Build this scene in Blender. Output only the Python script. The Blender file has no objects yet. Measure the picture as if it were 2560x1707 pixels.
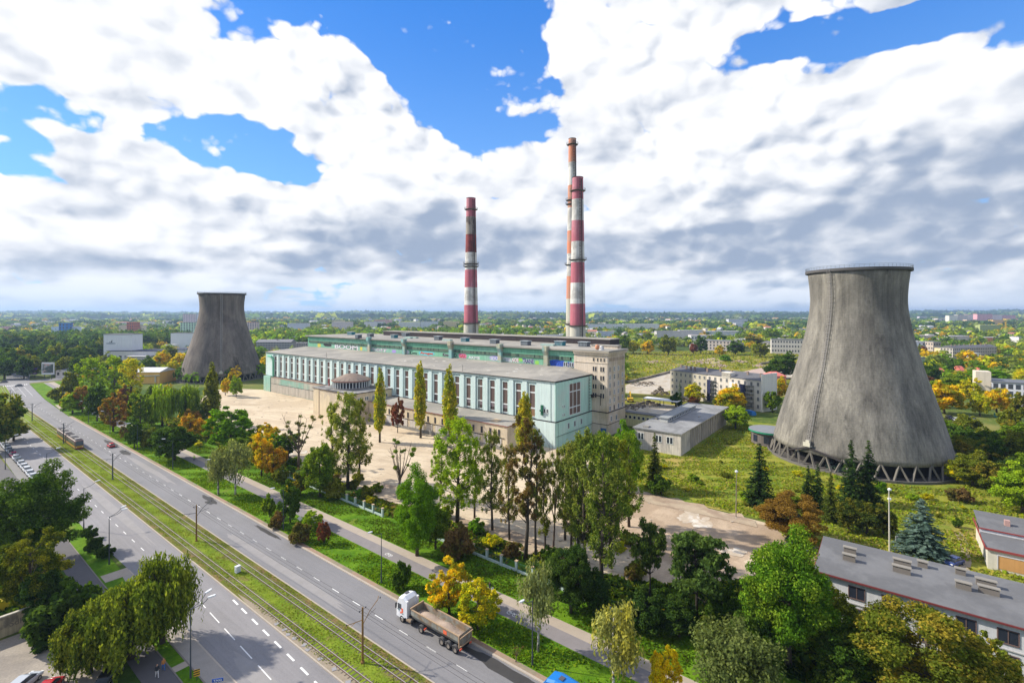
import bpy, bmesh, math, random
import numpy as np
from mathutils import Vector, Matrix

random.seed(7); RNG = np.random.default_rng(7)
SC = bpy.context.scene
COL = SC.collection
R = math.radians

# ------------------------------------------------------------------ camera
CAMH = 48.0
ANG = R(52.2)                      # the avenue runs along +Y, the camera looks 52.2 degrees to its right
SA, CA = math.sin(ANG), math.cos(ANG)
cam = bpy.data.cameras.new('camera'); camo = bpy.data.objects.new('camera', cam); COL.objects.link(camo)
camo.location = (0, 0, CAMH); camo.rotation_euler = (R(90), 0, -ANG)
cam.sensor_width = 36; cam.lens = 17.1; cam.shift_y = -0.0279; cam.clip_start = 0.5; cam.clip_end = 60000
SC.camera = camo
FP, HP, CP = 1217.0, 782.0, 1280.0

def G(px, py, z=0.0):
    """ground (or height z) point seen at photo pixel px,py"""
    Y = FP * (CAMH - z) / (py - HP); X = (px - CP) / FP * Y
    return Vector((CA * X + SA * Y, -SA * X + CA * Y, z))
def V(x, y, z=0.0): return G(x * 1.0884, y * 1.0884, z)
def dep(p): return SA * p[0] + CA * p[1]
def W(X, Y, z=0.0): return Vector((CA * X + SA * Y, -SA * X + CA * Y, z))   # camera-aligned metres -> world
def pix(p):
    Y = dep(p); X = CA * p[0] - SA * p[1]
    return CP + FP * X / Y, HP + FP * (CAMH - p[2]) / Y

# ------------------------------------------------------------------ light, sky, exposure
SUN_EL, SUN_AZV = 36.0, Vector((CA * -0.97 + SA * 0.22, SA * 0.97 + CA * 0.22, 0)).normalized()
sd = Vector((SUN_AZV.x * math.cos(R(SUN_EL)), SUN_AZV.y * math.cos(R(SUN_EL)), math.sin(R(SUN_EL))))
sun = bpy.data.lights.new('sun', 'SUN'); suno = bpy.data.objects.new('sun', sun); COL.objects.link(suno)
sun.energy = 4.3; sun.angle = R(1.2); sun.color = (1.0, 0.93, 0.80)
suno.rotation_euler = sd.to_track_quat('Z', 'Y').to_euler(); suno.location = (-200, 300, 400)
SC.view_settings.view_transform = 'Standard'; SC.view_settings.look = 'None'
SC.view_settings.exposure = 0.68; SC.view_settings.gamma = 1.0; SC.view_settings.use_curve_mapping = False
SC.cycles.max_bounces = 6; SC.cycles.diffuse_bounces = 3; SC.cycles.transparent_max_bounces = 6
SC.cycles.volume_bounces = 0; SC.cycles.caustics_reflective = False; SC.cycles.caustics_refractive = False

class NT:
    def __init__(s, tree): s.t = tree; s.n = tree.nodes; s.l = tree.links
    def node(s, typ, **kw):
        n = s.n.new(typ)
        for k, v in kw.items(): setattr(n, k, v)
        return n
    def put(s, sock, v):
        if isinstance(v, bpy.types.NodeSocket): s.l.new(v, sock)
        elif v is not None: sock.default_value = v
    def math(s, op, a, b=None, c=None, clamp=False):
        n = s.node('ShaderNodeMath', operation=op); n.use_clamp = clamp
        s.put(n.inputs[0], a)
        if b is not None: s.put(n.inputs[1], b)
        if c is not None: s.put(n.inputs[2], c)
        return n.outputs[0]
    def vec(s, op, a, b=None):
        n = s.node('ShaderNodeVectorMath', operation=op); s.put(n.inputs[0], a)
        if b is not None: s.put(n.inputs[1], b)
        return n.outputs['Value'] if op in ('LENGTH', 'DISTANCE', 'DOT_PRODUCT') else n.outputs['Vector']
    def noise(s, vec, scale, detail=4, rough=0.55, dist=0.0):
        n = s.node('ShaderNodeTexNoise'); s.put(n.inputs['Vector'], vec)
        n.inputs['Scale'].default_value = scale; n.inputs['Detail'].default_value = detail
        n.inputs['Roughness'].default_value = rough; n.inputs['Distortion'].default_value = dist
        return n.outputs['Fac']
    def ss(s, v, a, b, lo=0.0, hi=1.0):
        n = s.node('ShaderNodeMapRange', interpolation_type='SMOOTHSTEP'); s.put(n.inputs[0], v)
        for i, x in enumerate((a, b, lo, hi)): s.put(n.inputs[i + 1], x)
        return n.outputs[0]
    def mix(s, f, a, b, mode='MIX'):
        n = s.node('ShaderNodeMix', data_type='RGBA', blend_type=mode); s.put(n.inputs[0], f)
        def c(v): return tuple(v) + (1,) if isinstance(v, (tuple, list)) and len(v) == 3 else v
        s.put(n.inputs[6], c(a)); s.put(n.inputs[7], c(b)); return n.outputs[2]
    def mapping(s, vec, scale=(1, 1, 1), rot=(0, 0, 0), loc=(0, 0, 0)):
        n = s.node('ShaderNodeMapping'); s.put(n.inputs[0], vec)
        n.inputs['Scale'].default_value = scale; n.inputs['Rotation'].default_value = rot; n.inputs['Location'].default_value = loc
        return n.outputs[0]

world = bpy.data.worlds.new('World'); SC.world = world; world.use_nodes = True; world.cycles.sampling_method = 'MANUAL'; world.cycles.sample_map_resolution = 256
wn = NT(world.node_tree); wn.n.clear()
sky = wn.node('ShaderNodeTexSky', sky_type='NISHITA'); sky.sun_disc = False
sky.sun_elevation = R(SUN_EL); sky.sun_rotation = math.atan2(SUN_AZV.x, SUN_AZV.y)
sky.air_density = 1.0; sky.dust_density = 0.6; sky.ozone_density = 3.0
tc = wn.node('ShaderNodeTexCoord')
# direction turned so that +Y is the view azimuth: clouds are laid out round the horizon in real directions
d = wn.mapping(tc.outputs['Generated'], rot=(0, 0, ANG))
sep = wn.node('ShaderNodeSeparateXYZ'); wn.put(sep.inputs[0], d)
zc = wn.math('MAXIMUM', sep.outputs[2], 0.0)
# cloud layer coordinates: flattened towards the horizon like a deck of cumulus seen from below
k = wn.math('DIVIDE', 1.0, wn.math('ADD', zc, 0.16))
comb = wn.node('ShaderNodeCombineXYZ')
wn.put(comb.inputs[0], wn.math('MULTIPLY', sep.outputs[0], k)); wn.put(comb.inputs[1], wn.math('MULTIPLY', sep.outputs[1], k))
wn.put(comb.inputs[2], wn.math('MULTIPLY', zc, 1.5))
layer = comb.outputs[0]
dzc = wn.node('ShaderNodeCombineXYZ'); wn.put(dzc.inputs[0], sep.outputs[0]); wn.put(dzc.inputs[1], sep.outputs[1])
wn.put(dzc.inputs[2], wn.math('ADD', wn.math('MULTIPLY', sep.outputs[2], 1.2), wn.math('MULTIPLY', wn.math('LOGARITHM', wn.math('ADD', zc, 0.045), 2.718), 0.09)))   # cloud decks flatten towards the horizon
dz = dzc.outputs[0]
def blob(x, y, rx, ry, amt, rot=0.0):
    """soft elliptical patch round a real direction (rot: degrees, clockwise tilt), fading out behind"""
    X, Z = (x - 1176) / 1118.0, (718.5 - y) / 1118.0; L = math.sqrt(1 + X * X + Z * Z)
    c = Vector((X, 1, Z)) / L; r = Vector((0, 0, 1)).cross(c).normalized() * -1; u = r.cross(c).normalized()
    if u.z < 0: u = -u
    if r.x < 0: r = -r
    q = R(rot); a_ = (r * math.cos(q) - u * math.sin(q)) * (1118 / rx); b_ = (r * math.sin(q) + u * math.cos(q)) * (1118 / ry)
    m = wn.vec('SUBTRACT', d, tuple(c)); p_ = wn.vec('DOT_PRODUCT', m, tuple(a_)); q_ = wn.vec('DOT_PRODUCT', m, tuple(b_))
    w_ = wn.math('MULTIPLY_ADD', p_, p_, wn.math('MULTIPLY_ADD', q_, q_, wn.math('MULTIPLY', wn.math('LESS_THAN', wn.vec('DOT_PRODUCT', d, tuple(c)), 0.2), 9.0)))
    return wn.ss(w_, 0.15, 2.1, amt, 0.0)
def total(bl):
    acc = None
    for b in bl:
        o = blob(*b); acc = o if acc is None else wn.math('ADD', acc, o)
    return acc
HOLES = [(1090, 120, 150, 150, -0.95), (1170, 245, 120, 95, -0.85, -25), (800, 20, 260, 70, -0.9, 18), (960, 170, 120, 60, -0.5, 50), (490, -5, 110, 70, -0.8), (165, 190, 50, 120, -0.35, 20),
         (50, 255, 130, 36, -0.85, 8), (190, 265, 90, 30, -0.55, 10), (420, 300, 200, 56, -0.85, 16), (640, 350, 120, 50, -0.85, 20), (500, 340, 110, 40, -0.4), (10, 340, 60, 34, -0.6), (60, 400, 90, 16, -0.4, 15),
         (1760, 95, 170, 38, -1.1, -18), (2010, 70, 140, 32, -0.9, 8), (2210, 75, 210, 48, -1.2, 5), (2370, 150, 80, 60, -0.9), (1500, 235, 22, 16, -0.6), (1410, 195, 26, 16, -0.6), (2040, 350, 36, 22, -0.35),
         (1480, 665, 190, 14, -0.5), (1700, 650, 90, 20, -0.3), (440, 575, 40, 30, -0.4), (30, 520, 60, 20, -0.4), (1290, 270, 60, 70, -0.5, 20)]
SOLID = [(560, 120, 160, 90, 0.5, 20), (330, 120, 110, 150, 0.55), (80, 100, 120, 130, 0.6), (760, 190, 170, 100, 0.6, 35), (900, 290, 130, 90, 0.5, 35), (1150, 430, 260, 100, 0.7), (1430, 330, 170, 160, 0.7), (1900, 230, 300, 130, 0.85), (2230, 230, 200, 120, 0.8),
         (1400, 60, 140, 120, 0.75), (1540, 130, 150, 90, 0.6), (1750, 10, 300, 40, 0.5), (300, 480, 420, 110, 0.6), (1800, 480, 700, 130, 0.9), (210, 300, 150, 42, 0.55, 25), (420, 400, 120, 40, 0.3, 20), (480, 220, 170, 45, 0.4, 15), (800, 400, 200, 70, 0.5), (800, 570, 600, 60, 0.4), (1650, 665, 60, 34, 0.5), (1780, 665, 70, 30, 0.5), (500, 665, 900, 40, 0.22), (2000, 640, 500, 40, 0.35)]
bias = wn.math('MAXIMUM', wn.math('MINIMUM', wn.math('ADD', total(HOLES), total(SOLID)), 0.58), -0.66)
wob = wn.node('ShaderNodeTexNoise'); wn.put(wob.inputs['Vector'], dz); wob.inputs['Scale'].default_value = 6; wob.inputs['Detail'].default_value = 5; wob.inputs['Roughness'].default_value = 0.55
dw = wn.vec('ADD', dz, wn.vec('MULTIPLY', wn.vec('SUBTRACT', wob.outputs['Color'], (0.5, 0.5, 0.5)), (0.075, 0.075, 0.065)))
def puffs(v, sc, sm=0.3):
    n = wn.node('ShaderNodeTexVoronoi', feature='F1'); wn.put(n.inputs['Vector'], v); n.inputs['Scale'].default_value = sc
    return wn.math('SUBTRACT', 0.5, n.outputs['Distance'])
def density(v, full=True):
    a = wn.math('MULTIPLY', wn.math('SUBTRACT', wn.noise(v, 3.4, 9 if full else 5, 0.55), 0.5), 3.0)
    a = wn.math('ADD', a, wn.math('MULTIPLY', puffs(v, 8.0), 0.60)); a = wn.math('ADD', a, wn.math('MULTIPLY', puffs(v, 19.0), 0.60))
    return wn.math('ADD', a, wn.math('MULTIPLY', puffs(v, 44.0), 0.40)) if full else a
d1 = density(dw); n2 = wn.noise(layer, 1.3, 6, 0.55)
dens = wn.math('ADD', d1, wn.math('ADD', wn.math('MULTIPLY', wn.math('SUBTRACT', n2, 0.5), 0.5), wn.math('ADD', bias, 0.13)))
cover = wn.ss(dens, -0.15, 0.12)
# self shading: density sampled a little further towards the sun
dsun = wn.vec('ADD', dw, wn.vec('MULTIPLY', (-0.60, 0.05, 0.80), (0.055, 0.055, 0.055)))
relief = wn.math('SUBTRACT', density(dw, False), density(dsun, False))
GREY = [(1120, 560, 330, 50, 0.75, 3), (2150, 540, 420, 60, 0.85), (1650, 570, 480, 40, 0.6), (600, 600, 420, 24, 0.38), (2050, 390, 300, 90, 0.22), (2290, 430, 200, 80, 0.30), (1500, 480, 240, 50, 0.12), 
        (2100, 10, 220, 26, 0.30), (960, 520, 140, 50, 0.30), (620, 500, 240, 40, 0.12), (2250, 640, 260, 16, 0.3), (250, 612, 260, 16, 0.22)]
grey = wn.math('MINIMUM', total(GREY), 0.72)
n3 = wn.noise(wn.mapping(dw, scale=(1, 1, 1.7)), 4.2, 7, 0.55)
g = wn.math('ADD', grey, wn.math('MULTIPLY', wn.math('SUBTRACT', n3, 0.5), 1.35))
g = wn.math('ADD', g, wn.math('MULTIPLY', relief, -0.72))
# fine billows: small lumps lit from the upper left
def lumps(v): return wn.math('ADD', wn.math('MULTIPLY', puffs(v, 11.0), 1.0), wn.math('MULTIPLY', puffs(v, 27.0), 0.55))
dl = wn.vec('ADD', dw, (-0.016, 0.0, 0.022))
lump = wn.math('MULTIPLY', wn.math('SUBTRACT', lumps(dw), lumps(dl)), -1.15)
lump = wn.math('MULTIPLY', lump, wn.ss(wn.noise(dz, 2.2, 3), 0.38, 0.62, 0.25, 1.0))
g = wn.math('ADD', g, wn.math('ADD', lump, wn.math('MULTIPLY', wn.math('SUBTRACT', wn.noise(dw, 17.0, 6, 0.62), 0.5), 0.42)))
g = wn.ss(g, -0.32, 1.05)
cl = wn.mix(g, (0.98, 0.985, 1.00), (0.33, 0.405, 0.54))
# blue sky from the sky texture; pale bands low down
skc = wn.mix(1.0, sky.outputs[0], (0.055, 0.125, 0.20), 'MULTIPLY')
azure = wn.mix(wn.ss(zc, 0.05, 0.6), (0.30, 0.58, 0.98), (0.045, 0.24, 0.78))
skc = wn.mix(0.65, skc, azure)
col = wn.mix(cover, skc, cl)
low = wn.ss(wn.math('ADD', zc, wn.math('MULTIPLY', wn.math('SUBTRACT', wn.noise(wn.mapping(d, scale=(1, 1, 9)), 3.0, 5), 0.5), 0.05)), 0.0, 0.10, 1.0, 0.0)
col = wn.mix(wn.math('MULTIPLY', low, 0.50), col, (0.60, 0.73, 0.90))
bg = wn.node('ShaderNodeBackground'); wn.put(bg.inputs[0], col); bg.inputs[1].default_value = 0.70
wo = wn.node('ShaderNodeOutputWorld'); wn.l.new(bg.outputs[0], wo.inputs[0])

# ------------------------------------------------------------------ tags
def tag(o, label=None, cat=None, group=None, kind=None):
    if label: o['label'] = label
    if cat: o['category'] = cat
    if group: o['group'] = group
    if kind: o['kind'] = kind
    return o
def empty(name, loc=(0, 0, 0), rz=0.0, label=None, cat=None, group=None):
    o = bpy.data.objects.new(name, None); COL.objects.link(o); o.empty_display_size = 0.5
    o.location = loc; o.rotation_euler = (0, 0, rz); return tag(o, label, cat, group)
def copy_tree(o, parent=None):
    c = o.copy(); COL.objects.link(c); c.parent = parent
    for ch in list(o.children): copy_tree(ch, c)
    return c
def link_mesh(name, me, parent=None, loc=(0, 0, 0), rz=0.0, kind=None, sc=None):
    o = bpy.data.objects.new(name, me); COL.objects.link(o); o.parent = parent
    o.location = loc; o.rotation_euler = (0, 0, rz)
    if sc: o.scale = sc
    if kind: o['kind'] = kind
    return o

# ------------------------------------------------------------------ mesh builder
class MB:
    def __init__(s): s.v = []; s.f = []; s.m = []; s.M = None
    def add(s, vs, fs, m=0):
        b = len(s.v)
        for p in vs: s.v.append(tuple(s.M @ Vector(p)) if s.M else tuple(p))
        for f in fs: s.f.append(tuple(b + i for i in f)); s.m.append(m)
        return s
    def box(s, x0, x1, y0, y1, z0, z1, m=0):
        vs = [(x, y, z) for z in (z0, z1) for y in (y0, y1) for x in (x0, x1)]
        return s.add(vs, [(0, 2, 3, 1), (4, 5, 7, 6), (0, 1, 5, 4), (2, 6, 7, 3), (0, 4, 6, 2), (1, 3, 7, 5)], m)
    def quad(s, a, b, c, d, m=0): return s.add([a, b, c, d], [(0, 1, 2, 3)], m)
    def prism(s, poly, z0, z1, m=0, mt=None):
        n = len(poly); vs = [(p[0], p[1], z0) for p in poly] + [(p[0], p[1], z1) for p in poly]
        b = len(s.v); s.add(vs, [(i, (i + 1) % n, n + (i + 1) % n, n + i) for i in range(n)], m)
        s.f.append(tuple(b + i for i in reversed(range(n)))); s.m.append(m)
        s.f.append(tuple(b + n + i for i in range(n))); s.m.append(m if mt is None else mt); return s
    def tube(s, pts, rad, n=6, m=0, cap=True):
        if not hasattr(rad, '__len__'): rad = [rad] * len(pts)
        pts = [Vector(p) for p in pts]; vs = []; fs = []
        for i, p in enumerate(pts):
            t = (pts[min(i + 1, len(pts) - 1)] - pts[max(i - 1, 0)]).normalized()
            a = t.cross(Vector((0, 0, 1)) if abs(t.z) < 0.9 else Vector((1, 0, 0))).normalized(); b = t.cross(a)
            for j in range(n):
                w = 2 * math.pi * j / n; vs.append(p + (a * math.cos(w) + b * math.sin(w)) * rad[i])
        for i in range(len(pts) - 1):
            for j in range(n):
                k = (j + 1) % n; fs.append((i * n + j, i * n + k, (i + 1) * n + k, (i + 1) * n + j))
        if cap: fs += [tuple(reversed(range(n))), tuple((len(pts) - 1) * n + j for j in range(n))]
        return s.add(vs, fs, m)
    def lathe(s, prof, n=32, c=(0, 0), m=0, close=False, a0=0.0, a1=2 * math.pi):
        full = abs(a1 - a0 - 2 * math.pi) < 1e-6; k = n if full else n + 1
        vs = []; fs = []
        for r, z in prof:
            for j in range(k):
                w = a0 + (a1 - a0) * j / n; vs.append((c[0] + r * math.cos(w), c[1] + r * math.sin(w), z))
        L = len(prof)
        for i in range(L if close else L - 1):
            i2 = (i + 1) % L
            for j in range(n):
                j2 = (j + 1) % k; fs.append((i * k + j, i * k + j2, i2 * k + j2, i2 * k + j))
        return s.add(vs, fs, m)
    def beam(s, a, b, w, h=None, m=0):
        a = Vector(a); b = Vector(b); h = h or w; t = (b - a).normalized()
        u = t.cross(Vector((0, 0, 1)) if abs(t.z) < 0.95 else Vector((1, 0, 0))).normalized(); q = u.cross(t)
        vs = [p + u * (sx * w / 2) + q * (sy * h / 2) for p in (a, b) for sy in (-1, 1) for sx in (-1, 1)]
        return s.add(vs, [(0, 2, 3, 1), (4, 5, 7, 6), (0, 1, 5, 4), (2, 6, 7, 3), (0, 4, 6, 2), (1, 3, 7, 5)], m)
    def mesh(s, name, mats, smooth=False):
        me = bpy.data.meshes.new(name); me.from_pydata(s.v, [], s.f)
        for m in (mats if isinstance(mats, (list, tuple)) else [mats]): me.materials.append(m)
        me.polygons.foreach_set('material_index', s.m)
        if smooth: me.polygons.foreach_set('use_smooth', [True] * len(s.f))
        me.update(); return me
    def build(s, name, mats, parent=None, smooth=False, kind=None, loc=(0, 0, 0), rz=0.0):
        return link_mesh(name, s.mesh(name, mats, smooth), parent, loc, rz, kind)

def bevel(me, w, seg=2):
    bm = bmesh.new(); bm.from_mesh(me)
    bmesh.ops.bevel(bm, geom=[e for e in bm.edges if e.is_manifold and e.calc_face_angle(0) > 0.5], offset=w, segments=seg, affect='EDGES', profile=0.5)
    bm.to_mesh(me); bm.free(); return me

# ------------------------------------------------------------------ materials
def new_mat(name):
    m = bpy.data.materials.new(name); m.use_nodes = True; t = NT(m.node_tree); t.n.clear()
    out = t.node('ShaderNodeOutputMaterial'); b = t.node('ShaderNodeBsdfPrincipled'); t.l.new(b.outputs[0], out.inputs[0])
    return m, t, b, out
_MC = {}
def mat(name, c, rough=0.85, var=0.18, scale=0.6, fine=0.1, c2=None, streak=0.0, metal=0.0, bump=0.0, c2amt=0.5, c2scale=0.12, spec=0.3, world=False):
    """painted / mineral surface: broad mottling, fine grain, optional second colour patches, vertical rain streaks"""
    if name in _MC: return _MC[name]
    m, t, b, out = new_mat(name)
    tcn = t.node('ShaderNodeTexCoord'); geo = t.node('ShaderNodeNewGeometry')
    P = geo.outputs['Position'] if world else tcn.outputs['Object']
    a = t.noise(P, scale, 5, 0.6); f = t.noise(P, scale * 14, 3, 0.6)
    col = c
    if c2 is not None: col = t.mix(t.ss(t.noise(P, c2scale, 6, 0.62, 0.4), 0.62 - c2amt * 0.35, 0.72 - c2amt * 0.25), c, c2)
    v = t.math('MULTIPLY_ADD', t.math('SUBTRACT', a, 0.5), 2 * var, 1.0)
    v = t.math('ADD', v, t.math('MULTIPLY', t.math('SUBTRACT', f, 0.5), 2 * fine))
    if streak:
        st = t.noise(t.mapping(P, scale=(1.1, 1.1, 0.05)), 1.6, 6, 0.7)
        v = t.math('MULTIPLY', v, t.ss(st, 0.35, 0.62, 1.0 - streak, 1.0))
    vc = t.node('ShaderNodeCombineColor')
    for i in range(3): t.put(vc.inputs[i], v)
    t.put(b.inputs['Base Color'], t.mix(1.0, col, vc.outputs[0], 'MULTIPLY'))
    b.inputs['Roughness'].default_value = rough; b.inputs['Metallic'].default_value = metal
    b.inputs['Specular IOR Level'].default_value = spec
    if bump:
        bn = t.node('ShaderNodeBump'); bn.inputs['Distance'].default_value = bump; t.put(bn.inputs['Height'], f); t.l.new(bn.outputs[0], b.inputs['Normal'])
    _MC[name] = m; return m
def plain(name, c, rough=0.5, metal=0.0, emit=0.0, spec=0.5):
    if name in _MC: return _MC[name]
    m, t, b, out = new_mat(name)
    b.inputs['Base Color'].default_value = (*c, 1); b.inputs['Roughness'].default_value = rough; b.inputs['Metallic'].default_value = metal
    b.inputs['Specular IOR Level'].default_value = spec
    _MC[name] = m; return m
def foliage_mat(name, use_face_colour=False):
    m, t, b, out = new_mat(name); t.n.remove(b)
    tcn = t.node('ShaderNodeTexCoord')
    sh = t.node('ShaderNodeAttribute', attribute_name='shade')
    if use_face_colour:
        c = t.node('ShaderNodeAttribute', attribute_name='col').outputs['Color']
    else:
        oi = t.node('ShaderNodeObjectInfo'); ac = t.node('ShaderNodeAttribute', attribute_type='OBJECT', attribute_name='accent')
        nz = t.noise(t.vec('ADD', tcn.outputs['Object'], t.vec('MULTIPLY', oi.outputs['Location'], (0.37, 0.37, 0))), 0.30, 3, 0.6)
        fac = t.ss(t.math('ADD', nz, t.math('MULTIPLY', t.math('SUBTRACT', sh.outputs['Fac'], 0.5), 0.22)), 0.44, 0.62)
        c = t.mix(fac, oi.outputs['Color'], ac.outputs['Color'])
    v = t.math('MULTIPLY_ADD', sh.outputs['Fac'], 0.8, 0.62)
    vc = t.node('ShaderNodeCombineColor')
    for i in range(3): t.put(vc.inputs[i], v)
    c = t.mix(1.0, c, vc.outputs[0], 'MULTIPLY')
    di = t.node('ShaderNodeBsdfDiffuse'); tr = t.node('ShaderNodeBsdfTranslucent'); mx = t.node('ShaderNodeMixShader')
    t.put(di.inputs[0], c); t.put(tr.inputs[0], t.mix(1.0, c, (1.45, 1.40, 0.7), 'MULTIPLY')); mx.inputs[0].default_value = 0.40
    t.l.new(di.outputs[0], mx.inputs[1]); t.l.new(tr.outputs[0], mx.inputs[2]); t.l.new(mx.outputs[0], out.inputs[0])
    return m

def sheet(name, poly, z, m, kind='structure', thick=0.0, parent=None):
    b = MB()
    if thick: b.prism([(p[0], p[1]) for p in poly], z - thick, z)
    else: b.add([(p[0], p[1], z) for p in poly], [tuple(range(len(poly)))])
    o = b.build(name, m, parent); 
    if kind: o['kind'] = kind
    return o
def area(poly):
    return sum(poly[i][0] * poly[(i + 1) % len(poly)][1] - poly[(i + 1) % len(poly)][0] * poly[i][1] for i in range(len(poly))) / 2
def ccw(poly): return list(poly) if area(poly) > 0 else list(reversed(poly))
# ------------------------------------------------------------------ ground
def ground_mat():
    m, t, b, out = new_mat('terrain_cover')
    P = t.node('ShaderNodeNewGeometry').outputs['Position']
    far = t.ss(t.vec('LENGTH', P), 250, 900)
    a = t.noise(P, 0.012, 6, 0.6); c = t.noise(P, 0.0022, 4, 0.6); e = t.noise(P, 0.35, 5, 0.65)
    near = t.mix(t.ss(e, 0.42, 0.62), (0.060, 0.105, 0.016), (0.125, 0.150, 0.030))
    near = t.mix(t.ss(a, 0.50, 0.66), near, (0.20, 0.185, 0.055))
    farc = t.mix(t.ss(a, 0.45, 0.62), (0.040, 0.070, 0.016), (0.150, 0.165, 0.040))
    farc = t.mix(t.ss(c, 0.60, 0.70), farc, (0.26, 0.235, 0.10))
    t.put(b.inputs['Base Color'], t.mix(far, near, farc)); b.inputs['Roughness'].default_value = 0.95
    b.inputs['Specular IOR Level'].default_value = 0.1
    return m
# one terrain sheet, flat in the valley, rolling up to low wooded hills at the horizon
nr, na = 60, 160
rad = [0.0] + [40 * (21000 / 40.0) ** (i / (nr - 1)) for i in range(nr)]
def hill_h(x, y):
    r = math.hypot(x, y)
    if r < 2200: return 0.0
    f = min(1.0, (r - 2200) / 6000.0)
    n = math.sin(x * 0.00071 + 1.3) * math.cos(y * 0.00053 + 0.4) + 0.5 * math.sin(x * 0.0017 + y * 0.0011) + 0.3 * math.sin(y * 0.0029 - x * 0.0021)
    return f * f * (18 + 22 * n) + (f * 12 if x < 0 else 0)
vs = [(0, 0, -0.06)]; fs = []
for i in range(1, len(rad)):
    for j in range(na):
        w = 2 * math.pi * j / na; x, y = rad[i] * math.cos(w), rad[i] * math.sin(w)
        vs.append((x, y, -0.06 + max(-3.0, hill_h(x, y))))
for j in range(na): fs.append((0, 1 + j, 1 + (j + 1) % na))
for i in range(1, len(rad) - 1):
    for j in range(na):
        a = 1 + (i - 1) * na; fs.append((a + j, a + na + j, a + na + (j + 1) % na, a + (j + 1) % na))
gm = MB(); gm.add(vs, fs); gm.build('ground', ground_mat(), smooth=True, kind='structure')

# ---- the avenue
asph = mat('asphalt', (0.22, 0.21, 0.21), 0.85, 0.10, 0.25, 0.10, (0.185, 0.178, 0.175), c2amt=0.55, c2scale=0.10, world=True, spec=0.25)
def road_mat(name, c, streaks=0.16):
    m, t, b, out = new_mat(name)
    P = t.node('ShaderNodeNewGeometry').outputs['Position']
    lanes = t.noise(t.mapping(P, scale=(1.0, 0.012, 1.0)), 1.3, 3, 0.6)      # tyre-polished bands along the lanes
    patch = t.noise(P, 0.06, 5, 0.6); fine = t.noise(P, 4.0, 3, 0.7)
    crack = t.noise(t.mapping(P, scale=(1.0, 0.25, 1)), 0.55, 8, 0.75, 1.5)
    v = t.math('MULTIPLY_ADD', t.math('SUBTRACT', lanes, 0.5), 2 * streaks, 1.0)
    v = t.math('ADD', v, t.math('MULTIPLY', t.math('SUBTRACT', patch, 0.5), 0.5))
    v = t.math('ADD', v, t.math('MULTIPLY', t.math('SUBTRACT', fine, 0.5), 0.35))
    v = t.math('MULTIPLY', v, t.ss(t.math('ABSOLUTE', t.math('SUBTRACT', crack, 0.5)), 0.0, 0.012, 0.82, 1.0))
    vc = t.node('ShaderNodeCombineColor')
    for i in range(3): t.put(vc.inputs[i], v)
    t.put(b.inputs['Base Color'], t.mix(1.0, c, vc.outputs[0], 'MULTIPLY')); b.inputs['Roughness'].default_value = 0.75
    b.inputs['Specular IOR Level'].default_value = 0.35
    return m
asphR = road_mat('carriageway_asphalt', (0.190, 0.184, 0.190)); asphL = road_mat('old_asphalt', (0.215, 0.204, 0.208), 0.2)
Y0, Y1 = -120.0, 700.0
def strip(xa, xb, ys=(Y0, 380, 460, 700), da=(0, 0, 4.5, 30), db=None):
    db = db or da
    return [(xa + d, y) for y, d in zip(ys, da)][::1] + [(xb + d, y) for y, d in reversed(list(zip(ys, db)))]
bendL, bendR = (0, 0, 4.5, 32), (0, 2.5, 7.5, 38)
def kerbed(name, poly, z, m): return sheet(name, ccw(poly), z, m, thick=z + 0.05)
sheet('road', ccw([(43.7, Y0), (43.7, 380), (48.5, 460), (76, 700), (92, 700), (59.7, 458), (54.3, 370), (52.2, 300), (52.2, Y0)]), 0.0, asphR)
sheet('road', ccw([(28.0, Y0), (28.0, 112), (27.2, 142), (27.6, 320), (27.6, 400), (31, 460), (58, 700), (70, 700), (41.5, 460), (36.4, 380), (36.3, Y0)]), 0.0, asphL)
sheet('road', ccw([(-60, 462), (-60, 476), (95, 486), (170, 520), (172, 505), (98, 472), (52, 463)]), 0.006, asph)
sheet('parking_bay', ccw([(23.2, 176), (27.6, 172), (27.6, 290), (24.6, 286)]), 0.004, mat('bay_paving', (0.20, 0.19, 0.18), world=True))

def grass_mat(name, c1, c2, c3=None, s=0.22, dry=0.5, fine=0.5):
    m, t, b, out = new_mat(name)
    P = t.node('ShaderNodeNewGeometry').outputs['Position']
    a = t.noise(P, s, 6, 0.65, 0.3); e = t.noise(P, 2.6, 5, 0.7); bl = t.noise(t.mapping(P, scale=(1, 1, 0.3)), 9.0, 3, 0.8)
    c = t.mix(t.ss(a, 0.40, 0.60), c1, c2)
    if c3: c = t.mix(t.ss(t.noise(P, s * 0.45, 6, 0.62, 0.6), dry, dry + 0.12), c, c3)
    v = t.math('ADD', t.math('MULTIPLY_ADD', t.math('SUBTRACT', e, 0.5), fine * 2, 1.0), t.math('MULTIPLY', t.math('SUBTRACT', bl, 0.5), fine * 1.6))
    vc = t.node('ShaderNodeCombineColor')
    for i in range(3): t.put(vc.inputs[i], v)
    t.put(b.inputs['Base Color'], t.mix(1.0, c, vc.outputs[0], 'MULTIPLY')); b.inputs['Roughness'].default_value = 0.95
    b.inputs['Specular IOR Level'].default_value = 0.08
    bn = t.node('ShaderNodeBump'); bn.inputs['Distance'].default_value = 0.12; t.put(bn.inputs['Height'], e); t.l.new(bn.outputs[0], b.inputs['Normal'])
    return m
g_verge = grass_mat('verge_grass', (0.065, 0.150, 0.006), (0.115, 0.215, 0.010), (0.16, 0.19, 0.03), dry=0.60)
g_tram = grass_mat('tram_grass', (0.125, 0.185, 0.014), (0.180, 0.235, 0.022), (0.185, 0.160, 0.050), s=0.30, dry=0.56)
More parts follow.
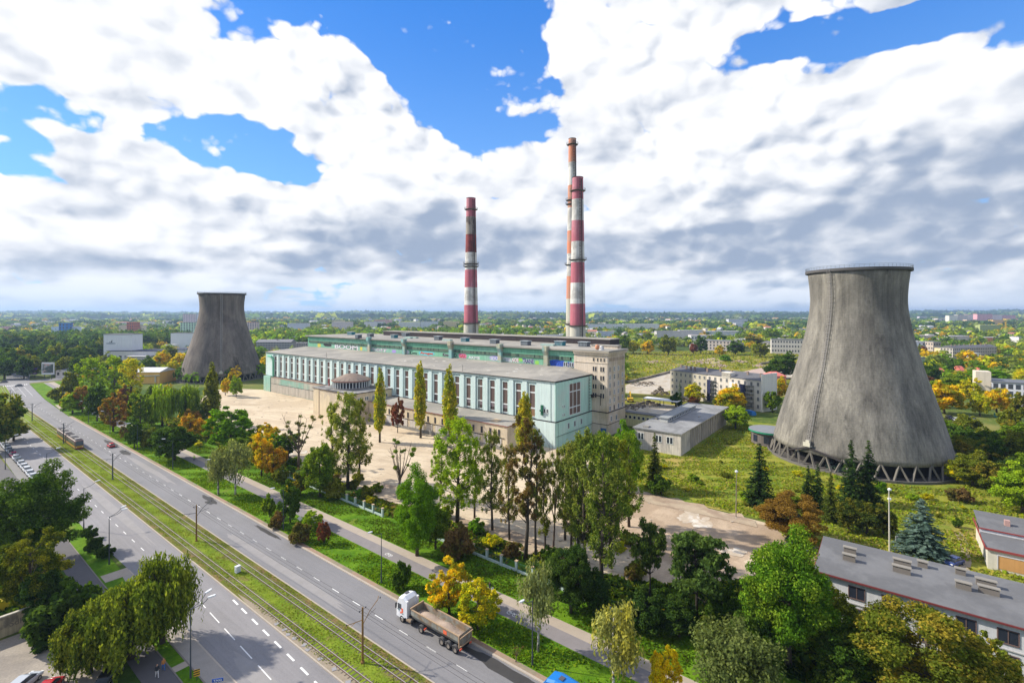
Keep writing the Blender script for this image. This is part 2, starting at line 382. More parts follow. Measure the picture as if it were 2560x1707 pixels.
g_edge = grass_mat('dry_edge_grass', (0.150, 0.140, 0.035), (0.115, 0.135, 0.022), (0.19, 0.135, 0.055), s=0.5, dry=0.5)
g_dark = grass_mat('dark_grass', (0.035, 0.070, 0.010), (0.060, 0.105, 0.016), (0.10, 0.10, 0.035), dry=0.6)  # darker grass mix for the rough ground beside paths and yard
g_mead = grass_mat('meadow', (0.135, 0.185, 0.020), (0.245, 0.245, 0.035), (0.34, 0.26, 0.075), s=0.10, dry=0.56, fine=0.6)
kerbm = mat('kerb_stone', (0.40, 0.34, 0.28), 0.9, 0.15, 0.8, 0.2, world=True)
# tram reservation between the carriageways: grass up to the rails
kerbed('grass', [(36.5, Y0), (36.5, 380), (41.6, 455), (48.3, 455), (43.5, 380), (43.5, Y0)], 0.12, g_tram)
def ribbon(name, xs, y0, y1, w, z, m, h=0.14, kink=True, step=None):
    b = MB(); ys = [y0, min(380, y1), y1] if y1 > 380 and kink else [y0, y1]
    off = {y0: 0, 380: 0}; off[y1] = (y1 - 380) * 0.0625 if y1 > 380 else 0
    for a, c in zip(ys[:-1], ys[1:]):
        xa, xc = xs + off.get(a, 0), xs + off.get(c, 0)
        v = [(xa, a, z), (xa + w, a, z), (xc + w, c, z), (xc, c, z)]
        b.add([(p[0], p[1], z - h) for p in v] + v, [(4, 5, 6, 7), (0, 1, 5, 4), (1, 2, 6, 5), (2, 3, 7, 6), (3, 0, 4, 7)])
    return b.build(name, m, kind='structure')
ribbon('kerb', 36.3, Y0, 455, 0.2, 0.135, kerbm); ribbon('kerb', 43.5, Y0, 455, 0.22, 0.135, kerbm)
ribbon('kerb', 52.2, Y0, 300, 0.35, 0.135, kerbm); ribbon('kerb', 27.8, Y0, 112, 0.2, 0.135, kerbm)
ribbon('grass_edge', 36.52, Y0, 380, 0.85, 0.127, g_edge, 0.1); ribbon('grass_edge', 42.55, Y0, 380, 0.93, 0.127, g_edge, 0.1)
# tram rails: four railheads with their bolted-down webs and sleepers showing through the grass
railm = mat('rail_steel', (0.40, 0.35, 0.34), 0.5, 0.15, 0.5, 0.1, metal=0.3, world=True); rustm = mat('rail_rust', (0.10, 0.045, 0.03), 0.8)
for x0 in (37.62, 41.28):
    t = empty('tram_track', (x0 + 0.5, 0, 0.12), label=('nearer tram track, its rails sunk in grass beside the left carriageway' if x0 < 40 else 'farther tram track with sleepers showing, next to the right carriageway'), cat='tram track', group='tram tracks in the grass strip')
    for dx in (-0.5, 0.5):
        b = MB()
        for (ya, yb, o0, o1) in ((Y0, 380, 0, 0), (380, 455, 0, 4.7)):
            for (wd, za, zb, mi) in ((0.17, 0.0, 0.06, 1), (0.075, 0.06, 0.12, 0)):
                b.add([(dx + o0 - wd / 2, ya, za), (dx + o0 + wd / 2, ya, za), (dx + o1 + wd / 2, yb, za), (dx + o1 - wd / 2, yb, za),
                       (dx + o0 - wd / 2, ya, zb), (dx + o0 + wd / 2, ya, zb), (dx + o1 + wd / 2, yb, zb), (dx + o1 - wd / 2, yb, zb)],
                      [(4, 5, 6, 7), (0, 1, 5, 4), (2, 3, 7, 6), (1, 2, 6, 5), (3, 0, 4, 7)], mi)
        b.build('rail', [railm, rustm], t)
    sl = MB()
    y = 20.0
    while y < 170: sl.box(-0.95, 0.95, y, y + 0.24, -0.05, 0.012); y += 0.75
    sl.build('sleeper', mat('sleeper_wood', (0.10, 0.085, 0.06), world=True), t, kind='stuff')
# worn sandy strip with loose slabs at the near edge of the reservation
sheet('bare_earth', ccw([(36.52, 20), (36.52, 84), (36.9, 88), (37.5, 80), (37.55, 20)]), 0.131, mat('worn_earth', (0.27, 0.22, 0.16), var=0.3, scale=2.0, world=True))
slabm = mat('slab_concrete', (0.27, 0.26, 0.27), world=True)
for i, yy in enumerate((74.6, 72.3, 70.8, 69.2, 66.7, 65.4, 62.3, 59.0, 55.5)):
    b = MB(); b.prism([(-.3, -.35), (.28, -.3), (.33, .3), (-.25, .36)], 0, 0.05)
    tag(b.build('loose_slab', slabm, loc=(36.95 + 0.12 * math.sin(i * 2.1), yy, 0.131), rz=i * 1.3), 'loose concrete slab on the bare earth between kerb and rails', 'slab', 'loose slabs beside the tram rails')

# ---- right verge: grass, cycle path, paved walk, grass up to the fence
kerbed('grass', [(52.55, Y0), (52.55, 300), (54.6, 370), (60.0, 458), (66.5, 458), (64, 370), (60.1, 300), (60.1, 150), (59.7, Y0)], 0.12, g_verge)
sheet('cycle_path', ccw([(59.7, Y0), (60.1, 150), (60.1, 300), (64, 370), (66.5, 458), (69, 458), (66.6, 370), (62.7, 300), (62.6, Y0)]), 0.10, mat('path_asphalt', (0.21, 0.19, 0.19), world=True, fine=0.2), thick=0.14)
pavem = mat('path_paving', (0.36, 0.30, 0.24), 0.9, 0.15, 0.8, 0.25, world=True)
sheet('footpath', ccw([(62.6, Y0), (62.7, 300), (66.6, 370), (69, 458), (72, 458), (69, 370), (64.7, 300), (64.6, Y0)]), 0.105, pavem, thick=0.14)
sheet('footpath', ccw([(54.2, 343), (53.3, 327), (64.7, 331), (64.7, 336)]), 0.126, pavem)
kerbed('grass', [(64.6, Y0), (64.7, 300), (69, 370), (72, 458), (100, 458), (96, 370), (74, 300), (76, 180), (74, Y0)], 0.11, g_verge)
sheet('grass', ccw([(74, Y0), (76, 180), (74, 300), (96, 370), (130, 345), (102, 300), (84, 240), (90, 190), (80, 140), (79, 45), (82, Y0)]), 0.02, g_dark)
# faint pictograms on the cycle path
paint = mat('road_paint', (0.72, 0.71, 0.69), 0.7, 0.15, 1.5, 0.25, world=True)
def bicycle_mark(x, y):
    b = MB()
    for dy in (-0.55, 0.55):
        b.lathe([(0.30, 0.112), (0.40, 0.112)], 12, (x, y + dy))
    for p, q in (((x, y - .55), (x + .45, y - .1)), ((x + .45, y - .1), (x, y + .1)), ((x, y + .55), (x + .6, y + .35))):
        b.beam((p[0], p[1], .112), (q[0], q[1], .112), 0.09, 0.006)
    tag(b.build('road_marking', paint), kind='structure')
for yy in (47.5, 61.0, 78.4): bicycle_mark(61.2, yy)

# ---- left side: paved walk, grass strips, dark asphalt path, parking lot
sheet('pavement', ccw([(25.5, Y0), (25.5, 96), (26.6, 112), (28.0, 112), (27.8, Y0)]), 0.12, mat('left_walk', (0.31, 0.275, 0.24), world=True, fine=0.25), thick=0.16)
kerbed('grass', [(23.7, Y0), (23.7, 176), (27.1, 176), (27.1, 142), (27.0, 113), (25.3, 96), (25.3, Y0)], 0.115, g_verge)
sheet('pavement', ccw([(24.0, 110), (24.0, 113.4), (27.9, 113.4), (27.9, 110)]), 0.13, pavem); sheet('pavement', ccw([(24.0, 147.5), (24.0, 150.4), (27.4, 150.4), (27.4, 147.5)]), 0.13, pavem)
sheet('pavement', ccw([(23.7, 75.2), (23.7, 76.6), (25.5, 76.6), (25.5, 75.2)]), 0.13, pavem)
sheet('footpath', ccw([(20.6, Y0), (20.3, 150), (19.5, 300), (23.0, 300), (23.7, 150), (23.7, Y0)]), 0.10, mat('dark_path', (0.105, 0.098, 0.100), world=True), thick=0.14)
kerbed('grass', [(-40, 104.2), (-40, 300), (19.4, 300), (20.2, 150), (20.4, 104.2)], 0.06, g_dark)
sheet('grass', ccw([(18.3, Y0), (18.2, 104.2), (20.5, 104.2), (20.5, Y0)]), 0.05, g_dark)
sheet('parking_lot', ccw([(-60, Y0), (-60, 103.0), (15.5, 103.0), (18.2, 98), (18.2, Y0)]), 0.01, mat('lot_gravel', (0.31, 0.27, 0.225), 0.95, 0.2, 0.25, 0.35, (0.24, 0.21, 0.18), world=True))
kb = MB(); kb.box(25.3, 25.48, Y0, 96, 0, 0.15); kb.box(23.55, 23.7, Y0, 150, 0, 0.15); kb.build('kerb', mat('dark_kerb', (0.20, 0.17, 0.15), world=True), kind='structure')

# ---- painted lane marks (each dash is a quad in one marking sheet per line)
def dashes(pts, wd, ln, z=0.012, name='road_marking'):
    b = MB()
    for (x, y, dx) in pts:
        b.add([(x - wd / 2, y - ln / 2, z), (x + wd / 2, y - ln / 2, z), (x + wd / 2 + dx * ln, y + ln / 2, z), (x - wd / 2 + dx * ln, y + ln / 2, z)], [(0, 1, 2, 3)])
    return b.build(name, paint, kind='structure')

dashes([(47.8, 45.7 + 6 * i, 0) for i in range(-6, 52)], 0.14, 2.0)
dashes([(32.25 - 0.002 * (200 - y), y, 0) for y in range(96, 330, 6)], 0.14, 2.0)
dashes([(32.02 - (90 - y) * 0.042, y, 0.042) for y in (90, 84.1, 78, 72, 66, 60, 54, 48, 42, 36)], 0.15, 4.0)
dashes([(35.62 - (85.8 - y) * 0.05, y, 0.05) for y in (85.8, 82.2, 78.0, 74.0, 70.0, 66.0, 62.0, 58.2, 54.2, 50.2)], 0.28, 2.1)
zb = MB()
for i in range(12):
    zb.add([(47.2 + i * 0.98, 455.5, 0.014), (47.7 + i * 0.98, 455.5, 0.014), (47.9 + i * 0.98, 460, 0.014), (47.4 + i * 0.98, 460, 0.014)], [(0, 1, 2, 3)])
zb.build('road_marking', paint, kind='structure')
lane = MB()
for xx in (49.2, 52.0, 54.8):
    for yy in range(392, 452, 6): lane.add([(xx - 3 + (yy - 380) * 0.055, yy, 0.012), (xx - 2.84 + (yy - 380) * 0.055, yy, 0.012), (xx - 2.8 + (yy - 380) * 0.055, yy + 4, 0.012), (xx - 2.96 + (yy - 380) * 0.055, yy + 4, 0.012)], [(0, 1, 2, 3)])
lane.build('road_marking', paint, kind='structure')
# damp streak behind the lorry, other darker patches, repaired asphalt along the right kerb
darkp = mat('dark_asphalt', (0.050, 0.047, 0.046), 0.6, 0.25, 0.8, 0.2, world=True)
def patch(cx, cy, rx, ry, z, m, seed, n=22, name='asphalt_patch'):
    r_ = random.Random(seed); pts = []
    for i in range(n):
        w = 2 * math.pi * i / n; k = 0.78 + 0.36 * r_.random(); pts.append((cx + rx * k * math.cos(w), cy + ry * k * math.sin(w)))
    return sheet(name, ccw(pts), z, m)
patch(51.0, 40.0, 0.95, 9.5, 0.006, darkp, 1); patch(51.2, 36.0, 0.7, 15, 0.010, darkp, 4); patch(51.3, 138.5, 0.8, 4.5, 0.006, darkp, 2); patch(50.6, 136.0, 1.0, 2.0, 0.010, darkp, 5)
patch(51.4, 108, 0.5, 6.0, 0.006, darkp, 3); patch(51.0, 226, 1.0, 9, 0.006, darkp, 6); patch(50.6, 208, 1.2, 5, 0.006, darkp, 7)
lightp = mat('light_repair', (0.26, 0.245, 0.24), world=True)
patch(30.2, 60, 1.2, 14, 0.006, lightp, 11); patch(34.2, 150, 1.0, 30, 0.006, lightp, 12); patch(45.6, 92, 0.9, 26, 0.006, lightp, 13); patch(49.8, 180, 0.9, 22, 0.006, lightp, 14)
brk = MB(); brk.box(52.55, 53.35, Y0, 300, 0.10, 0.128); brk.build('kerb_strip', mat('brick_edge', (0.30, 0.20, 0.14), var=0.3, scale=1.5, fine=0.3, c2=(0.22, 0.19, 0.13), world=True), kind='structure')

# ---- plant yard and surroundings
def sand_mat():
    m, t, b, out = new_mat('yard_sand')
    P = t.node('ShaderNodeNewGeometry').outputs['Position']
    a = t.noise(P, 0.05, 6, 0.6, 0.5); f = t.noise(P, 1.2, 5, 0.7)
    tr = t.node('ShaderNodeTexWave', wave_type='BANDS', bands_direction='DIAGONAL'); t.put(tr.inputs['Vector'], t.mapping(P, rot=(0, 0, 0.5)))
    tr.inputs['Scale'].default_value = 0.11; tr.inputs['Distortion'].default_value = 9.0; tr.inputs['Detail'].default_value = 3; tr.inputs['Detail Scale'].default_value = 0.35
    c = t.mix(t.ss(a, 0.42, 0.60), (0.56, 0.455, 0.32), (0.46, 0.36, 0.245))
    c = t.mix(t.ss(t.noise(P, 0.022, 7, 0.66, 0.8), 0.54, 0.64, 0.0, 0.75), c, (0.33, 0.25, 0.165))
    c = t.mix(t.ss(tr.outputs['Fac'], 0.93, 0.99, 0.0, 0.5), c, (0.36, 0.28, 0.20))
    v = t.math('MULTIPLY_ADD', t.math('SUBTRACT', f, 0.5), 0.4, 1.0)
    vc = t.node('ShaderNodeCombineColor')
    for i in range(3): t.put(vc.inputs[i], v)
    t.put(b.inputs['Base Color'], t.mix(1.0, c, vc.outputs[0], 'MULTIPLY')); b.inputs['Roughness'].default_value = 0.95
    bn = t.node('ShaderNodeBump'); bn.inputs['Distance'].default_value = 0.15; t.put(bn.inputs['Height'], f); t.l.new(bn.outputs[0], b.inputs['Normal'])
    return m
sandm = sand_mat()
yard = [(79, 118), (77, 96), (79.5, 84), (78, 66), (80, 52), (77, 40), (84, 27), (97, 19), (110, 17.5), (123.5, 21), (124, 34), (125, 52), (133, 62), (141, 78), (150, 92), (146, 306), (139, 322), (128, 331), (117, 318), (104, 296), (92, 262), (88, 228), (92, 196), (90, 178), (83, 158), (78, 140)]
sheet('sand_yard', ccw(yard), 0.035, sandm)
lime = mat('dried_lime', (0.58, 0.53, 0.46), var=0.3, scale=0.8, fine=.25, c2=(0.44, 0.36, 0.27), c2amt=.7, c2scale=.35, world=True)
rl = random.Random(15); zl = 0.046
brown = mat('brown_sand', (0.44, 0.335, 0.235), var=0.25, scale=0.25, fine=.3, c2=(0.34, 0.25, 0.17), c2amt=.7, c2scale=.12, world=True)
for cx, cy, rx, ry in ((112, 34, 13, 17), (98, 33, 13, 12), (106, 52, 14, 12), (118, 46, 7, 16)): zl += .003; patch(cx, cy, rx, ry, zl, brown, int(cx * 3 + cy), 40, 'brown_sand')
for x, y, rx, ry, n in ((1560, 1188, 3.2, 1.6, 6), (1600, 1198, 3.0, 1.5, 6), (1585, 1170, 2.2, 1.2, 4), (1675, 1270, 1.6, 1.6, 4), (664, 1045, 5.0, 2.4, 4)):
    for q in range(n):
        zl += .0025; p = V(x + rl.uniform(-28, 28), y + rl.uniform(-7, 7)); patch(p.x, p.y, rx * rl.uniform(.4, 1), ry * rl.uniform(.5, 1.2), zl, lime, q + x, 18, 'dried_lime')
dirt = mat('churned_dirt', (0.30, 0.22, 0.155), 0.95, 0.3, 0.5, 0.3, (0.38, 0.30, 0.21), world=True)
sheet('dirt', ccw([V(*p)[:2] for p in ((1465, 1133), (1560, 1150), (1735, 1197), (1740, 1212), (1620, 1184), (1500, 1158), (1462, 1146))]), 0.124, dirt)
sheet('dirt', ccw([(80, 52), (77.5, 40), (79, 66), (78.5, 84), (82.5, 80), (85, 66), (84, 50), (83, 44)]), 0.050, dirt)
sheet('dirt', ccw([(81, 112), (78.5, 100), (82, 96), (88, 104), (86, 112)]), 0.046, dirt)
# meadow between the yard and the right cooling tower, rough ground behind the plant
sheet('meadow', ccw([(125, 18), (124.5, 34), (125.5, 52), (133.5, 62), (141, 76), (152, 92), (163, 92), (163, 74), (226, 74), (235, 50), (232, -60), (150, -66), (128, -60), (112, -50), (108, -5), (106, 15)]), 0.015, g_mead)
sheet('bare_earth', ccw([(118, -3), (121, 4), (117, 13), (109, 14), (112, 6), (110, -8), (116, -12)]), 0.03, dirt)
wb = MB(); pth = [(112, -9), (120, -10.5), (128, -11.8), (136, -12.3), (144, -12)]
sheet('footpath', ccw([(x, y + 0.7) for x, y in pth] + [(x, y - 0.7) for x, y in reversed(pth)]), 0.04, mat('trodden', (0.33, 0.26, 0.18), world=True))
back = grass_mat('waste_ground', (0.11, 0.14, 0.02), (0.24, 0.215, 0.04), (0.36, 0.28, 0.13), s=0.035, dry=0.58)
sheet('waste_ground', ccw([V(*p)[:2] for p in ((1435, 960), (1435, 812), (1600, 806), (1760, 808), (1860, 812), (1860, 900), (1700, 930), (1560, 1000))]), 0.01, back)
conc = mat('broken_concrete', (0.46, 0.41, 0.34), 0.9, 0.3, 0.12, 0.3, (0.36, 0.30, 0.22), world=True)
sheet('concrete_yard', ccw([V(*p)[:2] for p in ((1437, 884), (1540, 856), (1560, 866), (1560, 892), (1500, 906), (1437, 902))]), 0.02, conc)
sheet('concrete_yard', ccw([V(*p)[:2] for p in ((1437, 934), (1500, 925), (1560, 932), (1545, 950), (1470, 952), (1437, 946))]), 0.02, conc)
sheet('rubble_field', ccw([V(*p)[:2] for p in ((1700, 855), (1780, 838), (1815, 832), (1830, 836), (1810, 852), (1770, 862), (1720, 868))]), 0.02, mat('brick_rubble', (0.42, 0.31, 0.26), 0.95, 0.45, 0.25, 0.4, world=True))
sheet('rubble_field', ccw([V(*p)[:2] for p in ((1600, 826), (1640, 822), (1665, 828), (1650, 835), (1610, 836))]), 0.02, _MC['brick_rubble'])
sheet('concrete_yard', ccw([V(*p)[:2] for p in ((1770, 858), (1830, 846), (1850, 860), (1800, 872))]), 0.024, conc)
# ------------------------------------------------------------------ power plant
mint = mat('mint_render', (0.60, 0.72, 0.70), 0.85, 0.14, 0.12, 0.08, (0.44, 0.64, 0.53), streak=0.14, c2amt=0.4, c2scale=0.03)
mint2 = mat('mint_end_wall', (0.47, 0.71, 0.62), 0.85, 0.10, 0.10, 0.06, (0.54, 0.70, 0.62), streak=0.16, c2amt=0.4)
dirty = mat('dirty_plinth', (0.47, 0.43, 0.36), 0.9, 0.22, 0.25, 0.15, (0.25, 0.45, 0.36), streak=0.3, c2amt=0.5, c2scale=0.05)
green = mat('green_render', (0.20, 0.47, 0.31), 0.85, 0.2, 0.15, 0.12, (0.28, 0.50, 0.38), streak=0.25, c2amt=0.45, c2scale=0.06)
cream = mat('cream_render', (0.66, 0.56, 0.45), 0.9, 0.12, 0.15, 0.10, (0.52, 0.42, 0.28), streak=0.22, c2amt=0.5, c2scale=0.05)
creamB = mat('buff_render', (0.66, 0.55, 0.38), 0.9, 0.12, 0.2, 0.08, (0.50, 0.42, 0.32), streak=0.15)
felt = mat('roof_felt', (0.32, 0.295, 0.255), 0.9, 0.16, 0.06, 0.14, (0.24, 0.225, 0.20), c2amt=0.6, c2scale=0.05, world=True)
felt2 = mat('dark_felt', (0.125, 0.125, 0.130), 0.85, 0.15, 0.08, 0.12, (0.16, 0.16, 0.165), world=True)
dark = mat('dark_trim', (0.035, 0.03, 0.032), 0.7, world=True); redtrim = mat('red_trim', (0.24, 0.045, 0.04), 0.7, world=True)
glass_br = mat('rusty_glazing', (0.17, 0.115, 0.092), 0.55, 0.3, 0.6, 0.35, world=True); black = plain('black_opening', (0.006, 0.006, 0.008), 0.9)
whitef = mat('white_frame', (0.66, 0.68, 0.68), 0.7, 0.1, world=True); glass_dk = plain('dark_glass', (0.025, 0.03, 0.045), 0.15)
X0, YA, YB = 145.3, 93.6, 306.5            # long wall plane, near end, far end

hall = empty('turbine_hall', (X0, YA, 0), label='long mint green turbine hall with a row of tall windows behind the sand yard', cat='factory hall')
def Hb(b, name, m, smooth=False, kind=None): return b.build(name, m, hall, smooth, kind, loc=(-X0, -YA, 0))
# body set back so that pilasters, bays and cornice stand proud of it
b = MB(); b.box(X0 + 0.75, 172.0, YA + 0.02, YB - 0.02, 9.2, 23.0); b.box(X0 + 0.05, 172.0, YA + 0.03, YB, 0, 9.0); Hb(b, 'wall', [mint])
b = MB(); b.box(X0 - 0.0, 172.1, YA - 0.35, YA - 0.0, 9.4, 23.1); b.box(X0 + 0.1, 172.1, YA - 0.2, YA, 0, 4.0); b.box(X0 - 0.1, 172.1, YA - 0.4, YA, 4.1, 9.0); Hb(b, 'end_wall', [mint2])
b = MB(); b.box(X0, X0 + 0.7, YA, 100.0, 9.4, 22.9); Hb(b, 'corner_block', [mint]); b = MB(); b.box(X0, X0 + 0.7, 298.2, YB, 9.4, 22.9); Hb(b, 'corner_block', [mint])
b = MB(); b.box(X0 - 0.02, X0 + 0.72, YA, YB, 22.6, 23.4); Hb(b, 'frieze', [mint])
b = MB(); b.box(X0 - 0.12, X0 + 0.7, YA - 0.5, YB, 9.05, 9.45); b.box(X0 + 0.7, 172, YA - 0.55, YA, 9.05, 9.4); b.box(X0 + 0.7, 172, YA - 0.5, YA - 0.18, 4.0, 4.1); Hb(b, 'ledge', [dark])
b = MB(); b.box(X0 - 0.3, X0 + 0.06, YA - 0.3, YB, 0, 9.0); Hb(b, 'plinth', [mint])
# the stained, panelled lower wall at the far end
b = MB(); b.box(X0 - 1.2, X0 - 0.32, 216.5, 298.0, 0, 8.6, 0); b.add([(X0 - 1.25, 216.5, 8.6), (X0 - 1.25, 298, 8.6), (X0 + 0.6, 298, 9.5), (X0 + 0.6, 216.5, 9.5)], [(0, 1, 2, 3)], 1)
b.box(X0 - 1.3, X0 - 1.2, 216.5, 298.0, 5.1, 5.25, 2); Hb(b, 'lower_wall', [dirty, mat('brown_sill', (0.20, 0.13, 0.09)), dark])
for i in range(22):
    q = MB(); q.box(X0 - 1.28, X0 - 1.2, 218.3 + i * 3.6, 221.7 + i * 3.6, 0.3, 5.0); Hb(q, 'panel', [mat('panel_cream', (0.50, 0.45, 0.38), streak=0.3, var=0.2)])
b = MB(); b.box(X0 - 1.5, X0 - 0.2, 298.0, 306.3, 0, 9.2); Hb(b, 'corner_base', [mat('peeling_base', (0.50, 0.42, 0.30), c2=(0.30, 0.52, 0.42), c2amt=0.9, c2scale=0.1, streak=0.2)])
# pilasters and windows, 31 bays of 6.38 m
pil = MB(); pil.box(-0.02, 0.72, -0.95, 0.95, 9.4, 22.6); pil.box(0.14, 0.73, -1.28, -0.95, 9.4, 22.2); pil.box(0.14, 0.73, 0.95, 1.28, 9.4, 22.2); pil_me = pil.mesh('pilaster', mint)
inr = MB(); inr.box(0.36, 0.76, -1.62, -1.24, 9.4, 21.9); inr.box(0.36, 0.76, 1.24, 1.62, 9.4, 21.9); inr.box(0.36, 0.76, -1.24, 1.24, 21.6, 21.9); inr_me = inr.mesh('window_surround', mint)
frs = []
for z, hh in ((13.05, 0.22), (18.8, 0.22), (10.0, 0.1)): fr = MB(); fr.box(0.55, 0.74, -1.22, 1.22, z - hh, z + hh); frs.append(fr.mesh('transom', whitef))
mu = MB()
for y in (-0.82, -0.41, 0, 0.41, 0.82): mu.box(0.66, 0.74, y - 0.035, y + 0.035, 10.1, 21.6)
z = 10.7
while z < 21.5:
    mu.box(0.665, 0.74, -1.22, 1.22, z - 0.03, z + 0.03); z += 0.62
mu_me = mu.mesh('glazing_bars', mat('rusty_bars', (0.19, 0.13, 0.11), world=True))
def pane_me(z0, z1, m, nm): q = MB(); q.box(0.71, 0.745, -1.22, 1.22, z0, z1); return q.mesh(nm, m)
p_top, p_mid = pane_me(19.02, 21.6, glass_br, 'pane'), pane_me(13.27, 18.58, glass_br, 'pane')
p_low, p_open = pane_me(10.1, 12.83, glass_br, 'pane'), pane_me(10.1, 12.83, black, 'pane'); p_half = pane_me(10.1, 11.4, black, 'pane'); p_up = pane_me(11.4, 12.83, mat('pale_glazing', (0.30, 0.25, 0.27), world=True), 'pane')
p_board = pane_me(10.1, 12.83, mat('board_orange', (0.40, 0.22, 0.10), world=True), 'pane')
for i in range(32):
    y = YA + 10.0 + 6.38 * i - 3.19
    if i < 32: link_mesh('pilaster', pil_me, hall, (0, y - YA, 0))
for i in range(31):
    y = YA + 10.0 + 6.38 * i
    w = link_mesh('window', inr_me, hall, (0, y - YA, 0))
    [link_mesh('transom', q_, w) for q_ in frs]; link_mesh('glazing_bars', mu_me, w); link_mesh('pane', p_top, w); link_mesh('pane', p_mid, w)
    if i == 0: link_mesh('pane', p_board, w)
    elif i in (1, 6, 8, 11, 12, 13): link_mesh('pane', p_open, w)
    elif i < 10: link_mesh('pane', p_half, w); link_mesh('pane', p_up, w)
    else: link_mesh('pane', p_low if i % 3 else p_open, w)
# end wall window: three columns of glazing
for j in range(3):
    xa = 154.7 + j * 2.75
    w = MB(); w.box(xa - 0.15, xa + 2.55, YA - 0.5, YA - 0.36, 10.2, 10.4); w.box(xa + 2.25, xa + 2.5, YA - 0.55, YA - 0.36, 10.4, 21.8)
    for z in (13.0, 18.8): w.box(xa, xa + 2.3, YA - 0.52, YA - 0.36, z - 0.2, z + 0.2)
    if j == 0: w.box(xa - 0.25, xa - 0.02, YA - 0.55, YA - 0.36, 10.4, 21.8)
    wo_ = Hb(w, 'window', [whitef])
    q = MB()
    for za, zb_ in ((10.4, 12.8), (13.2, 18.6), (19.0, 21.7)): q.box(xa, xa + 2.24, YA - 0.42, YA - 0.37, za, zb_)
    q.build('pane', glass_br, wo_)
    q = MB()
    for k_ in range(1, 5): q.box(xa + k_ * 0.45 - .03, xa + k_ * 0.45 + .03, YA - 0.45, YA - 0.42, 10.4, 21.7)
    z = 10.9
    while z < 21.6: q.box(xa, xa + 2.24, YA - 0.45, YA - 0.42, z - .03, z + .03); z += 0.62
    q.build('glazing_bars', _MC['rusty_bars'], wo_)
def small_win(parent, off, x, y, z, w, h, face, fm=whitef, pm=glass_dk, name='window', mull=True, dpt=0.08):
    """face: 'x' looks to -X, 'y' looks to -Y"""
    b = MB(); t = 0.12
    def bx(a0, a1, z0, z1, d0, d1, m):
        if face == 'x': b.box(x - d1, x - d0, y + a0, y + a1, z + z0, z + z1, m)
        else: b.box(x + a0, x + a1, y - d1, y - d0, z + z0, z + z1, m)
    bx(0, w, 0, h, 0.0, 0.03, 1)
    bx(-t, 0, -t, h + t, 0, dpt, 0); bx(w, w + t, -t, h + t, 0, dpt, 0); bx(0, w, h, h + t, 0, dpt, 0); bx(-t * 0.3, w + t * 0.3, -t, 0, 0, dpt + 0.06, 0)
    if mull: bx(w / 2 - 0.05, w / 2 + 0.05, 0, h, 0.03, dpt - 0.01, 0)
    return b.build(name, [fm, pm], parent, loc=(-off[0], -off[1], 0))
for xx in (153.6, 158.0, 163.0): small_win(hall, (X0, YA), xx, YA - 0.4, 5.6, 1.0, 1.9, 'y')
for xx in (150.0, 151.2): small_win(hall, (X0, YA), xx, YA - 0.35, 10.6, 0.35, 0.9, 'y', mull=False); small_win(hall, (X0, YA), xx, YA - 0.35, 13.6, 0.35, 0.9, 'y', mull=False)
for yy in (96.4, 97.5): small_win(hall, (X0, YA), X0, yy, 12.2, 0.6, 1.3, 'x', mull=False)
b = MB(); b.box(X0 - 0.5, X0 - 0.02, 98.4, 99.3, 11.2, 14.8); b.box(X0 - 0.9, X0 - 0.5, 98.2, 99.5, 12.6, 13.1); Hb(b, 'pipe_box', [mat('dark_green_paint', (0.02, 0.12, 0.07))])
b = MB(); b.tube([(X0 - 0.35, 296.6, 9), (X0 - 0.35, 296.6, 20.3), (X0 - 0.9, 297.4, 21.4), (X0 - 1.0, 301.5, 21.6)], 0.55, 8); Hb(b, 'duct', [mat('duct_green', (0.16, 0.47, 0.32))])
# ladder on the end wall
b = MB()
for dx in (-0.25, 0.25): b.beam((169 + dx, YA - 0.75, 9.4), (169 + dx, YA - 0.75, 23.6), 0.08)
z = 9.8
while z < 23.5: b.beam((168.75, YA - 0.75, z), (169.25, YA - 0.75, z), 0.05); z += 0.45
for z in np.arange(11, 23, 1.2): b.lathe([(0.38, z), (0.38, z + .08)], 8, (169, YA - 1.0))
Hb(b, 'ladder', [mat('grey_steel', (0.12, 0.13, 0.13), 0.6, world=True)])
# drain pipes and seams on the mint wall
b = MB()
for yy in (95.2, 131.9 - 3.2 + 0.3, 195.7 - 3.2, 259.6 - 3.2): b.tube([(X0 - 0.12, yy, 0.2), (X0 - 0.12, yy, 23.2)], 0.07, 5)
b.tube([(147, YA - 0.5, 0.2), (147, YA - 0.5, 9)], 0.07, 5); Hb(b, 'drainpipe', [mat('pipe_grey', (0.25, 0.36, 0.34))])
# roof: single slope up to the boiler house, hipped at the near end
b = MB(); e = 0.55
b.add([(X0 - e, YA - e, 23.5), (X0 - e, YB + 0.3, 23.5), (172.02, YB + 0.3, 25.6), (172.02, 103.5, 25.6), (172.02, YA - e, 23.6),
       (X0 - e, YA - e, 23.78), (X0 - e, YB + 0.3, 23.78), (172.02, YB + 0.3, 25.8), (172.02, 103.5, 25.8), (172.02, YA - e, 23.85)],
      [(5, 6, 7, 8), (5, 8, 9), (0, 4, 9, 5), (3, 8, 7, 2), (0, 5, 6, 1), (1, 6, 7, 2), (4, 3, 8, 9), (0, 1, 2, 3, 4)], 0)
b.m[-6] = 1; b.m[-4] = 1
Hb(b, 'roof', [felt, dark])
rr = random.Random(5); b = MB()
for i in range(26):
    x, y = rr.uniform(150, 170), rr.uniform(98, 190); zz = 23.78 + (x - X0 + e) / (172.02 - X0 + e) * 2.02
    b.box(x, x + rr.uniform(.3, 1.4), y, y + rr.uniform(.4, 1.8), zz, zz + 0.12)
Hb(b, 'roof_litter', [mat('pale_scrap', (0.55, 0.52, 0.47), world=True)], kind='stuff')
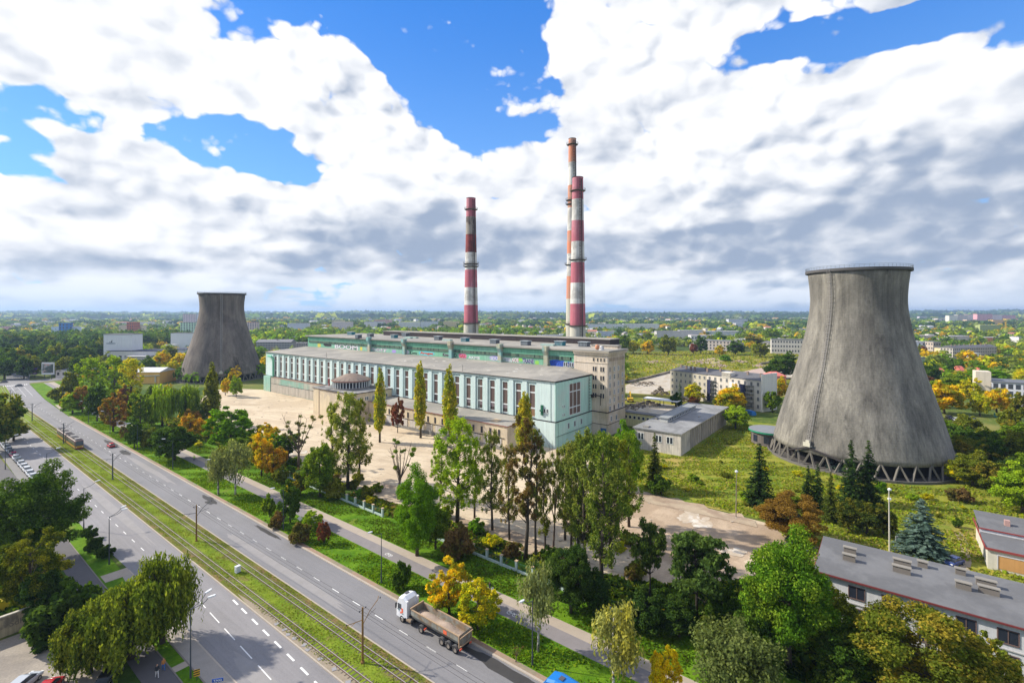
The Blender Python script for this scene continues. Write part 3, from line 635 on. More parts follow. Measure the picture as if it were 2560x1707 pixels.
for yy in (139.0, 240.0):
    b = MB(); b.tube([(146, yy, 23.7), (146, yy, 26.6)], 0.07, 5); Hb(b, 'vent_pipe', [dark])

# ---- annex in front
an = empty('annex_building', (132.3, 104.7, 0), label='low cream annex with flat grey roof and red edge along the mint hall', cat='building')
def An(b, name, m): return b.build(name, m, an, loc=(-132.3, -104.7, 0))
b = MB(); b.box(132.3, 145.0, 104.7, 183.6, 0, 8.6); An(b, 'wall', [creamB])
b = MB(); b.add([(131.9, 104.3, 8.75), (131.9, 183.6, 8.75), (145.25, 183.6, 9.2), (145.25, 104.3, 9.2)], [(0, 1, 2, 3)]); An(b, 'roof', [felt])
b = MB(); b.box(131.85, 132.28, 104.3, 183.6, 8.55, 8.74); b.box(132.28, 145, 104.3, 104.68, 8.55, 8.72); b.box(132.16, 132.29, 173.2, 173.5, 0, 8.55); An(b, 'roof_edge', [redtrim])
b = MB(); b.box(131.95, 132.28, 104.7, 183.5, 0, 1.2); An(b, 'base', [mat('grey_base', (0.22, 0.21, 0.19), streak=0.2)])
b = MB(); b.box(132.08, 132.29, 106, 171, 4.1, 4.3); An(b, 'sill_band', [dark])
for i in range(16): 
    yy = 108.0 + i * 4.05
    small_win(an, (132.3, 104.7), 132.28, yy, 4.9, 0.7, 2.0, 'x', fm=dark, mull=False)
for i in range(13):
    b = MB(); b.box(132.12, 132.3, 107.2 + i * 5.0, 110.6 + i * 5.0, 1.25, 4.0); An(b, 'panel', [mat('white_panel', (0.55, 0.51, 0.47), streak=0.25)])
pp = empty('plank_pile', (136.2, 112.6, 8.95), label='pile of pale planks lying on the flat grey annex roof', cat='planks')
for i in range(7): b = MB(); b.box(-1.7 + i * .5, -1.3 + i * .5, -1.6 + i * .1, 2.0, 0, .1); b.build('plank', mat('new_wood', (0.62, 0.45, 0.27), world=True), pp)

# ---- rotunda block
ro = empty('rotunda_building', (123.9, 183.7, 0), label='cream block carrying a round glazed drum with a brown conical roof', cat='building')
def Ro(b, name, m, s=False): return b.build(name, m, ro, s, loc=(-123.9, -183.7, 0))
b = MB(); b.box(123.9, 145.2, 183.7, 209.5, 0, 12.7); b.box(124.8, 144.0, 209.5, 216.3, 0, 12.5); Ro(b, 'wall', [creamB])
b = MB(); b.box(123.5, 145.25, 183.3, 209.8, 12.72, 12.95); b.box(124.4, 144.0, 209.8, 216.7, 12.52, 12.78); Ro(b, 'roof', [mat('rotunda_felt', (0.27, 0.26, 0.245), c2=(0.10, 0.10, 0.10), world=True)])
b = MB(); b.box(123.44, 123.5, 183.3, 209.8, 12.6, 12.9); b.box(123.44, 145.2, 183.24, 183.3, 12.6, 12.9); Ro(b, 'roof_edge', [dark])
for xx in (127.0, 130.6, 134.4, 141.0): 
    for d_ in (0, 0.95): small_win(ro, (123.9, 183.7), xx + d_, 183.7, 9.2, 0.55, 1.5, 'y', mull=False)
b = MB(); b.tube([(123.8, 209.7, 0), (123.8, 209.7, 12.6)], 0.12, 6); b.tube([(138, 183.6, 0), (138, 183.6, 12)], 0.1, 6); Ro(b, 'drainpipe', [mat('brown_pipe', (0.22, 0.13, 0.09))])
dc = (134.6, 200.0); RR = 8.5
b = MB(); b.lathe([(RR - .25, 12.9), (RR - .25, 13.7)], 40, dc, 0); b.lathe([(RR - .5, 13.7), (RR - .5, 16.0)], 40, dc, 1); b.lathe([(RR - .2, 16.0), (RR - .2, 16.6)], 40, dc, 0); Ro(b, 'drum', [mat('drum_grey', (0.22, 0.2, 0.19)), glass_dk])
for j in range(36):
    w = 2 * math.pi * j / 36; b = MB(); b.M = Matrix.Translation((dc[0], dc[1], 0)) @ Matrix.Rotation(w, 4, 'Z'); b.box(RR - .42, RR - .12, -.14, .14, 13.5, 16.2)
    Ro(b, 'post', [whitef])
b = MB(); b.lathe([(RR + .5, 16.55), (RR + .5, 16.85)], 48, dc, 1); b.lathe([(RR + .5, 16.85), (6.0, 18.0), (3.0, 19.2), (1.2, 19.6), (0.0, 19.6)], 48, dc, 0); b.lathe([(RR - .2, 16.55), (RR + .5, 16.55)], 48, dc, 1)
Ro(b, 'cone_roof', [mat('rusty_roof', (0.235, 0.175, 0.135), 0.8, 0.25, 0.3, 0.2, (0.16, 0.13, 0.11)), mat('rust_fascia', (0.33, 0.14, 0.10))])
for j in range(24):
    w = 2 * math.pi * j / 24 + 0.06; b = MB(); c_, s_ = math.cos(w), math.sin(w)
    b.beam((dc[0] + 9 * c_, dc[1] + 9 * s_, 16.9), (dc[0] + 1.2 * c_, dc[1] + 1.2 * s_, 19.62), 0.08); Ro(b, 'roof_seam', [dark])
b = MB(); b.box(131.6, 132.1, 214.0, 214.6, 12.7, 16.2); b.box(132.4, 132.8, 211.8, 212.3, 12.7, 15.6); Ro(b, 'flue', [mat('red_flue', (0.28, 0.06, 0.05))])

# ---- boiler house with the raised rear block
bo = empty('boiler_house', (172, YA, 0), label='tall green boiler house with graffiti band and flat roof behind the turbine hall', cat='factory hall')
def Bo(b, name, m, kind=None): return b.build(name, m, bo, kind=kind, loc=(-172, -YA, 0))
b = MB(); b.box(172.2, 214, 101.5, 305, 0, 32.4); Bo(b, 'wall', [green])
b = MB(); b.box(170.9, 215, 101.6, 306.2, 32.55, 33.1, 0); b.box(171.0, 214.9, 101.6, 306.1, 32.4, 32.55, 1); Bo(b, 'roof', [felt, mat('roof_rim', (0.45, 0.40, 0.32))])
b = MB(); b.box(171.9, 172.2, 102.2, 304.6, 29.9, 30.1); b.box(171.9, 172.2, 102.2, 304.6, 32.0, 32.4); b.box(171.95, 172.2, 102, 304.8, 25.4, 25.75, 1); Bo(b, 'band', [mat('band_green', (0.09, 0.25, 0.17)), dark])
sl = MB(); sl.box(-0.05, 0.22, -0.28, 0.28, 28.55, 29.85); slm = sl.mesh('window_slot', mat('slot_dark', (0.10, 0.12, 0.085), world=True)); slb = sl.mesh('window_slot', black); 
rr = random.Random(3); yy = 103.2; cnt = 0
mul = MB()
while yy < 303:
    near = (yy - YA) % 38.5
    if cnt < 290: link_mesh('window_slot', slb if rr.random() < 0.3 else slm, bo, (-0.02, yy - YA, 0)); cnt += 1
    mul.box(171.88, 172.2, yy + 0.30, yy + 0.42, 28.4, 30.0); yy += 0.715
Bo(mul, 'window_mullion', [mat('mullion_green', (0.20, 0.36, 0.27))], kind='stuff')
for yy in (113.5, 140.6 - 2, 170.0, 205.2, 236.0):
    b = MB(); b.box(170.6, 172.2, yy, yy + 2.0, 25.6, 30.0, 0); b.add([(170.6, yy, 30.0), (172.2, yy, 30.0), (172.2, yy + 2, 30.0), (170.6, yy + 2, 30.0), (169.7, yy, 32.0), (172.2, yy, 32.0), (172.2, yy + 2, 32.0), (169.7, yy + 2, 32.0)], [(0, 1, 5, 4), (3, 2, 6, 7), (0, 4, 7, 3)], 0)
    b.box(169.7, 172.2, yy - .02, yy + 2.02, 32.0, 34.0, 0); Bo(b, 'buttress', [mat('teal_duct', (0.24, 0.44, 0.42), c2=(0.45, 0.42, 0.30), streak=0.2)])
# raised rear block and monitors on the roof
b = MB(); b.box(205, 214.6, 101.8, 268, 33.1, 35.5, 1); b.box(204.6, 215, 101.5, 268.4, 35.5, 35.9, 0); b.box(204.85, 205, 101.8, 268, 33.15, 35.2, 1); Bo(b, 'rear_block', [felt, mat('dark_cladding', (0.045, 0.035, 0.038), streak=0.3)])
for j, (px, py, wd) in enumerate(((877, 833, 14), (1013, 837, 12), (1095, 846, 13), (1162, 850, 13), (1236, 855, 15), (1314, 859, 16), (1400, 860, 17), (1460, 862, 18), (925, 838, 10), (985, 841, 10), (895, 841, 9))):
    p = G(px, py + 4, 33.1); b = MB(); L = wd * dep(p) / FP * 1.35
    b.box(p.x - 1.2, p.x + 1.6, p.y - L / 2, p.y + L / 2, 33.1, 35.0, 1 if j % 3 else 2); b.box(p.x - 1.5, p.x + 1.9, p.y - L / 2 - .3, p.y + L / 2 + .3, 35.0, 35.25, 0)
    for q in range(6): b.box(p.x - 1.28, p.x - 1.2, p.y - L / 2 + (q + .5) * L / 6 - .1, p.y - L / 2 + (q + .5) * L / 6 + .1, 33.3, 35.0, 0)
    Bo(b, 'roof_monitor', [mat('monitor_roof', (0.30, 0.34, 0.36)), mat('monitor_glass', (0.09, 0.10, 0.12), 0.4), mat('monitor_teal', (0.03, 0.17, 0.21))])
for px, py, L in ((1118, 852, 6), (1370, 864, 7), (1030, 845, 9), (1020, 846, 6)):
    p = G(px, py, 33.1); b = MB(); b.box(p.x - 1, p.x + 1, p.y - L / 2, p.y + L / 2, 33.1, 33.9); Bo(b, 'roof_hatch', [mat('hatch_teal', (0.32, 0.42, 0.38))])

# graffiti: letters and blobs of paint, flat on the green wall (kept as print, a few millimetres proud)
def wall_py(px): # y on plane x=172
    k_ = (px - CP) / FP; Y = 172 / (SA + CA * k_); return (CA - SA * k_) * Y
gcol = {n: plain('spray_' + n, c_, 0.7) for n, c_ in dict(blue=(0.02, 0.09, 0.50), navy=(0.02, 0.02, 0.14), white=(0.62, 0.62, 0.64), pink=(0.60, 0.16, 0.32), red=(0.45, 0.06, 0.05), black=(0.012, 0.012, 0.012), cyan=(0.10, 0.50, 0.58), yellow=(0.60, 0.52, 0.08), lilac=(0.36, 0.26, 0.60), lime=(0.25, 0.55, 0.08), grey=(0.30, 0.29, 0.32), orange=(0.60, 0.24, 0.08)).items()}
def spray_blob(px0, px1, z0, z1, col, seed, off=0.0):
    ya, yb = wall_py(px1), wall_py(px0); r_ = random.Random(seed); n = 26; pts = []
    for i in range(n):
        w = 2 * math.pi * i / n; k_ = 0.86 + 0.28 * r_.random()
        cx, sx = math.cos(w), math.sin(w); q = max(abs(cx), abs(sx)) ** 0.6
        pts.append(((ya + yb) / 2 + (yb - ya) / 2 * k_ * cx / q, (z0 + z1) / 2 + (z1 - z0) / 2 * k_ * sx / q))
    b = MB(); b.add([(172.185 - off, y, z) for y, z in pts], [tuple(range(n))]); return Bo(b, 'graffiti', [gcol[col]])
def spray_text(s, px0, px1, z0, z1, col, outline=None, off=0.02, shear=0.0):
    ya, yb = wall_py(px1), wall_py(px0)
    for k_, (cc, wd) in enumerate(((outline, 0.06), (col, 0.0)) if outline else ((col, 0.0),)):
        if cc is None: continue
        cu = bpy.data.curves.new('graffiti', 'FONT'); cu.body = s; cu.size = 1.0; cu.offset = 0.035 + wd; cu.shear = shear; cu.resolution_u = 3
        o = bpy.data.objects.new('graffiti', cu); COL.objects.link(o); bpy.context.view_layer.update(); me = bpy.data.meshes.new_from_object(o)
        bpy.data.objects.remove(o); me.materials.clear(); me.materials.append(gcol[cc])
        xs = [v.co.x for v in me.vertices]; ys = [v.co.y for v in me.vertices]; x0, x1, y0, y1 = min(xs), max(xs), min(ys), max(ys)
        for v in me.vertices:
            u, w = (v.co.x - x0) / (x1 - x0), (v.co.y - y0) / (y1 - y0)
            v.co = (172.185 - off - 0.012 * k_, yb - u * (yb - ya), z0 + w * (z1 - z0))
        me.update(); link_mesh('graffiti', me, bo, (-172, -YA, 0))
spray_blob(1373, 1411, 25.6, 28.4, 'blue', 1); spray_text('SOWE', 1376, 1408, 26.0, 28.0, 'blue', 'navy'); spray_blob(1413, 1447, 25.8, 27.8, 'blue', 2); spray_text('EREK', 1415, 1445, 26.0, 27.5, 'navy', 'white')
spray_text('TRANE', 1305, 1334, 26.0, 28.0, 'navy', 'white'); spray_text('NOE', 1279, 1296, 26.0, 28.0, 'white', 'red'); spray_blob(1296, 1306, 26.6, 28.0, 'lime', 5)
spray_text('RUTBEL', 1248, 1279, 26.0, 27.9, 'white', 'grey'); spray_blob(1224, 1247, 26.2, 28.2, 'lilac', 6); spray_text('SEAZ', 1226, 1246, 26.3, 27.9, 'white', 'blue')
spray_text('AKME', 1170, 1199, 26.0, 27.4, 'white', None); spray_blob(1145, 1166, 26.0, 28.3, 'pink', 7); spray_text('GAK', 1147, 1164, 26.2, 27.9, 'red', 'pink'); spray_text('2ED', 1126, 1141, 26.2, 28.1, 'black', None); spray_text('Kmu', 1106, 1121, 26.2, 27.8, 'black', 'grey')
spray_blob(1046, 1086, 25.9, 28.0, 'cyan', 8); spray_text('Arogaz', 1049, 1083, 26.2, 27.7, 'red', 'orange'); spray_text('Lwo', 1025, 1042, 26.0, 27.5, 'black', None); spray_blob(1004, 1022, 25.9, 28.1, 'white', 9); spray_text('JB', 1007, 1020, 26.2, 27.9, 'white', 'blue')
spray_blob(979, 989, 26.0, 27.6, 'lilac', 10); spray_text('WONT', 913, 967, 26.0, 28.0, 'grey', 'white'); spray_text('BOOM', 836, 894, 25.9, 28.6, 'white', 'black'); spray_blob(808, 828, 26.6, 29.0, 'black', 12); spray_blob(793, 801, 25.9, 28.4, 'yellow', 13); spray_blob(899, 905, 25.8, 28.0, 'yellow', 14); spray_blob(1337, 1347, 25.7, 27.4, 'lime', 15)
for yy in (102.0, 104.8): 
    for d_ in (0, 1.0): small_win(bo, (172, YA), 172.18, yy + d_, 26.0, 0.6, 1.6, 'x', mull=False)

# ---- office tower at the near end
tw = empty('office_tower', (172, 86.5, 0), label='stained cream office tower with eight storeys of small windows beside the mint hall', cat='building')
def Tw(b, name, m): return b.build(name, m, tw, loc=(-172, -86.5, 0))
b = MB(); b.box(172.0, 187.7, 86.5, 101.45, 9.3, 31.6); b.box(171.85, 187.85, 86.35, 101.45, 0, 9.1); Tw(b, 'wall', [cream])
b = MB(); b.box(171.3, 188.4, 85.8, 101.5, 31.6, 32.4, 0); b.box(170.9, 188.8, 85.4, 101.5, 32.4, 32.7, 1); b.box(170.9, 188.8, 85.4, 101.52, 32.7, 33.25, 2); b.box(171.8, 187.9, 86.3, 101.45, 28.2, 28.4, 0); Tw(b, 'cornice', [cream, mat('cornice_edge', (0.45, 0.38, 0.29)), felt])
b = MB(); b.box(171.6, 188.1, 86.1, 93.3, 9.1, 9.35); b.box(187.85, 188.1, 86.2, 101.4, 9.1, 9.3); b.box(171.7, 188.0, 86.2, 93, 4.4, 4.55); Tw(b, 'ledge', [dark])
for r_ in range(4):
    z = 25.0 - r_ * 3.45
    for y0_ in (88.2, 91.5):
        for d_ in (0, 1.0): small_win(tw, (172, 86.5), 172.0, y0_ + d_ - 0.3, z, 0.66, 1.75, 'x', mull=False, fm=mat('sill_cream', (0.55, 0.47, 0.37)))
for y0_ in (87.6, 89.0, 90.4, 92.2): small_win(tw, (172, 86.5), 172.0, y0_, 28.9, 0.55, 1.3, 'x', mull=False, fm=_MC['sill_cream'])
for r_ in range(6):
    z = 24.9 - r_ * 3.05
    for c_ in range(4): small_win(tw, (172, 86.5), 173.6 + c_ * 3.75, 86.5, z, 1.05, 1.75, 'y', fm=whitef if (r_ + c_) % 3 else _MC['sill_cream'], pm=mat('dusty_glass', (0.20, 0.19, 0.19), 0.5) if r_ < 5 and (r_ * c_) % 4 != 1 else glass_dk)
for c_ in range(12): small_win(tw, (172, 86.5), 173.2 + c_ * 1.2, 86.5, 29.0, 0.55, 1.3, 'y', mull=False, fm=cream, pm=mat('brown_slot', (0.22, 0.15, 0.11)))
for xx, zz in ((174.5, 5.6), (179.0, 5.4), (183, 1.2)): small_win(tw, (172, 86.5), xx, 86.35, zz, 1.0, 1.8, 'y')
b = MB(); b.box(171.2, 172.0, 92.3, 93.3, 14.6, 15.6); b.box(170.6, 171.4, 88.9, 93.2, 15.5, 15.8); b.box(170.6, 170.8, 88.8, 89.0, 12.0, 15.6); Tw(b, 'pipe_bracket', [dark])
b = MB(); b.box(171.5, 171.84, 86.9, 89.2, 0.2, 3.0); Tw(b, 'door', [plain('blue_door', (0.02, 0.10, 0.28))])
# roof things on the tower
b = MB(); b.lathe([(0.0, 33.2), (0.75, 33.6), (0.95, 34.4), (0.6, 35.2), (0.0, 35.4)], 12, (175.0, 92.5)); tag(b.build('spray_ball', mat('orange_tank', (0.52, 0.24, 0.14)), smooth=True), 'orange rounded tank standing on the tower roof edge', 'tank')
b = MB(); b.tube([(174.6, 90.4, 33.2), (174.6, 90.4, 33.6)], 0.9, 12); b.M = Matrix.Translation((174.6, 90.4, 34.0)) @ Matrix.Rotation(0.9, 4, 'Y'); b.lathe([(0.0, 0.0), (0.6, 0.1), (0.95, 0.35), (0.9, 0.37), (0.55, 0.16), (0.0, 0.06)], 14); tag(b.build('satellite_dish', mat('dish_white', (0.6, 0.6, 0.62)), smooth=True), 'white satellite dish on the tower roof beside the orange tank', 'dish')
b = MB(); b.box(184, 187.5, 88, 100, 33.25, 34.3, 0); b.box(183.7, 187.9, 87.7, 100.3, 34.3, 34.55, 1); Tw(b, 'roof_hut', [cream, felt])

# ---- yellow corridor, workshop with skylight
yl = empty('corridor_building', (194, 71.6, 0), label='narrow yellow corridor with a dark window row linking tower and workshop', cat='building')
b = MB(); b.box(0, 3.5, 0, 22.5, 0, 5.6); b.build('wall', mat('yellow_render', (0.68, 0.62, 0.32), streak=0.2), yl)
b = MB(); b.box(-.3, 3.8, -.3, 22.8, 5.6, 5.85); b.build('roof', felt2, yl)
for i in range(11): small_win(yl, (0, 0), 0, 1.2 + i * 1.95, 3.3, 1.0, 1.1, 'x', fm=whitef, pm=black if i > 4 else glass_dk, mull=False)
wk = empty('workshop', (163.5, 55.2, 0), label='flat roofed grey workshop with a long glazed skylight on top', cat='building')
b = MB(); b.box(0, 10, 0, 16.6, 0, 7.1); b.box(10, 59.5, .5, 16.3, 0, 7.1); b.build('wall', mat('grey_render', (0.62, 0.56, 0.49), streak=0.28, var=0.15, c2=(0.42, 0.38, 0.35)), wk)
b = MB(); b.box(-.4, 60, -.4, 17.0, 7.12, 7.5, 0); b.box(-.45, 60.1, -.46, -.4, 7.2, 7.45, 1); b.build('roof', [mat('workshop_felt', (0.19, 0.19, 0.19), c2=(0.26, 0.26, 0.26), world=True), mat('buff_edge', (0.5, 0.42, 0.32))], wk)
b = MB(); b.box(14, 47, 9.6, 12.6, 7.5, 8.9, 1); b.prism([(13.6, 9.2), (47.4, 9.2), (47.4, 13.0), (13.6, 13.0)], 8.9, 9.15, 0); b.build('skylight', [mat('skylight_roof', (0.26, 0.27, 0.27)), mat('skylight_wall', (0.42, 0.42, 0.40))], wk)
for i in range(18): small_win(wk, (0, 0), 14.6 + i * 1.8, 9.6, 7.75, 1.3, 0.8, 'y', fm=whitef, mull=False)
for i in range(20):
    b = MB(); b.box(11.5 + i * 2.4, 12.1 + i * 2.4, 0.2, 0.5, 0, 7.1); b.build('pilaster', mat('pier_buff', (0.46, 0.40, 0.33), streak=0.3), wk)
for yy in (3.3, 7.2, 13.6): 
    for d_ in (0, 1.1): small_win(wk, (0, 0), 0, yy + d_ - 0.5, 3.6, 0.85, 2.1, 'x', mull=False)
b = MB(); b.box(1.5, 3.5, 12, 14, 7.5, 7.9); b.box(16, 17.5, 14.5, 15.6, 7.5, 8.0); b.box(30, 32, 3, 3.5, 7.5, 7.75); b.build('roof_hatch', felt, wk)
sh = empty('open_shed', G(1655, 1015, 0), 0.0, 'white flat roofed open shed behind the workshop', 'shed')
b = MB(); b.box(-3, 3, -9, 9, 3.3, 3.6); b.build('roof', mat('white_sheet', (0.66, 0.66, 0.67)), sh)
for x, y in ((-2.6, -8.6), (2.6, -8.6), (-2.6, 8.6), (2.6, 8.6), (-2.6, 0), (2.6, 0)):
    b = MB(); b.box(x - .12, x + .12, y - .12, y + .12, 0, 3.3); b.build('post', _MC['grey_steel'], sh)

# ------------------------------------------------------------------ chimneys
paintR = mat('faded_red', (0.44, 0.13, 0.165), 0.8, 0.16, 0.08, 0.1, (0.50, 0.21, 0.25), streak=0.18, c2amt=0.4, c2scale=0.06)
paintO = mat('faded_orange', (0.60, 0.22, 0.12), 0.8, 0.12, 0.08, 0.1, (0.48, 0.26, 0.19), streak=0.12)
paintW = mat('faded_white', (0.70, 0.68, 0.64), 0.85, 0.12, 0.08, 0.1, (0.44, 0.42, 0.39), streak=0.25, c2amt=0.5, c2scale=0.08)
concW = mat('pale_concrete', (0.52, 0.49, 0.41), 0.9, 0.1, 0.1, 0.08, streak=0.15)
soot = mat('sooty_white', (0.33, 0.29, 0.25), 0.9, 0.4, 0.15, 0.2, (0.10, 0.07, 0.06), streak=0.4, c2amt=0.6, c2scale=0.12); sootR = mat('sooty_red', (0.26, 0.06, 0.055), 0.9, 0.3, 0.15, 0.2, (0.09, 0.03, 0.03), streak=0.4, c2amt=0.6, c2scale=0.1)
def chimney(label, px, x, H, r0, r1, edges, mats, plats, base_px=None):
    k_ = (px - CP) / FP; Y = x / (SA + CA * k_); y = (CA - SA * k_) * Y
    t = empty('factory_chimney', (x, y, 0), label=label, cat='chimney', group='striped chimneys behind the power plant')
    rad_ = lambda z: r0 + (r1 - r0) * (z / H) ** 0.85
    zs = [0] + edges + [H]
    for i in range(len(zs) - 1):
        a_, b_ = zs[i], zs[i + 1]; q = MB(); n = 5
        q.lathe([(rad_(a_ + (b_ - a_) * j / n), a_ + (b_ - a_) * j / n) for j in range(n + 1)], 32)
        q.build('shaft' if i == 0 else 'painted_band', mats[i], t, True)
    q = MB(); q.lathe([(rad_(H), H), (rad_(H) + .15, H + .3), (rad_(H) - .5, H + .3), (rad_(H) - .5, H - 4), (0, H - 4)], 32); q.build('rim', black if False else mat('soot', (0.02, 0.018, 0.016)), t)
    for z in plats:
        q = MB(); r_ = rad_(z); q.lathe([(r_, z), (r_ + 1.0, z), (r_ + 1.0, z + .14), (r_, z + .18)], 24); q.lathe([(r_, z - .5), (r_ + .2, z - .5), (r_ + .8, z), (r_, z)], 24)
        for hh in (0.6, 1.15): q.lathe([(r_ + 1.15, z + hh), (r_ + 1.22, z + hh), (r_ + 1.22, z + hh + .07), (r_ + 1.15, z + hh + .07)], 24, close=True)
        for j in range(20):
            w = 2 * math.pi * j / 20; q.box(0, 0, 0, 0, 0, 0) if False else q.beam((math.cos(w) * (r_ + 1.18), math.sin(w) * (r_ + 1.18), z), (math.cos(w) * (r_ + 1.18), math.sin(w) * (r_ + 1.18), z + 1.2), 0.07)
        q.build('platform', mat('platform_steel', (0.13, 0.115, 0.10), 0.7), t)
    # caged ladder and conduit up the side facing the camera
    q = MB(); toC = Vector((-x, -y, 0)).normalized(); sd_ = Vector((-toC.y, toC.x, 0)); zz = 2.0
    dr = (toC + sd_ * 0.35).normalized(); s2 = Vector((-dr.y, dr.x, 0))
    def P_(z, o, out=0.25): return dr * (rad_(z) + out) + s2 * o + Vector((0, 0, z))
    st = [P_(z_, 0) for z_ in np.linspace(2, H - 1, 12)]
    for o in (-.3, .3):
        for i in range(11): q.beam(P_(2 + (H - 3) * i / 11, o), P_(2 + (H - 3) * (i + 1) / 11, o), 0.09)
    z = 3.0
    while z < H - 1: q.beam(P_(z, -.35, .3), P_(z, .35, .3), 0.1); q.beam(P_(z, -.45, .75), P_(z, .45, .75), 0.08); z += 1.6
    for i in range(11): q.beam(P_(2 + (H - 3) * i / 11, 1.1, 0.1), P_(2 + (H - 3) * (i + 1) / 11, 1.1, 0.1), 0.34)
    q.build('ladder', mat('ladder_dark', (0.06, 0.05, 0.05)), t)
    return t
def zs_at(px, x, ys):  # heights from photo rows
    k_ = (px - CP) / FP; Y = x / (SA + CA * k_); return [CAMH - (v - HP) * Y / FP for v in ys]
f5 = lambda y: 340 + y / 3.017
E1 = zs_at(1445, 225, [f5(v) for v in (1430, 1265, 1108, 955, 797, 640, 480)]); P1 = zs_at(1445, 225, [f5(v) for v in (1430, 935, 415)])
chimney('nearer of the two right hand chimneys, fat, with dark red and white bands', 1444.5, 225, 119.3, 5.0, 2.85, E1, [concW, paintR, paintW, paintR, paintW, paintR, paintW, paintR], P1)
E2 = zs_at(1177, 225, [f5(v) for v in (1408, 1274, 1142, 1010, 880, 745, 612)]); P2 = zs_at(1177, 225, [f5(v) for v in (1410, 985, 965, 556)])
chimney('lone chimney on the left of the group, soot stained near its top', 1177.5, 225, 119.4, 5.6, 2.85, E2, [concW, paintR, paintW, paintR, paintW, sootR, soot, paintR], P2)
E3 = zs_at(1430, 249, [f5(v) for v in (1228, 1058, 888, 717, 545, 375, 202)]); P3 = zs_at(1430, 249, [f5(v) for v in (1416, 972, 517, 487, 68)])
chimney('tallest slender chimney with orange and white bands, half hidden by the red one', 1431.0, 249, 150.4, 4.6, 2.2, E3, [concW, paintO, paintW, paintO, paintW, paintO, paintW, paintO], P3)

# ------------------------------------------------------------------ cooling towers
def tower_concrete(name, c1, c2, dark_amt):
    m, t, b, out = new_mat(name)
    P = t.node('ShaderNodeTexCoord').outputs['Object']
    st = t.noise(t.mapping(P, scale=(1, 1, 0.035)), 0.55, 7, 0.62, 0.1); st2 = t.noise(t.mapping(P, scale=(1, 1, 0.02)), 2.2, 5, 0.6)
    hz = t.node('ShaderNodeTexWave', wave_type='BANDS', bands_direction='Z'); t.put(hz.inputs['Vector'], P); hz.inputs['Scale'].default_value = 0.42; hz.inputs['Distortion'].default_value = 0.6
    big = t.noise(t.mapping(P, scale=(1, 1, 0.5)), 0.075, 5, 0.6, 0.4); fine = t.noise(P, 1.6, 6, 0.75)
    spots = t.noise(t.mapping(P, scale=(1, 1, 0.4)), 0.16, 8, 0.72, 0.8)
    c = t.mix(t.ss(big, 0.40, 0.62), c1, c2)
    v = t.math('MULTIPLY_ADD', t.math('SUBTRACT', st, 0.5), 1.5, 1.0)
    v = t.math('ADD', v, t.math('MULTIPLY', t.math('SUBTRACT', st2, 0.5), 0.9))
    v = t.math('ADD', v, t.math('MULTIPLY', t.math('SUBTRACT', fine, 0.5), 0.8))
    v = t.math('MULTIPLY', v, t.ss(hz.outputs['Fac'], 0.0, 0.25, 0.95, 1.0))
    v = t.math('MULTIPLY', v, t.ss(spots, 0.56, 0.70, 1.0, 1.0 - dark_amt))
    vc = t.node('ShaderNodeCombineColor')
    for i in range(3): t.put(vc.inputs[i], v)
    t.put(b.inputs['Base Color'], t.mix(1.0, c, vc.outputs[0], 'MULTIPLY')); b.inputs['Roughness'].default_value = 0.95
    bn = t.node('ShaderNodeBump'); bn.inputs['Distance'].default_value = 0.12; t.put(bn.inputs['Height'], fine); t.l.new(bn.outputs[0], b.inputs['Normal'])
    return m
PROF = [(4.2, 24.6), (7.1, 23.9), (14.3, 22.1), (21.6, 20.0), (28.9, 17.8), (36.1, 15.9), (43.4, 14.3), (50.7, 13.35), (56.5, 13.5), (61.4, 14.0)]
def prof_r(z):
    for (a, ra), (b_, rb) in zip(PROF[:-1], PROF[1:]):
        if z <= b_:
            i = PROF.index((a, ra)); 
            t_ = (z - a) / (b_ - a); p0 = PROF[max(i - 1, 0)][1]; p3 = PROF[min(i + 2, len(PROF) - 1)][1]
            return 0.5 * (2 * ra + (rb - p0) * t_ + (2 * p0 - 5 * ra + 4 * rb - p3) * t_ ** 2 + (3 * ra - p0 - 3 * rb + p3) * t_ ** 3)
    return PROF[-1][1]
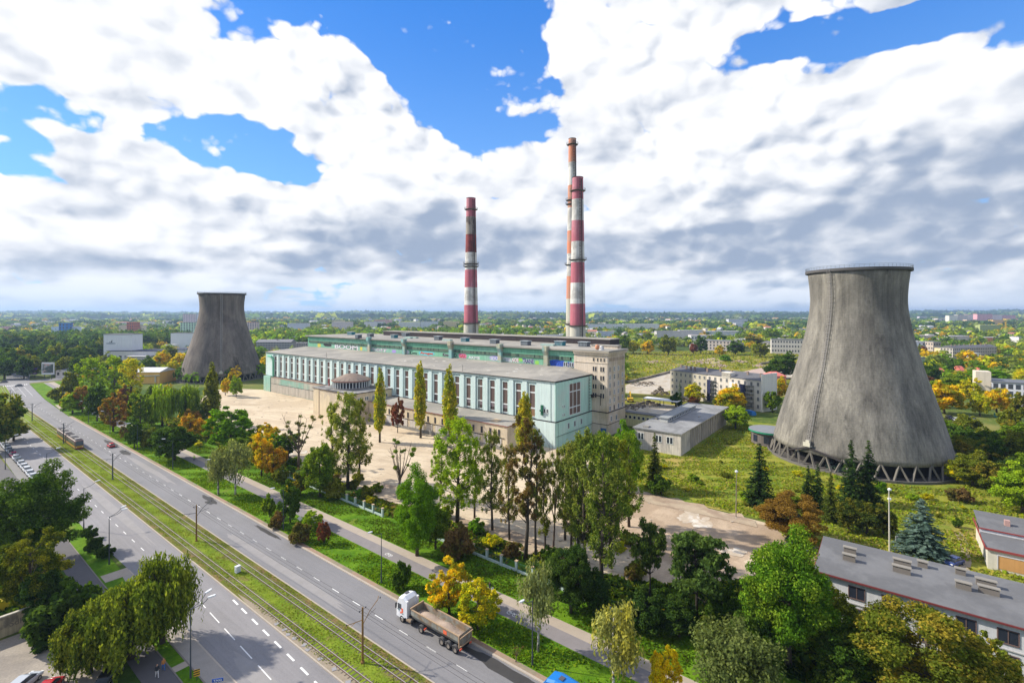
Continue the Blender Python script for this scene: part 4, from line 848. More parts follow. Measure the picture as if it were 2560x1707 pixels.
def cooling_tower(label, px, Yc, s, m, lad_phi):
    base = W((px - CP) / FP * Yc, Yc); t = empty('cooling_tower', base, label=label, cat='cooling tower', group='concrete cooling towers'); t.scale = (s, s, 1.0)
    zs_ = np.linspace(4.2, 61.4, 40); n = 96
    q = MB(); q.lathe([(prof_r(z), z) for z in zs_] + [(prof_r(z) - 0.35, z) for z in zs_[::-1]], n, close=True); q.build('shell', m, t, True)
    q = MB(); q.lathe([(14.0, 61.2), (14.75, 61.3), (14.75, 62.15), (13.5, 62.15), (13.5, 61.2)], n, close=True); q.build('rim', mat('rim_dark', (0.085, 0.08, 0.08)), t, False)
    q = MB()
    for j in range(72):
        w = 2 * math.pi * j / 72; q.beam((14.6 * math.cos(w), 14.6 * math.sin(w), 62.1), (14.6 * math.cos(w), 14.6 * math.sin(w), 63.1), 0.06)
    q.lathe([(14.57, 63.05), (14.63, 63.05), (14.63, 63.12), (14.57, 63.12)], 72, close=True); q.lathe([(14.57, 62.6), (14.63, 62.6), (14.63, 62.65), (14.57, 62.65)], 72, close=True); q.build('railing', _MC['grey_steel'], t)
    ns = 34; sm = mat('strut_concrete', (0.15, 0.135, 0.115), var=0.2)
    for j in range(ns):
        w0 = 2 * math.pi * j / ns
        for sg in (-1, 1):
            w1 = w0 + sg * math.pi / ns * 0.95; q = MB()
            q.beam((25.6 * math.cos(w0 + sg * 0.012), 25.6 * math.sin(w0 + sg * 0.012), -0.1), (24.35 * math.cos(w1), 24.35 * math.sin(w1), 4.45), 0.48)
            q.build('strut', sm, t)
    q = MB(); q.lathe([(26.6, -0.1), (26.6, 0.7), (26.2, 0.7), (26.2, -0.1)], 64); q.lathe([(26.2, 0.15), (0, 0.15)], 64); q.build('basin', mat('basin_concrete', (0.13, 0.12, 0.11)), t)
    q = MB(); q.lathe([(21.5, 0.15), (21.5, 5.0), (19.5, 6.2), (0, 6.2)], 48); q.build('cooling_stack', mat('wet_timber', (0.018, 0.016, 0.016)), t)
    # ladder with cage and a handrail running up one meridian
    tc_ = Vector((-base.x, -base.y, 0)).normalized(); ang = math.atan2(tc_.y, tc_.x) - lad_phi; q = MB(); zl = np.linspace(6.5, 61.8, 46)
    dr = Vector((math.cos(ang), math.sin(ang), 0)); s2 = Vector((-dr.y, dr.x, 0))
    def L_(z, o, out): return dr * (prof_r(min(z, 61.3)) + out) + s2 * o + Vector((0, 0, z))
    for o in (-.38, .38):
        for a_, b_ in zip(zl[:-1], zl[1:]): q.beam(L_(a_, o, .35), L_(b_, o, .35), 0.13); q.beam(L_(a_, o * 1.4, .95), L_(b_, o * 1.4, .95), 0.06)
    for z in np.arange(6.6, 61.5, 0.9): q.beam(L_(z, -.38, .35), L_(z, .38, .35), 0.08)
    for z in np.arange(7, 61.5, 1.5): 
        q.beam(L_(z, -.55, .95), L_(z, .55, .95), 0.07); q.beam(L_(z, -.55, .95), L_(z, -.38, .35), 0.07); q.beam(L_(z, .55, .95), L_(z, .38, .35), 0.07)
    q.build('ladder', mat('galvanised', (0.30, 0.28, 0.27), 0.6), t)
    q = MB(); q.box(-1.1, 1.1, -.1, 1.1, 0, 0.2); q.box(-1.1, 1.1, 0.95, 1.1, 0.2, 1.3); q.box(-.7, .5, .1, .8, .2, 1.9); o = q.build('ladder_platform', concW, t); o.location = L_(6.3, 0, 0.1); o.rotation_euler = (0, 0, ang - math.pi / 2)
    return t, ang, L_
tm1 = tower_concrete('weathered_concrete', (0.215, 0.198, 0.168), (0.125, 0.115, 0.100), 0.50)
tm2 = tower_concrete('blackened_concrete', (0.165, 0.135, 0.115), (0.105, 0.085, 0.075), 0.65)
T1, a1, L1 = cooling_tower('huge grey cooling tower on the right with a ladder curving up its flank', 2142.5, 162.4, 1.0, tm1, 0.53)
T2, a2, L2 = cooling_tower('smaller looking, darker and stained cooling tower at the far left', 555, 356.0, 1.06, tm2, 0.03)
# roofed walkway beam slanting down from the ladder foot of the near tower
q = MB(); q.beam(L1(5.9, 0, 0.5), L1(4.3, 9.5, -0.6), 0.35, 0.5); q.beam(L1(5.9, 0, 0.5), L1(3.9, -6.0, 0.9), 0.35, 0.5); q.build('canopy_beam', dark, T1)
# ------------------------------------------------------------------ vegetation
leafm = foliage_mat('foliage'); leafc = foliage_mat('distant_foliage', True)
barkm = mat('bark', (0.075, 0.060, 0.045), 0.95, 0.25, 1.5, 0.25); birchm = mat('birch_bark', (0.52, 0.50, 0.46), 0.9, 0.35, 1.6, 0.3, (0.06, 0.05, 0.05), c2amt=0.5, c2scale=1.2)
darkbark = mat('dark_bark', (0.035, 0.028, 0.024), 0.95, 0.25, 1.5, 0.25)

def leaf_cloud(pts, nrm, size, rng, aspect=1.5, updir=None, jitter=0.9, name='crown'):
    """pts Nx3 leaf positions, nrm Nx3 preferred facing; size scalar or N; returns mesh of N rhombic leaf clumps"""
    n = len(pts); nr_ = nrm + rng.normal(0, jitter, (n, 3)); nr_ /= np.linalg.norm(nr_, axis=1)[:, None] + 1e-9
    if updir is None: u = rng.normal(0, 1, (n, 3))
    else: u = np.tile(np.array(updir, float), (n, 1)) + rng.normal(0, 0.16, (n, 3))
    u -= nr_ * (u * nr_).sum(1)[:, None]; u /= np.linalg.norm(u, axis=1)[:, None] + 1e-9
    w = np.cross(nr_, u); s = np.asarray(size) * rng.uniform(0.65, 1.35, n); s = s[:, None]
    a = pts + u * s * 0.5 * aspect; b = pts + w * s * 0.5 + nr_ * s * 0.12; c = pts - u * s * 0.5 * aspect; d_ = pts - w * s * 0.5 + nr_ * s * 0.12
    vs = np.stack([a, b, c, d_], 1).reshape(-1, 3)
    me = bpy.data.meshes.new(name); me.vertices.add(4 * n); me.vertices.foreach_set('co', vs.astype(np.float32).ravel())
    me.loops.add(4 * n); me.loops.foreach_set('vertex_index', np.arange(4 * n, dtype=np.int32))
    me.polygons.add(n); me.polygons.foreach_set('loop_start', np.arange(0, 4 * n, 4, dtype=np.int32)); 
    me.update(calc_edges=True)
    at = me.attributes.new('shade', 'FLOAT', 'FACE'); at.data.foreach_set('value', rng.uniform(0, 1, n).astype(np.float32))
    return me

def clump_points(centers, radii, n_total, rng, shell=0.55, flat=1.0):
    vol = radii ** 2; idx = rng.choice(len(centers), n_total, p=vol / vol.sum())
    d_ = rng.normal(0, 1, (n_total, 3)); d_ /= np.linalg.norm(d_, axis=1)[:, None]
    r = rng.uniform(shell, 1, n_total) * radii[idx]
    off = d_ * r[:, None]; off[:, 2] *= flat
    return centers[idx] + off, d_, idx

def limbs(b, centers, top, z0, H, r0, rng, count=14, n=5, bend=0.25, lean=(0, 0)):
    """trunk plus limbs that reach the clump centres"""
    pts = [Vector((lean[0] * t_, lean[1] * t_, top * t_)) for t_ in (0, .25, .5, .75, 1)]
    for p in pts[1:-1]: p.x += rng.normal(0, 0.02 * H * 0.3); p.y += rng.normal(0, 0.02 * H * 0.3)
    b.tube(pts, [r0 * 1.25, r0 * 0.95, r0 * 0.75, r0 * .55, r0 * .25], 7)
    order = rng.permutation(len(centers))[:count]
    for i in order:
        c = Vector(centers[i]); zz = max(z0, min(top * 0.93, c.z - 0.35 * math.hypot(c.x, c.y) - 0.05 * H)); t_ = zz / top
        s_ = pts[min(4, int(t_ * 4))].lerp(pts[min(4, int(t_ * 4) + 1)], (t_ * 4) % 1)
        m_ = s_.lerp(c, 0.5) + Vector((0, 0, -math.copysign(abs(rng.normal(0, abs(bend))), bend))); rr_ = r0 * (0.42 - 0.25 * t_)
        b.tube([s_, m_, c], [rr_, rr_ * .6, rr_ * .2], 4, cap=False)
    return pts

PROTO = {}
def proto(kind, var, lod):
    key = (kind, var, lod)
    if key in PROTO: return PROTO[key]
    rng = np.random.default_rng(sum(map(ord, kind)) * 13 + var * 101 + 5)
    NL = {-1: 3.0, 0: 1.0, 1: 0.42, 2: 0.11}[lod]; LS = {-1: 0.52, 0: 1.0, 1: 1.5, 2: 2.7}[lod]
    tb = MB(); bark = barkm; extra = None
    def ell(n, cx, cz, rx, rz, inner=0.5, squash=0.0):
        d_ = rng.normal(0, 1, (n, 3)); d_ /= np.linalg.norm(d_, axis=1)[:, None]; r = rng.uniform(inner, 1, n) ** 0.6
        lump = 1 + 0.16 * np.sin(d_[:, 0] * 3.1 + var * 2.0 + 1) + 0.14 * np.sin(d_[:, 1] * 4.3 + d_[:, 2] * 3 + var)
        p = d_ * (r * lump)[:, None]; p[:, 0] *= rx; p[:, 1] *= rx; p[:, 2] *= rz; p[:, 2] += cz; return p
    if kind == 'round':        # dense broadleaf: oak, maple, lime; H 12, R 5
        c = ell(125, 0, 6.8, 4.2, 4.6, 0.4); c = c[c[:, 2] > 1.5]; rad_ = rng.uniform(0.6, 1.25, len(c)) 
        p, nr_, _ = clump_points(c, rad_, int(16000 * NL), rng, 0.45, 0.85); limbs(tb, c, 8.5, 1.6, 12, 0.30, rng, 16)
        me = leaf_cloud(p, nr_ * 0.9 + np.array([0, 0, 0.5]), 0.30 * LS, rng)
    elif kind == 'maple':      # looser, tiered crown with gaps and pointed clumps
        c = ell(90, 0, 6.9, 4.4, 4.7, 0.5); c = c[c[:, 2] > 1.5]; rad_ = rng.uniform(0.5, 1.15, len(c))
        p, nr_, _ = clump_points(c, rad_, int(13000 * NL), rng, 0.25, 0.7); limbs(tb, c, 9.5, 1.8, 12, 0.26, rng, 30)
        me = leaf_cloud(p, nr_ * 0.4 + np.array([0, 0, 0.9]), 0.30 * LS, rng)
    elif kind == 'airy':       # locust: flat see-through plates of leaf
        c = ell(70, 0, 8.0, 5.0, 3.6, 0.4); rad_ = rng.uniform(0.8, 1.7, len(c))
        p, nr_, _ = clump_points(c, rad_, int(10500 * NL), rng, 0.1, 0.38); limbs(tb, c, 8.6, 3.0, 12, 0.26, rng, 40, bend=0.5, lean=(0.8, 0.3)); bark = darkbark
        me = leaf_cloud(p, np.tile([0, 0, 1.0], (len(p), 1)), 0.30 * LS, rng, 1.9)
    elif kind == 'poplar':     # tall open black poplar, H 24
        n = 110; z = rng.uniform(4.6, 23.4, n); R_ = 4.4 * np.sqrt(np.clip(1 - ((z - 13.0) / 11.2) ** 2, 0.04, 1)); a = rng.uniform(0, 6.28, n); r = R_ * rng.uniform(0.2, 1.0, n)
        c = np.stack([r * np.cos(a), r * np.sin(a), z], 1); rad_ = rng.uniform(0.4, 1.0, n)
        p, nr_, _ = clump_points(c, rad_, int(9500 * NL), rng, 0.1, 1.5); bark = barkm
        limbs(tb, c, 21.0, 5.0, 24, 0.34, rng, 80, bend=0.1, lean=(0.5 * (var - 1), 0.3))
        me = leaf_cloud(p, nr_ * 0.5 + np.array([0, 0, 0.4]), 0.27 * LS, rng)
    elif kind == 'lombardy':   # columnar poplar, H 27, several upright leaders
        cs = []; rs = []
        for L in range(5):
            a = L * 1.27 + var; bx, by = 0.95 * math.cos(a), 0.95 * math.sin(a); hh = 27 - rng.uniform(0, 5.5) * (L > 0)
            if L == 0: bx = by = 0
            for z in np.arange(3.5 + (L > 0) * 1.5, hh, 0.75):
                f = (z - 3) / (hh - 3); w = 1.75 * math.sin(min(1, f * 2.2) * math.pi / 2) * (1 - f ** 2.2) + 0.2
                for _q in range(2):
                    q = rng.uniform(0, 6.28); cs.append((bx + w * .55 * math.cos(q), by + w * .55 * math.sin(q), z)); rs.append(0.35 + 0.32 * w)
        c = np.array(cs); rad_ = np.array(rs); p, nr_, _ = clump_points(c, rad_, int(12500 * NL), rng, 0.4, 1.5); keep = p[:, 2] > 2.5; p = p[keep]; nr_ = nr_[keep]
        tb.tube([(0, 0, 0), (0.1, 0, 8), (0, 0.1, 22)], [0.42, 0.28, 0.06], 7)
        for L in range(10):
            a = L * 0.63 * 2; tb.tube([(0, 0, 1.8 + L * .7), (0.7 * math.cos(a), 0.7 * math.sin(a), 6 + L), (0.9 * math.cos(a), 0.9 * math.sin(a), 14 + L)], [0.13, 0.09, 0.02], 4, cap=False)
        me = leaf_cloud(p, nr_ * 0.6 + np.array([0, 0, 0.3]), 0.30 * LS, rng, 1.8, updir=(0, 0, 1))
    elif kind in ('willow', 'birch'):
        if kind == 'willow': heads = ell(46, 0, 8.6, 4.8, 2.8, 0.45); heads = heads[heads[:, 2] > 6.0]; ns, Ls, sz = int(900 * (NL if NL > .2 else .2)), (2.2, 7.0), 0.24
        else: heads = ell(40, 0, 8.2, 2.9, 4.2, 0.35); ns, Ls, sz = int(560 * (NL if NL > .2 else .2)), (0.9, 2.6), 0.24; bark = birchm
        hd = heads[rng.integers(0, len(heads), ns)]; P0 = []; N0 = []
        for h in hd:
            a = rng.uniform(0, 6.28); rr_ = rng.uniform(0.2, 1.25); x, y = h[0] + rr_ * math.cos(a), h[1] + rr_ * math.sin(a)
            zt = h[2] + 1.0 - rr_ * 0.5 + rng.normal(0, .15); L = rng.uniform(*Ls); zb_ = max(0.8, zt - L); k_ = int((zt - zb_) / (0.30 * max(1, LS * .7))) + 1
            ox = math.copysign(1, x) * 0.25
            for j in range(k_):
                z = zt - (zt - zb_) * j / k_; f = j / k_
                P0.append((x + ox * f * .6 + rng.normal(0, .12), y + rng.normal(0, .12), z)); N0.append((x, y, 0.4))
        p = np.array(P0); nr_ = np.array(N0); nr_ /= np.linalg.norm(nr_, axis=1)[:, None]
        limbs(tb, heads, 8.0 if kind == 'willow' else 11.0, 2.0, 12, 0.42 if kind == 'willow' else 0.17, rng, 22, bend=-0.3)
        me = leaf_cloud(p, nr_, sz * (1 + (LS - 1) * .6), rng, 2.6 if kind == 'willow' else 2.0, updir=(0, 0, 1), jitter=0.6)
    elif kind == 'spruce':     # H 14, R 3
        P0 = []; N0 = []; z = 0.7
        tb.tube([(0, 0, 0), (0, 0, 13.6)], [0.22, 0.03], 6)
        while z < 13.8:
            rz_ = 3.05 * (1 - (z / 14.0)) ** 0.85 + 0.12; nb = max(5, int(15 * (1 - z / 15)))
            for j in range(nb):
                a = rng.uniform(0, 6.28); R_ = rz_ * rng.uniform(0.78, 1.1); st = 0.22 * (LS ** .8)
                for r in np.arange(0.15, R_, st):
                    for _q in range(2 if lod == 0 else 1):
                        w = 0.14 + 0.16 * (R_ - r); o = rng.normal(0, w * .55)
                        P0.append((r * math.cos(a) - o * math.sin(a), r * math.sin(a) + o * math.cos(a), z - 0.30 * r + 0.10 * r * r / R_ - abs(o) * .25 + rng.normal(0, .06))); N0.append((0.35 * math.cos(a), 0.35 * math.sin(a), 1.0))
            z += 0.40 if lod == 0 else 0.62
        p = np.array(P0); me = leaf_cloud(p, np.array(N0), 0.30 * LS ** .8, rng, 1.7, jitter=0.35); bark = darkbark
    elif kind == 'bush':       # H 3, R 2
        c = ell(34, 0, 1.35, 1.55, 1.15, 0.3); c = c[c[:, 2] > 0.25]; rad_ = rng.uniform(0.32, 0.62, len(c))
        p, nr_, _ = clump_points(c, rad_, int(4200 * NL) + 60, rng, 0.55, 0.85); p[:, 2] = np.abs(p[:, 2]); limbs(tb, c, 1.2, 0.2, 3, 0.07, rng, 8)
        me = leaf_cloud(p, nr_ * .8 + np.array([0, 0, .4]), 0.22 * LS, rng)
    elif kind == 'bare':       # dying poplar: limbs, twigs and mistletoe balls; H 18
        bark = mat('pale_bark', (0.13, 0.095, 0.070), 0.95, 0.25, 1.5, 0.2); tips = []
        trunk_top = Vector((0.5 * (1 - 2 * var), 0.2, 6.0)); tb.tube([(0, 0, 0), trunk_top * .5 + Vector((.15, 0, 0)), trunk_top], [0.36, 0.27, 0.22], 7)
        for j in range(9):
            a = j * 0.75 + rng.uniform(0, .4); L = rng.uniform(6.5, 11.5); sp = rng.uniform(1.6, 4.8) * (0.5 if j < 2 else 1)
            s_ = trunk_top * rng.uniform(.65, 1); m_ = s_ + Vector((sp * .5 * math.cos(a), sp * .5 * math.sin(a), L * .42)); e_ = s_ + Vector((sp * math.cos(a), sp * math.sin(a), L))
            tb.tube([s_, m_, e_], [0.16, 0.10, 0.03], 5, cap=False); tips += [m_, m_.lerp(e_, .55), e_]
            for q in range(5):
                t_ = rng.uniform(.35, .95); b0 = m_.lerp(e_, t_); v_ = Vector((rng.normal(0, .8), rng.normal(0, .8), rng.uniform(.6, 1.8))); tb.tube([b0, b0 + v_], [0.045, 0.012], 3, cap=False); tips.append(b0 + v_)
        ti = np.array([tuple(t_) for t_ in tips]); n = 20 if var == 0 else 10; c = ti[rng.permutation(len(ti))[:n]]; rad_ = rng.uniform(0.35, 0.72, n)
        p, nr_, _ = clump_points(c, rad_, int(2600 * max(NL, .3)), rng, 0.1, 0.9); me = leaf_cloud(p, nr_, 0.20, rng)
    elif kind == 'ragged':     # poplar with rusty dead leaf clusters and mistletoe; H 26
        n = 74; z = rng.uniform(8, 25.4, n); R_ = 3.0 * np.sqrt(np.clip(1 - ((z - 16.5) / 11.0) ** 2, 0.04, 1)); a = rng.uniform(0, 6.28, n); r = R_ * rng.uniform(0.15, 1.05, n)
        c = np.stack([r * np.cos(a), r * np.sin(a), z], 1); rad_ = rng.uniform(0.3, 0.85, n); p, nr_, _ = clump_points(c, rad_, int(8200 * NL), rng, 0.05, 1.1)
        limbs(tb, c, 23.0, 6.0, 26, 0.34, rng, 70, bend=0.1, lean=(-1.2, 0.6)); me = leaf_cloud(p, nr_, 0.27 * LS, rng)
    me.materials.append(leafm); tm = tb.mesh('trunk', bark, True)
    PROTO[key] = (me, tm, {'round': (12, 10.5), 'maple': (12, 11), 'airy': (12, 12), 'poplar': (24, 9.4), 'lombardy': (27, 5.4), 'willow': (12, 12), 'birch': (13, 8.2), 'spruce': (14, 6.2), 'bush': (2.6, 4.2), 'bare': (18, 9.5), 'ragged': (26, 7.6)}[kind])
    return PROTO[key]

PAL = dict(green=((0.085, 0.145, 0.010), (0.135, 0.185, 0.014)), bright=((0.105, 0.200, 0.008), (0.080, 0.165, 0.008)), lime=((0.205, 0.280, 0.014), (0.135, 0.220, 0.012)),
           dark=((0.040, 0.080, 0.010), (0.065, 0.110, 0.012)), deep=((0.026, 0.055, 0.012), (0.042, 0.072, 0.012)), olive=((0.100, 0.125, 0.012), (0.150, 0.155, 0.016)),
           yellow=((0.52, 0.38, 0.008), (0.40, 0.36, 0.014)), yellowgreen=((0.260, 0.290, 0.012), (0.40, 0.33, 0.010)), orange=((0.42, 0.230, 0.018), (0.24, 0.205, 0.018)),
           rust=((0.26, 0.130, 0.026), (0.16, 0.130, 0.020)), brown=((0.135, 0.085, 0.030), (0.095, 0.095, 0.020)), red=((0.16, 0.050, 0.032), (0.12, 0.060, 0.026)),
           amber=((0.54, 0.36, 0.010), (0.17, 0.20, 0.014)), oliverust=((0.085, 0.110, 0.012), (0.19, 0.150, 0.018)), grey=((0.125, 0.150, 0.055), (0.165, 0.180, 0.060)),
           blue=((0.065, 0.105, 0.085), (0.100, 0.145, 0.120)), spruce=((0.020, 0.042, 0.012), (0.036, 0.062, 0.012)), sprucey=((0.065, 0.080, 0.012), (0.040, 0.060, 0.010)),
           poplar=((0.200, 0.240, 0.018), (0.330, 0.280, 0.018)), palegreen=((0.175, 0.210, 0.050), (0.130, 0.175, 0.030)), mistletoe=((0.085, 0.110, 0.018), (0.140, 0.130, 0.028)))
NTREE = [0]
FOOT = []   # trunk positions, kept to avoid planting twice
def tree(kind, pos, h, w, pal, label, var=None, rz=None, cat='tree', group=None, jit=0.0, name=None):
    NTREE[0] += 1; i = NTREE[0]; r_ = random.Random(i * 7 + 1)
    var = i % 2 if var is None else var; Y = dep(pos); lod = 0 if Y < 165 else (1 if Y < 420 else 2)
    if Y < 110 and w > 9 and kind in ('round', 'maple', 'birch'): lod = -1
    me, tm, (nh, nw) = proto(kind, var, lod)
    nm = name or {'spruce': 'spruce_tree', 'bush': 'shrub', 'lombardy': 'poplar_tree', 'poplar': 'poplar_tree', 'ragged': 'poplar_tree', 'bare': 'bare_tree', 'willow': 'willow_tree', 'birch': 'birch_tree', 'maple': 'maple_tree'}.get(kind, 'broadleaf_tree')
    t = empty(nm, (pos[0], pos[1], pos[2] if len(pos) > 2 else 0.0), rz if rz is not None else r_.uniform(0, 6.28), label, cat, group)
    t.scale = (w / nw, w / nw, h / nh)
    link_mesh('trunk', tm, t); c = link_mesh('mistletoe' if kind == 'bare' else 'crown', me, t)
    a, b = PAL[pal] if isinstance(pal, str) else pal
    q = 1.42 * (1 + r_.uniform(-jit, jit)); c.color = (a[0] * q, a[1] * q, a[2] * q, 1); c['accent'] = [b[0] * q, b[1] * q, b[2] * q]
    FOOT.append((pos[0], pos[1], w / 2)); return t
def tv(kind, x, yb, yt, wpx, pal, label, hz=0.0, **k):
    """tree measured in the 2352 px wide view: foot x,yb, top yt, crown width wpx"""
    p = V(x, yb, hz); h = (yb - yt) * (CAMH - hz) / (yb - 718.5); w = wpx * 1.0884 * dep(p) / FP
    return tree(kind, (p.x, p.y, hz), h, w, pal, label, **k)

# --- near left, below the camera
tv('round', 78, 1300, 1082, 200, 'dark', 'large dark green tree with brown tips over the parking bay at left', var=0)
tv('maple', 70, 1425, 1218, 175, ((0.060, 0.085, 0.010), (0.150, 0.150, 0.012)), 'olive tree with yellow tipped top below the large dark tree at left edge')
tv('round', 105, 1440, 1300, 110, 'deep', 'bluish dark bushy tree between the olive tree and the dark asphalt path')
tv('bush', 180, 1440, 1336, 125, 'dark', 'wide dark shrub between the path and the big willow', cat='shrub')
tv('bush', 120, 1475, 1380, 150, 'deep', 'very dark shrub behind the graffiti covered wall', cat='shrub')
tv('bush', 250, 1410, 1372, 60, 'olive', 'low olive shrub just left of the willow top', cat='shrub')
tv('willow', 372, 1478, 1279, 165, ((0.075, 0.115, 0.012), (0.150, 0.175, 0.018)), 'weeping willow leaning over the near pavement, the upper of two', var=0)
tv('willow', 300, 1512, 1335, 225, ((0.070, 0.105, 0.012), (0.135, 0.160, 0.016)), 'broad weeping willow whose strands hang over the car park', var=1)
tv('willow', 205, 1545, 1400, 165, ((0.045, 0.075, 0.012), (0.115, 0.130, 0.014)), 'low left part willow with strands touching the gravel', var=0)
for i, (x, y) in enumerate(((201, 1240), (219, 1263), (236, 1283))):
    tv('bush', x, y, y - 27, 44, 'deep', ('dark rounded shrub, the farthest of three in the strip', 'dark rounded shrub, middle of three beside the pavement', 'dark rounded shrub, nearest of three by the lamp post')[i], cat='shrub', group='three dark shrubs in the grass strip', hz=0.11)
tv('round', -12, 1035, 900, 112, ((0.060, 0.110, 0.010), (0.150, 0.150, 0.014)), 'yellowish green tree cut by the left edge beyond the avenue')
tv('round', 30, 1012, 965, 70, 'olive', 'small olive tree over the far parked white car')
# --- verge and walk, far to near
tv('round', 165, 918, 850, 46, 'olive', 'olive tree with orange lower leaves right of the grey roofed house')
tv('bush', 133, 922, 888, 52, 'olive', 'dark olive shrub beside the far footpath', cat='shrub')
tv('spruce', 145, 944, 905, 14, 'deep', 'thin dark conifer column between two round shrubs')
tv('round', 166, 950, 904, 56, 'lime', 'rounded yellow green small tree close to the far kerb')
tv('bush', 150, 938, 905, 30, 'amber', 'yellow orange shrub left of the rounded lime tree', cat='shrub')
tv('poplar', 208, 928, 820, 66, 'lime', 'tall bright green tree, left of the pair with mistletoe')
tv('poplar', 262, 930, 816, 62, 'lime', 'tall bright green tree with dark mistletoe balls, right of the pair')
tv('poplar', 300, 935, 822, 56, 'yellowgreen', 'tall lime tree leaning right before the orange brick shed')
tv('round', 188, 948, 882, 42, 'rust', 'orange brown tree wedged behind the dark green one')
tv('round', 222, 968, 884, 52, 'dark', 'dark green dense tree left of the orange chestnut')
tv('maple', 259, 992, 904, 70, 'rust', 'orange brown chestnut tree standing alone by the far kerb', var=0)
tv('round', 283, 938, 890, 32, 'red', 'reddish brown tree behind the orange chestnut')
tv('maple', 322, 984, 893, 60, 'green', 'saturated green tree left of the two weeping willows')
tv('willow', 372, 980, 884, 64, 'lime', 'yellow green weeping willow, left of the two')
tv('willow', 426, 976, 884, 68, 'green', 'darker weeping willow, right of the two')
tv('lombardy', 486, 977, 833, 42, 'olive', 'dark columnar poplar in front of the left cooling tower', var=0)
tv('round', 517, 908, 866, 25, 'amber', 'small bright orange tree at the end of the sand')
tv('round', 542, 912, 866, 30, 'lime', 'small green tree beside the bright orange one on the sand')
tv('maple', 436, 1010, 946, 56, 'orange', 'yellow orange maple between willow and round dark tree')
tv('maple', 530, 1036, 928, 118, 'bright', 'wide fresh green maple with pointed top by the sand', var=1)
tv('round', 400, 1058, 973, 106, 'dark', 'round dark green tree alone on the verge grass', var=1)
tv('round', 308, 1030, 964, 40, 'dark', 'narrow dark tree with yellow tip by the kerb')
tv('bush', 341, 1026, 986, 46, 'olive', 'low olive shrub right of the narrow dark tree', cat='shrub')
tv('bush', 368, 1020, 990, 40, 'green', 'green shrub in front of the round dark tree', cat='shrub')
tv('maple', 288, 1012, 974, 26, 'brown', 'small brownish sapling near the far lamp')
tv('birch', 540, 1138, 1008, 92, 'grey', 'birch with drooping grey green crown by the footpath, right stem')
tv('birch', 500, 1138, 1028, 62, 'grey', 'slimmer birch standing left of its twin by the kerb')
tv('maple', 600, 1094, 985, 74, 'amber', 'golden maple behind the birches')
tv('maple', 628, 1100, 1018, 62, 'orange', 'smaller golden orange maple right of the tall golden one')
tv('bare', 684, 1076, 938, 92, 'mistletoe', 'bare forked tree hung with mistletoe in front of the sand', var=0)
tv('round', 735, 1142, 1012, 84, 'green', 'dense green tree left of the twin poplars')
tv('bush', 690, 1136, 1086, 60, 'oliverust', 'yellow brown shrub below the dense green tree', cat='shrub')
tv('bush', 770, 1142, 1100, 66, 'olive', 'olive shrub at the start of the post fence', cat='shrub')
tv('bush', 640, 1112, 1075, 44, 'olive', 'shrub under the bare mistletoe tree', cat='shrub')
tv('poplar', 798, 1123, 898, 92, ((0.130, 0.175, 0.026), (0.190, 0.200, 0.030)), 'tall open poplar before the rotunda, left of the two', var=0)
tv('poplar', 826, 1105, 915, 66, 'olive', 'tall open poplar with dark mistletoe, right of the two', var=1)
tv('lombardy', 872, 1016, 846, 34, 'poplar', 'columnar yellow green poplar right next to the rotunda', var=0)
tv('lombardy', 966, 1006, 830, 36, 'poplar', 'columnar poplar with two tips, middle of the row by the annex', var=1)
tv('lombardy', 1033, 1016, 838, 40, 'poplar', 'columnar poplar with three tips, right of the middle one', var=0)
tv('lombardy', 1204, 1062, 900, 46, 'poplar', 'columnar poplar in front of the mint end corner', var=1)
tv('maple', 913, 994, 911, 36, 'red', 'slender dark red tree against the cream annex')
tv('bare', 915, 1146, 985, 96, 'green', 'nearly leafless leaning tree on the sand edge', var=1, rz=2.4)
tv('poplar', 1050, 1203, 955, 120, 'lime', 'tall broad bright poplar over the fence shrubs', var=0)
tv('poplar', 1012, 1150, 1010, 56, 'lime', 'shorter bright poplar left of the tall broad one', var=1)
tv('round', 958, 1277, 1086, 128, 'bright', 'pyramid shaped bright green tree inside the fence', var=0)
tv('round', 1000, 1262, 1150, 80, 'green', 'green bushy tree leaning on the pyramid shaped one', var=1)
tv('bush', 1045, 1288, 1212, 90, 'brown', 'brownish purple shrub at the right foot of the bright tree', cat='shrub')
tv('poplar', 1131, 1217, 988, 72, ((0.150, 0.180, 0.030), (0.110, 0.120, 0.030)), 'thin sparse poplar alone on the sand', var=1)
tv('ragged', 1207, 1284, 950, 92, 'brown', 'tall ragged poplar full of rusty brown clusters', var=0)
tv('ragged', 1231, 1278, 975, 60, ((0.150, 0.180, 0.030), (0.150, 0.080, 0.035)), 'second ragged poplar with leaning stem behind the rusty one', var=1)
tv('bare', 1271, 1256, 1000, 66, 'mistletoe', 'slim bare tree with dark mistletoe balls up its stem', var=0)
tv('poplar', 1312, 1262, 1010, 70, ((0.120, 0.150, 0.030), (0.160, 0.165, 0.035)), 'grey green poplar at the left of the dense poplar clump', var=0)
tv('poplar', 1344, 1312, 985, 90, ((0.110, 0.150, 0.026), (0.160, 0.180, 0.032)), 'tall dense poplar in the middle of the clump', var=1)
tv('poplar', 1383, 1352, 994, 118, ((0.070, 0.110, 0.016), (0.150, 0.175, 0.030)), 'biggest poplar of the clump with thick dark trunk', var=0)
tv('poplar', 1420, 1232, 1005, 80, 'olive', 'poplar at the right back of the dense clump', var=1)
tv('round', 1440, 1122, 978, 72, 'bright', 'fresh green tree left of the lone spruce')
tv('round', 1388, 1120, 985, 62, 'green', 'green tree in front of the tower foot')
tv('maple', 1330, 1085, 1003, 50, 'green', 'small green tree before the mint end wall')
tv('spruce', 1504, 1120, 990, 46, 'sprucey', 'lone dark spruce in front of the workshop', var=0)
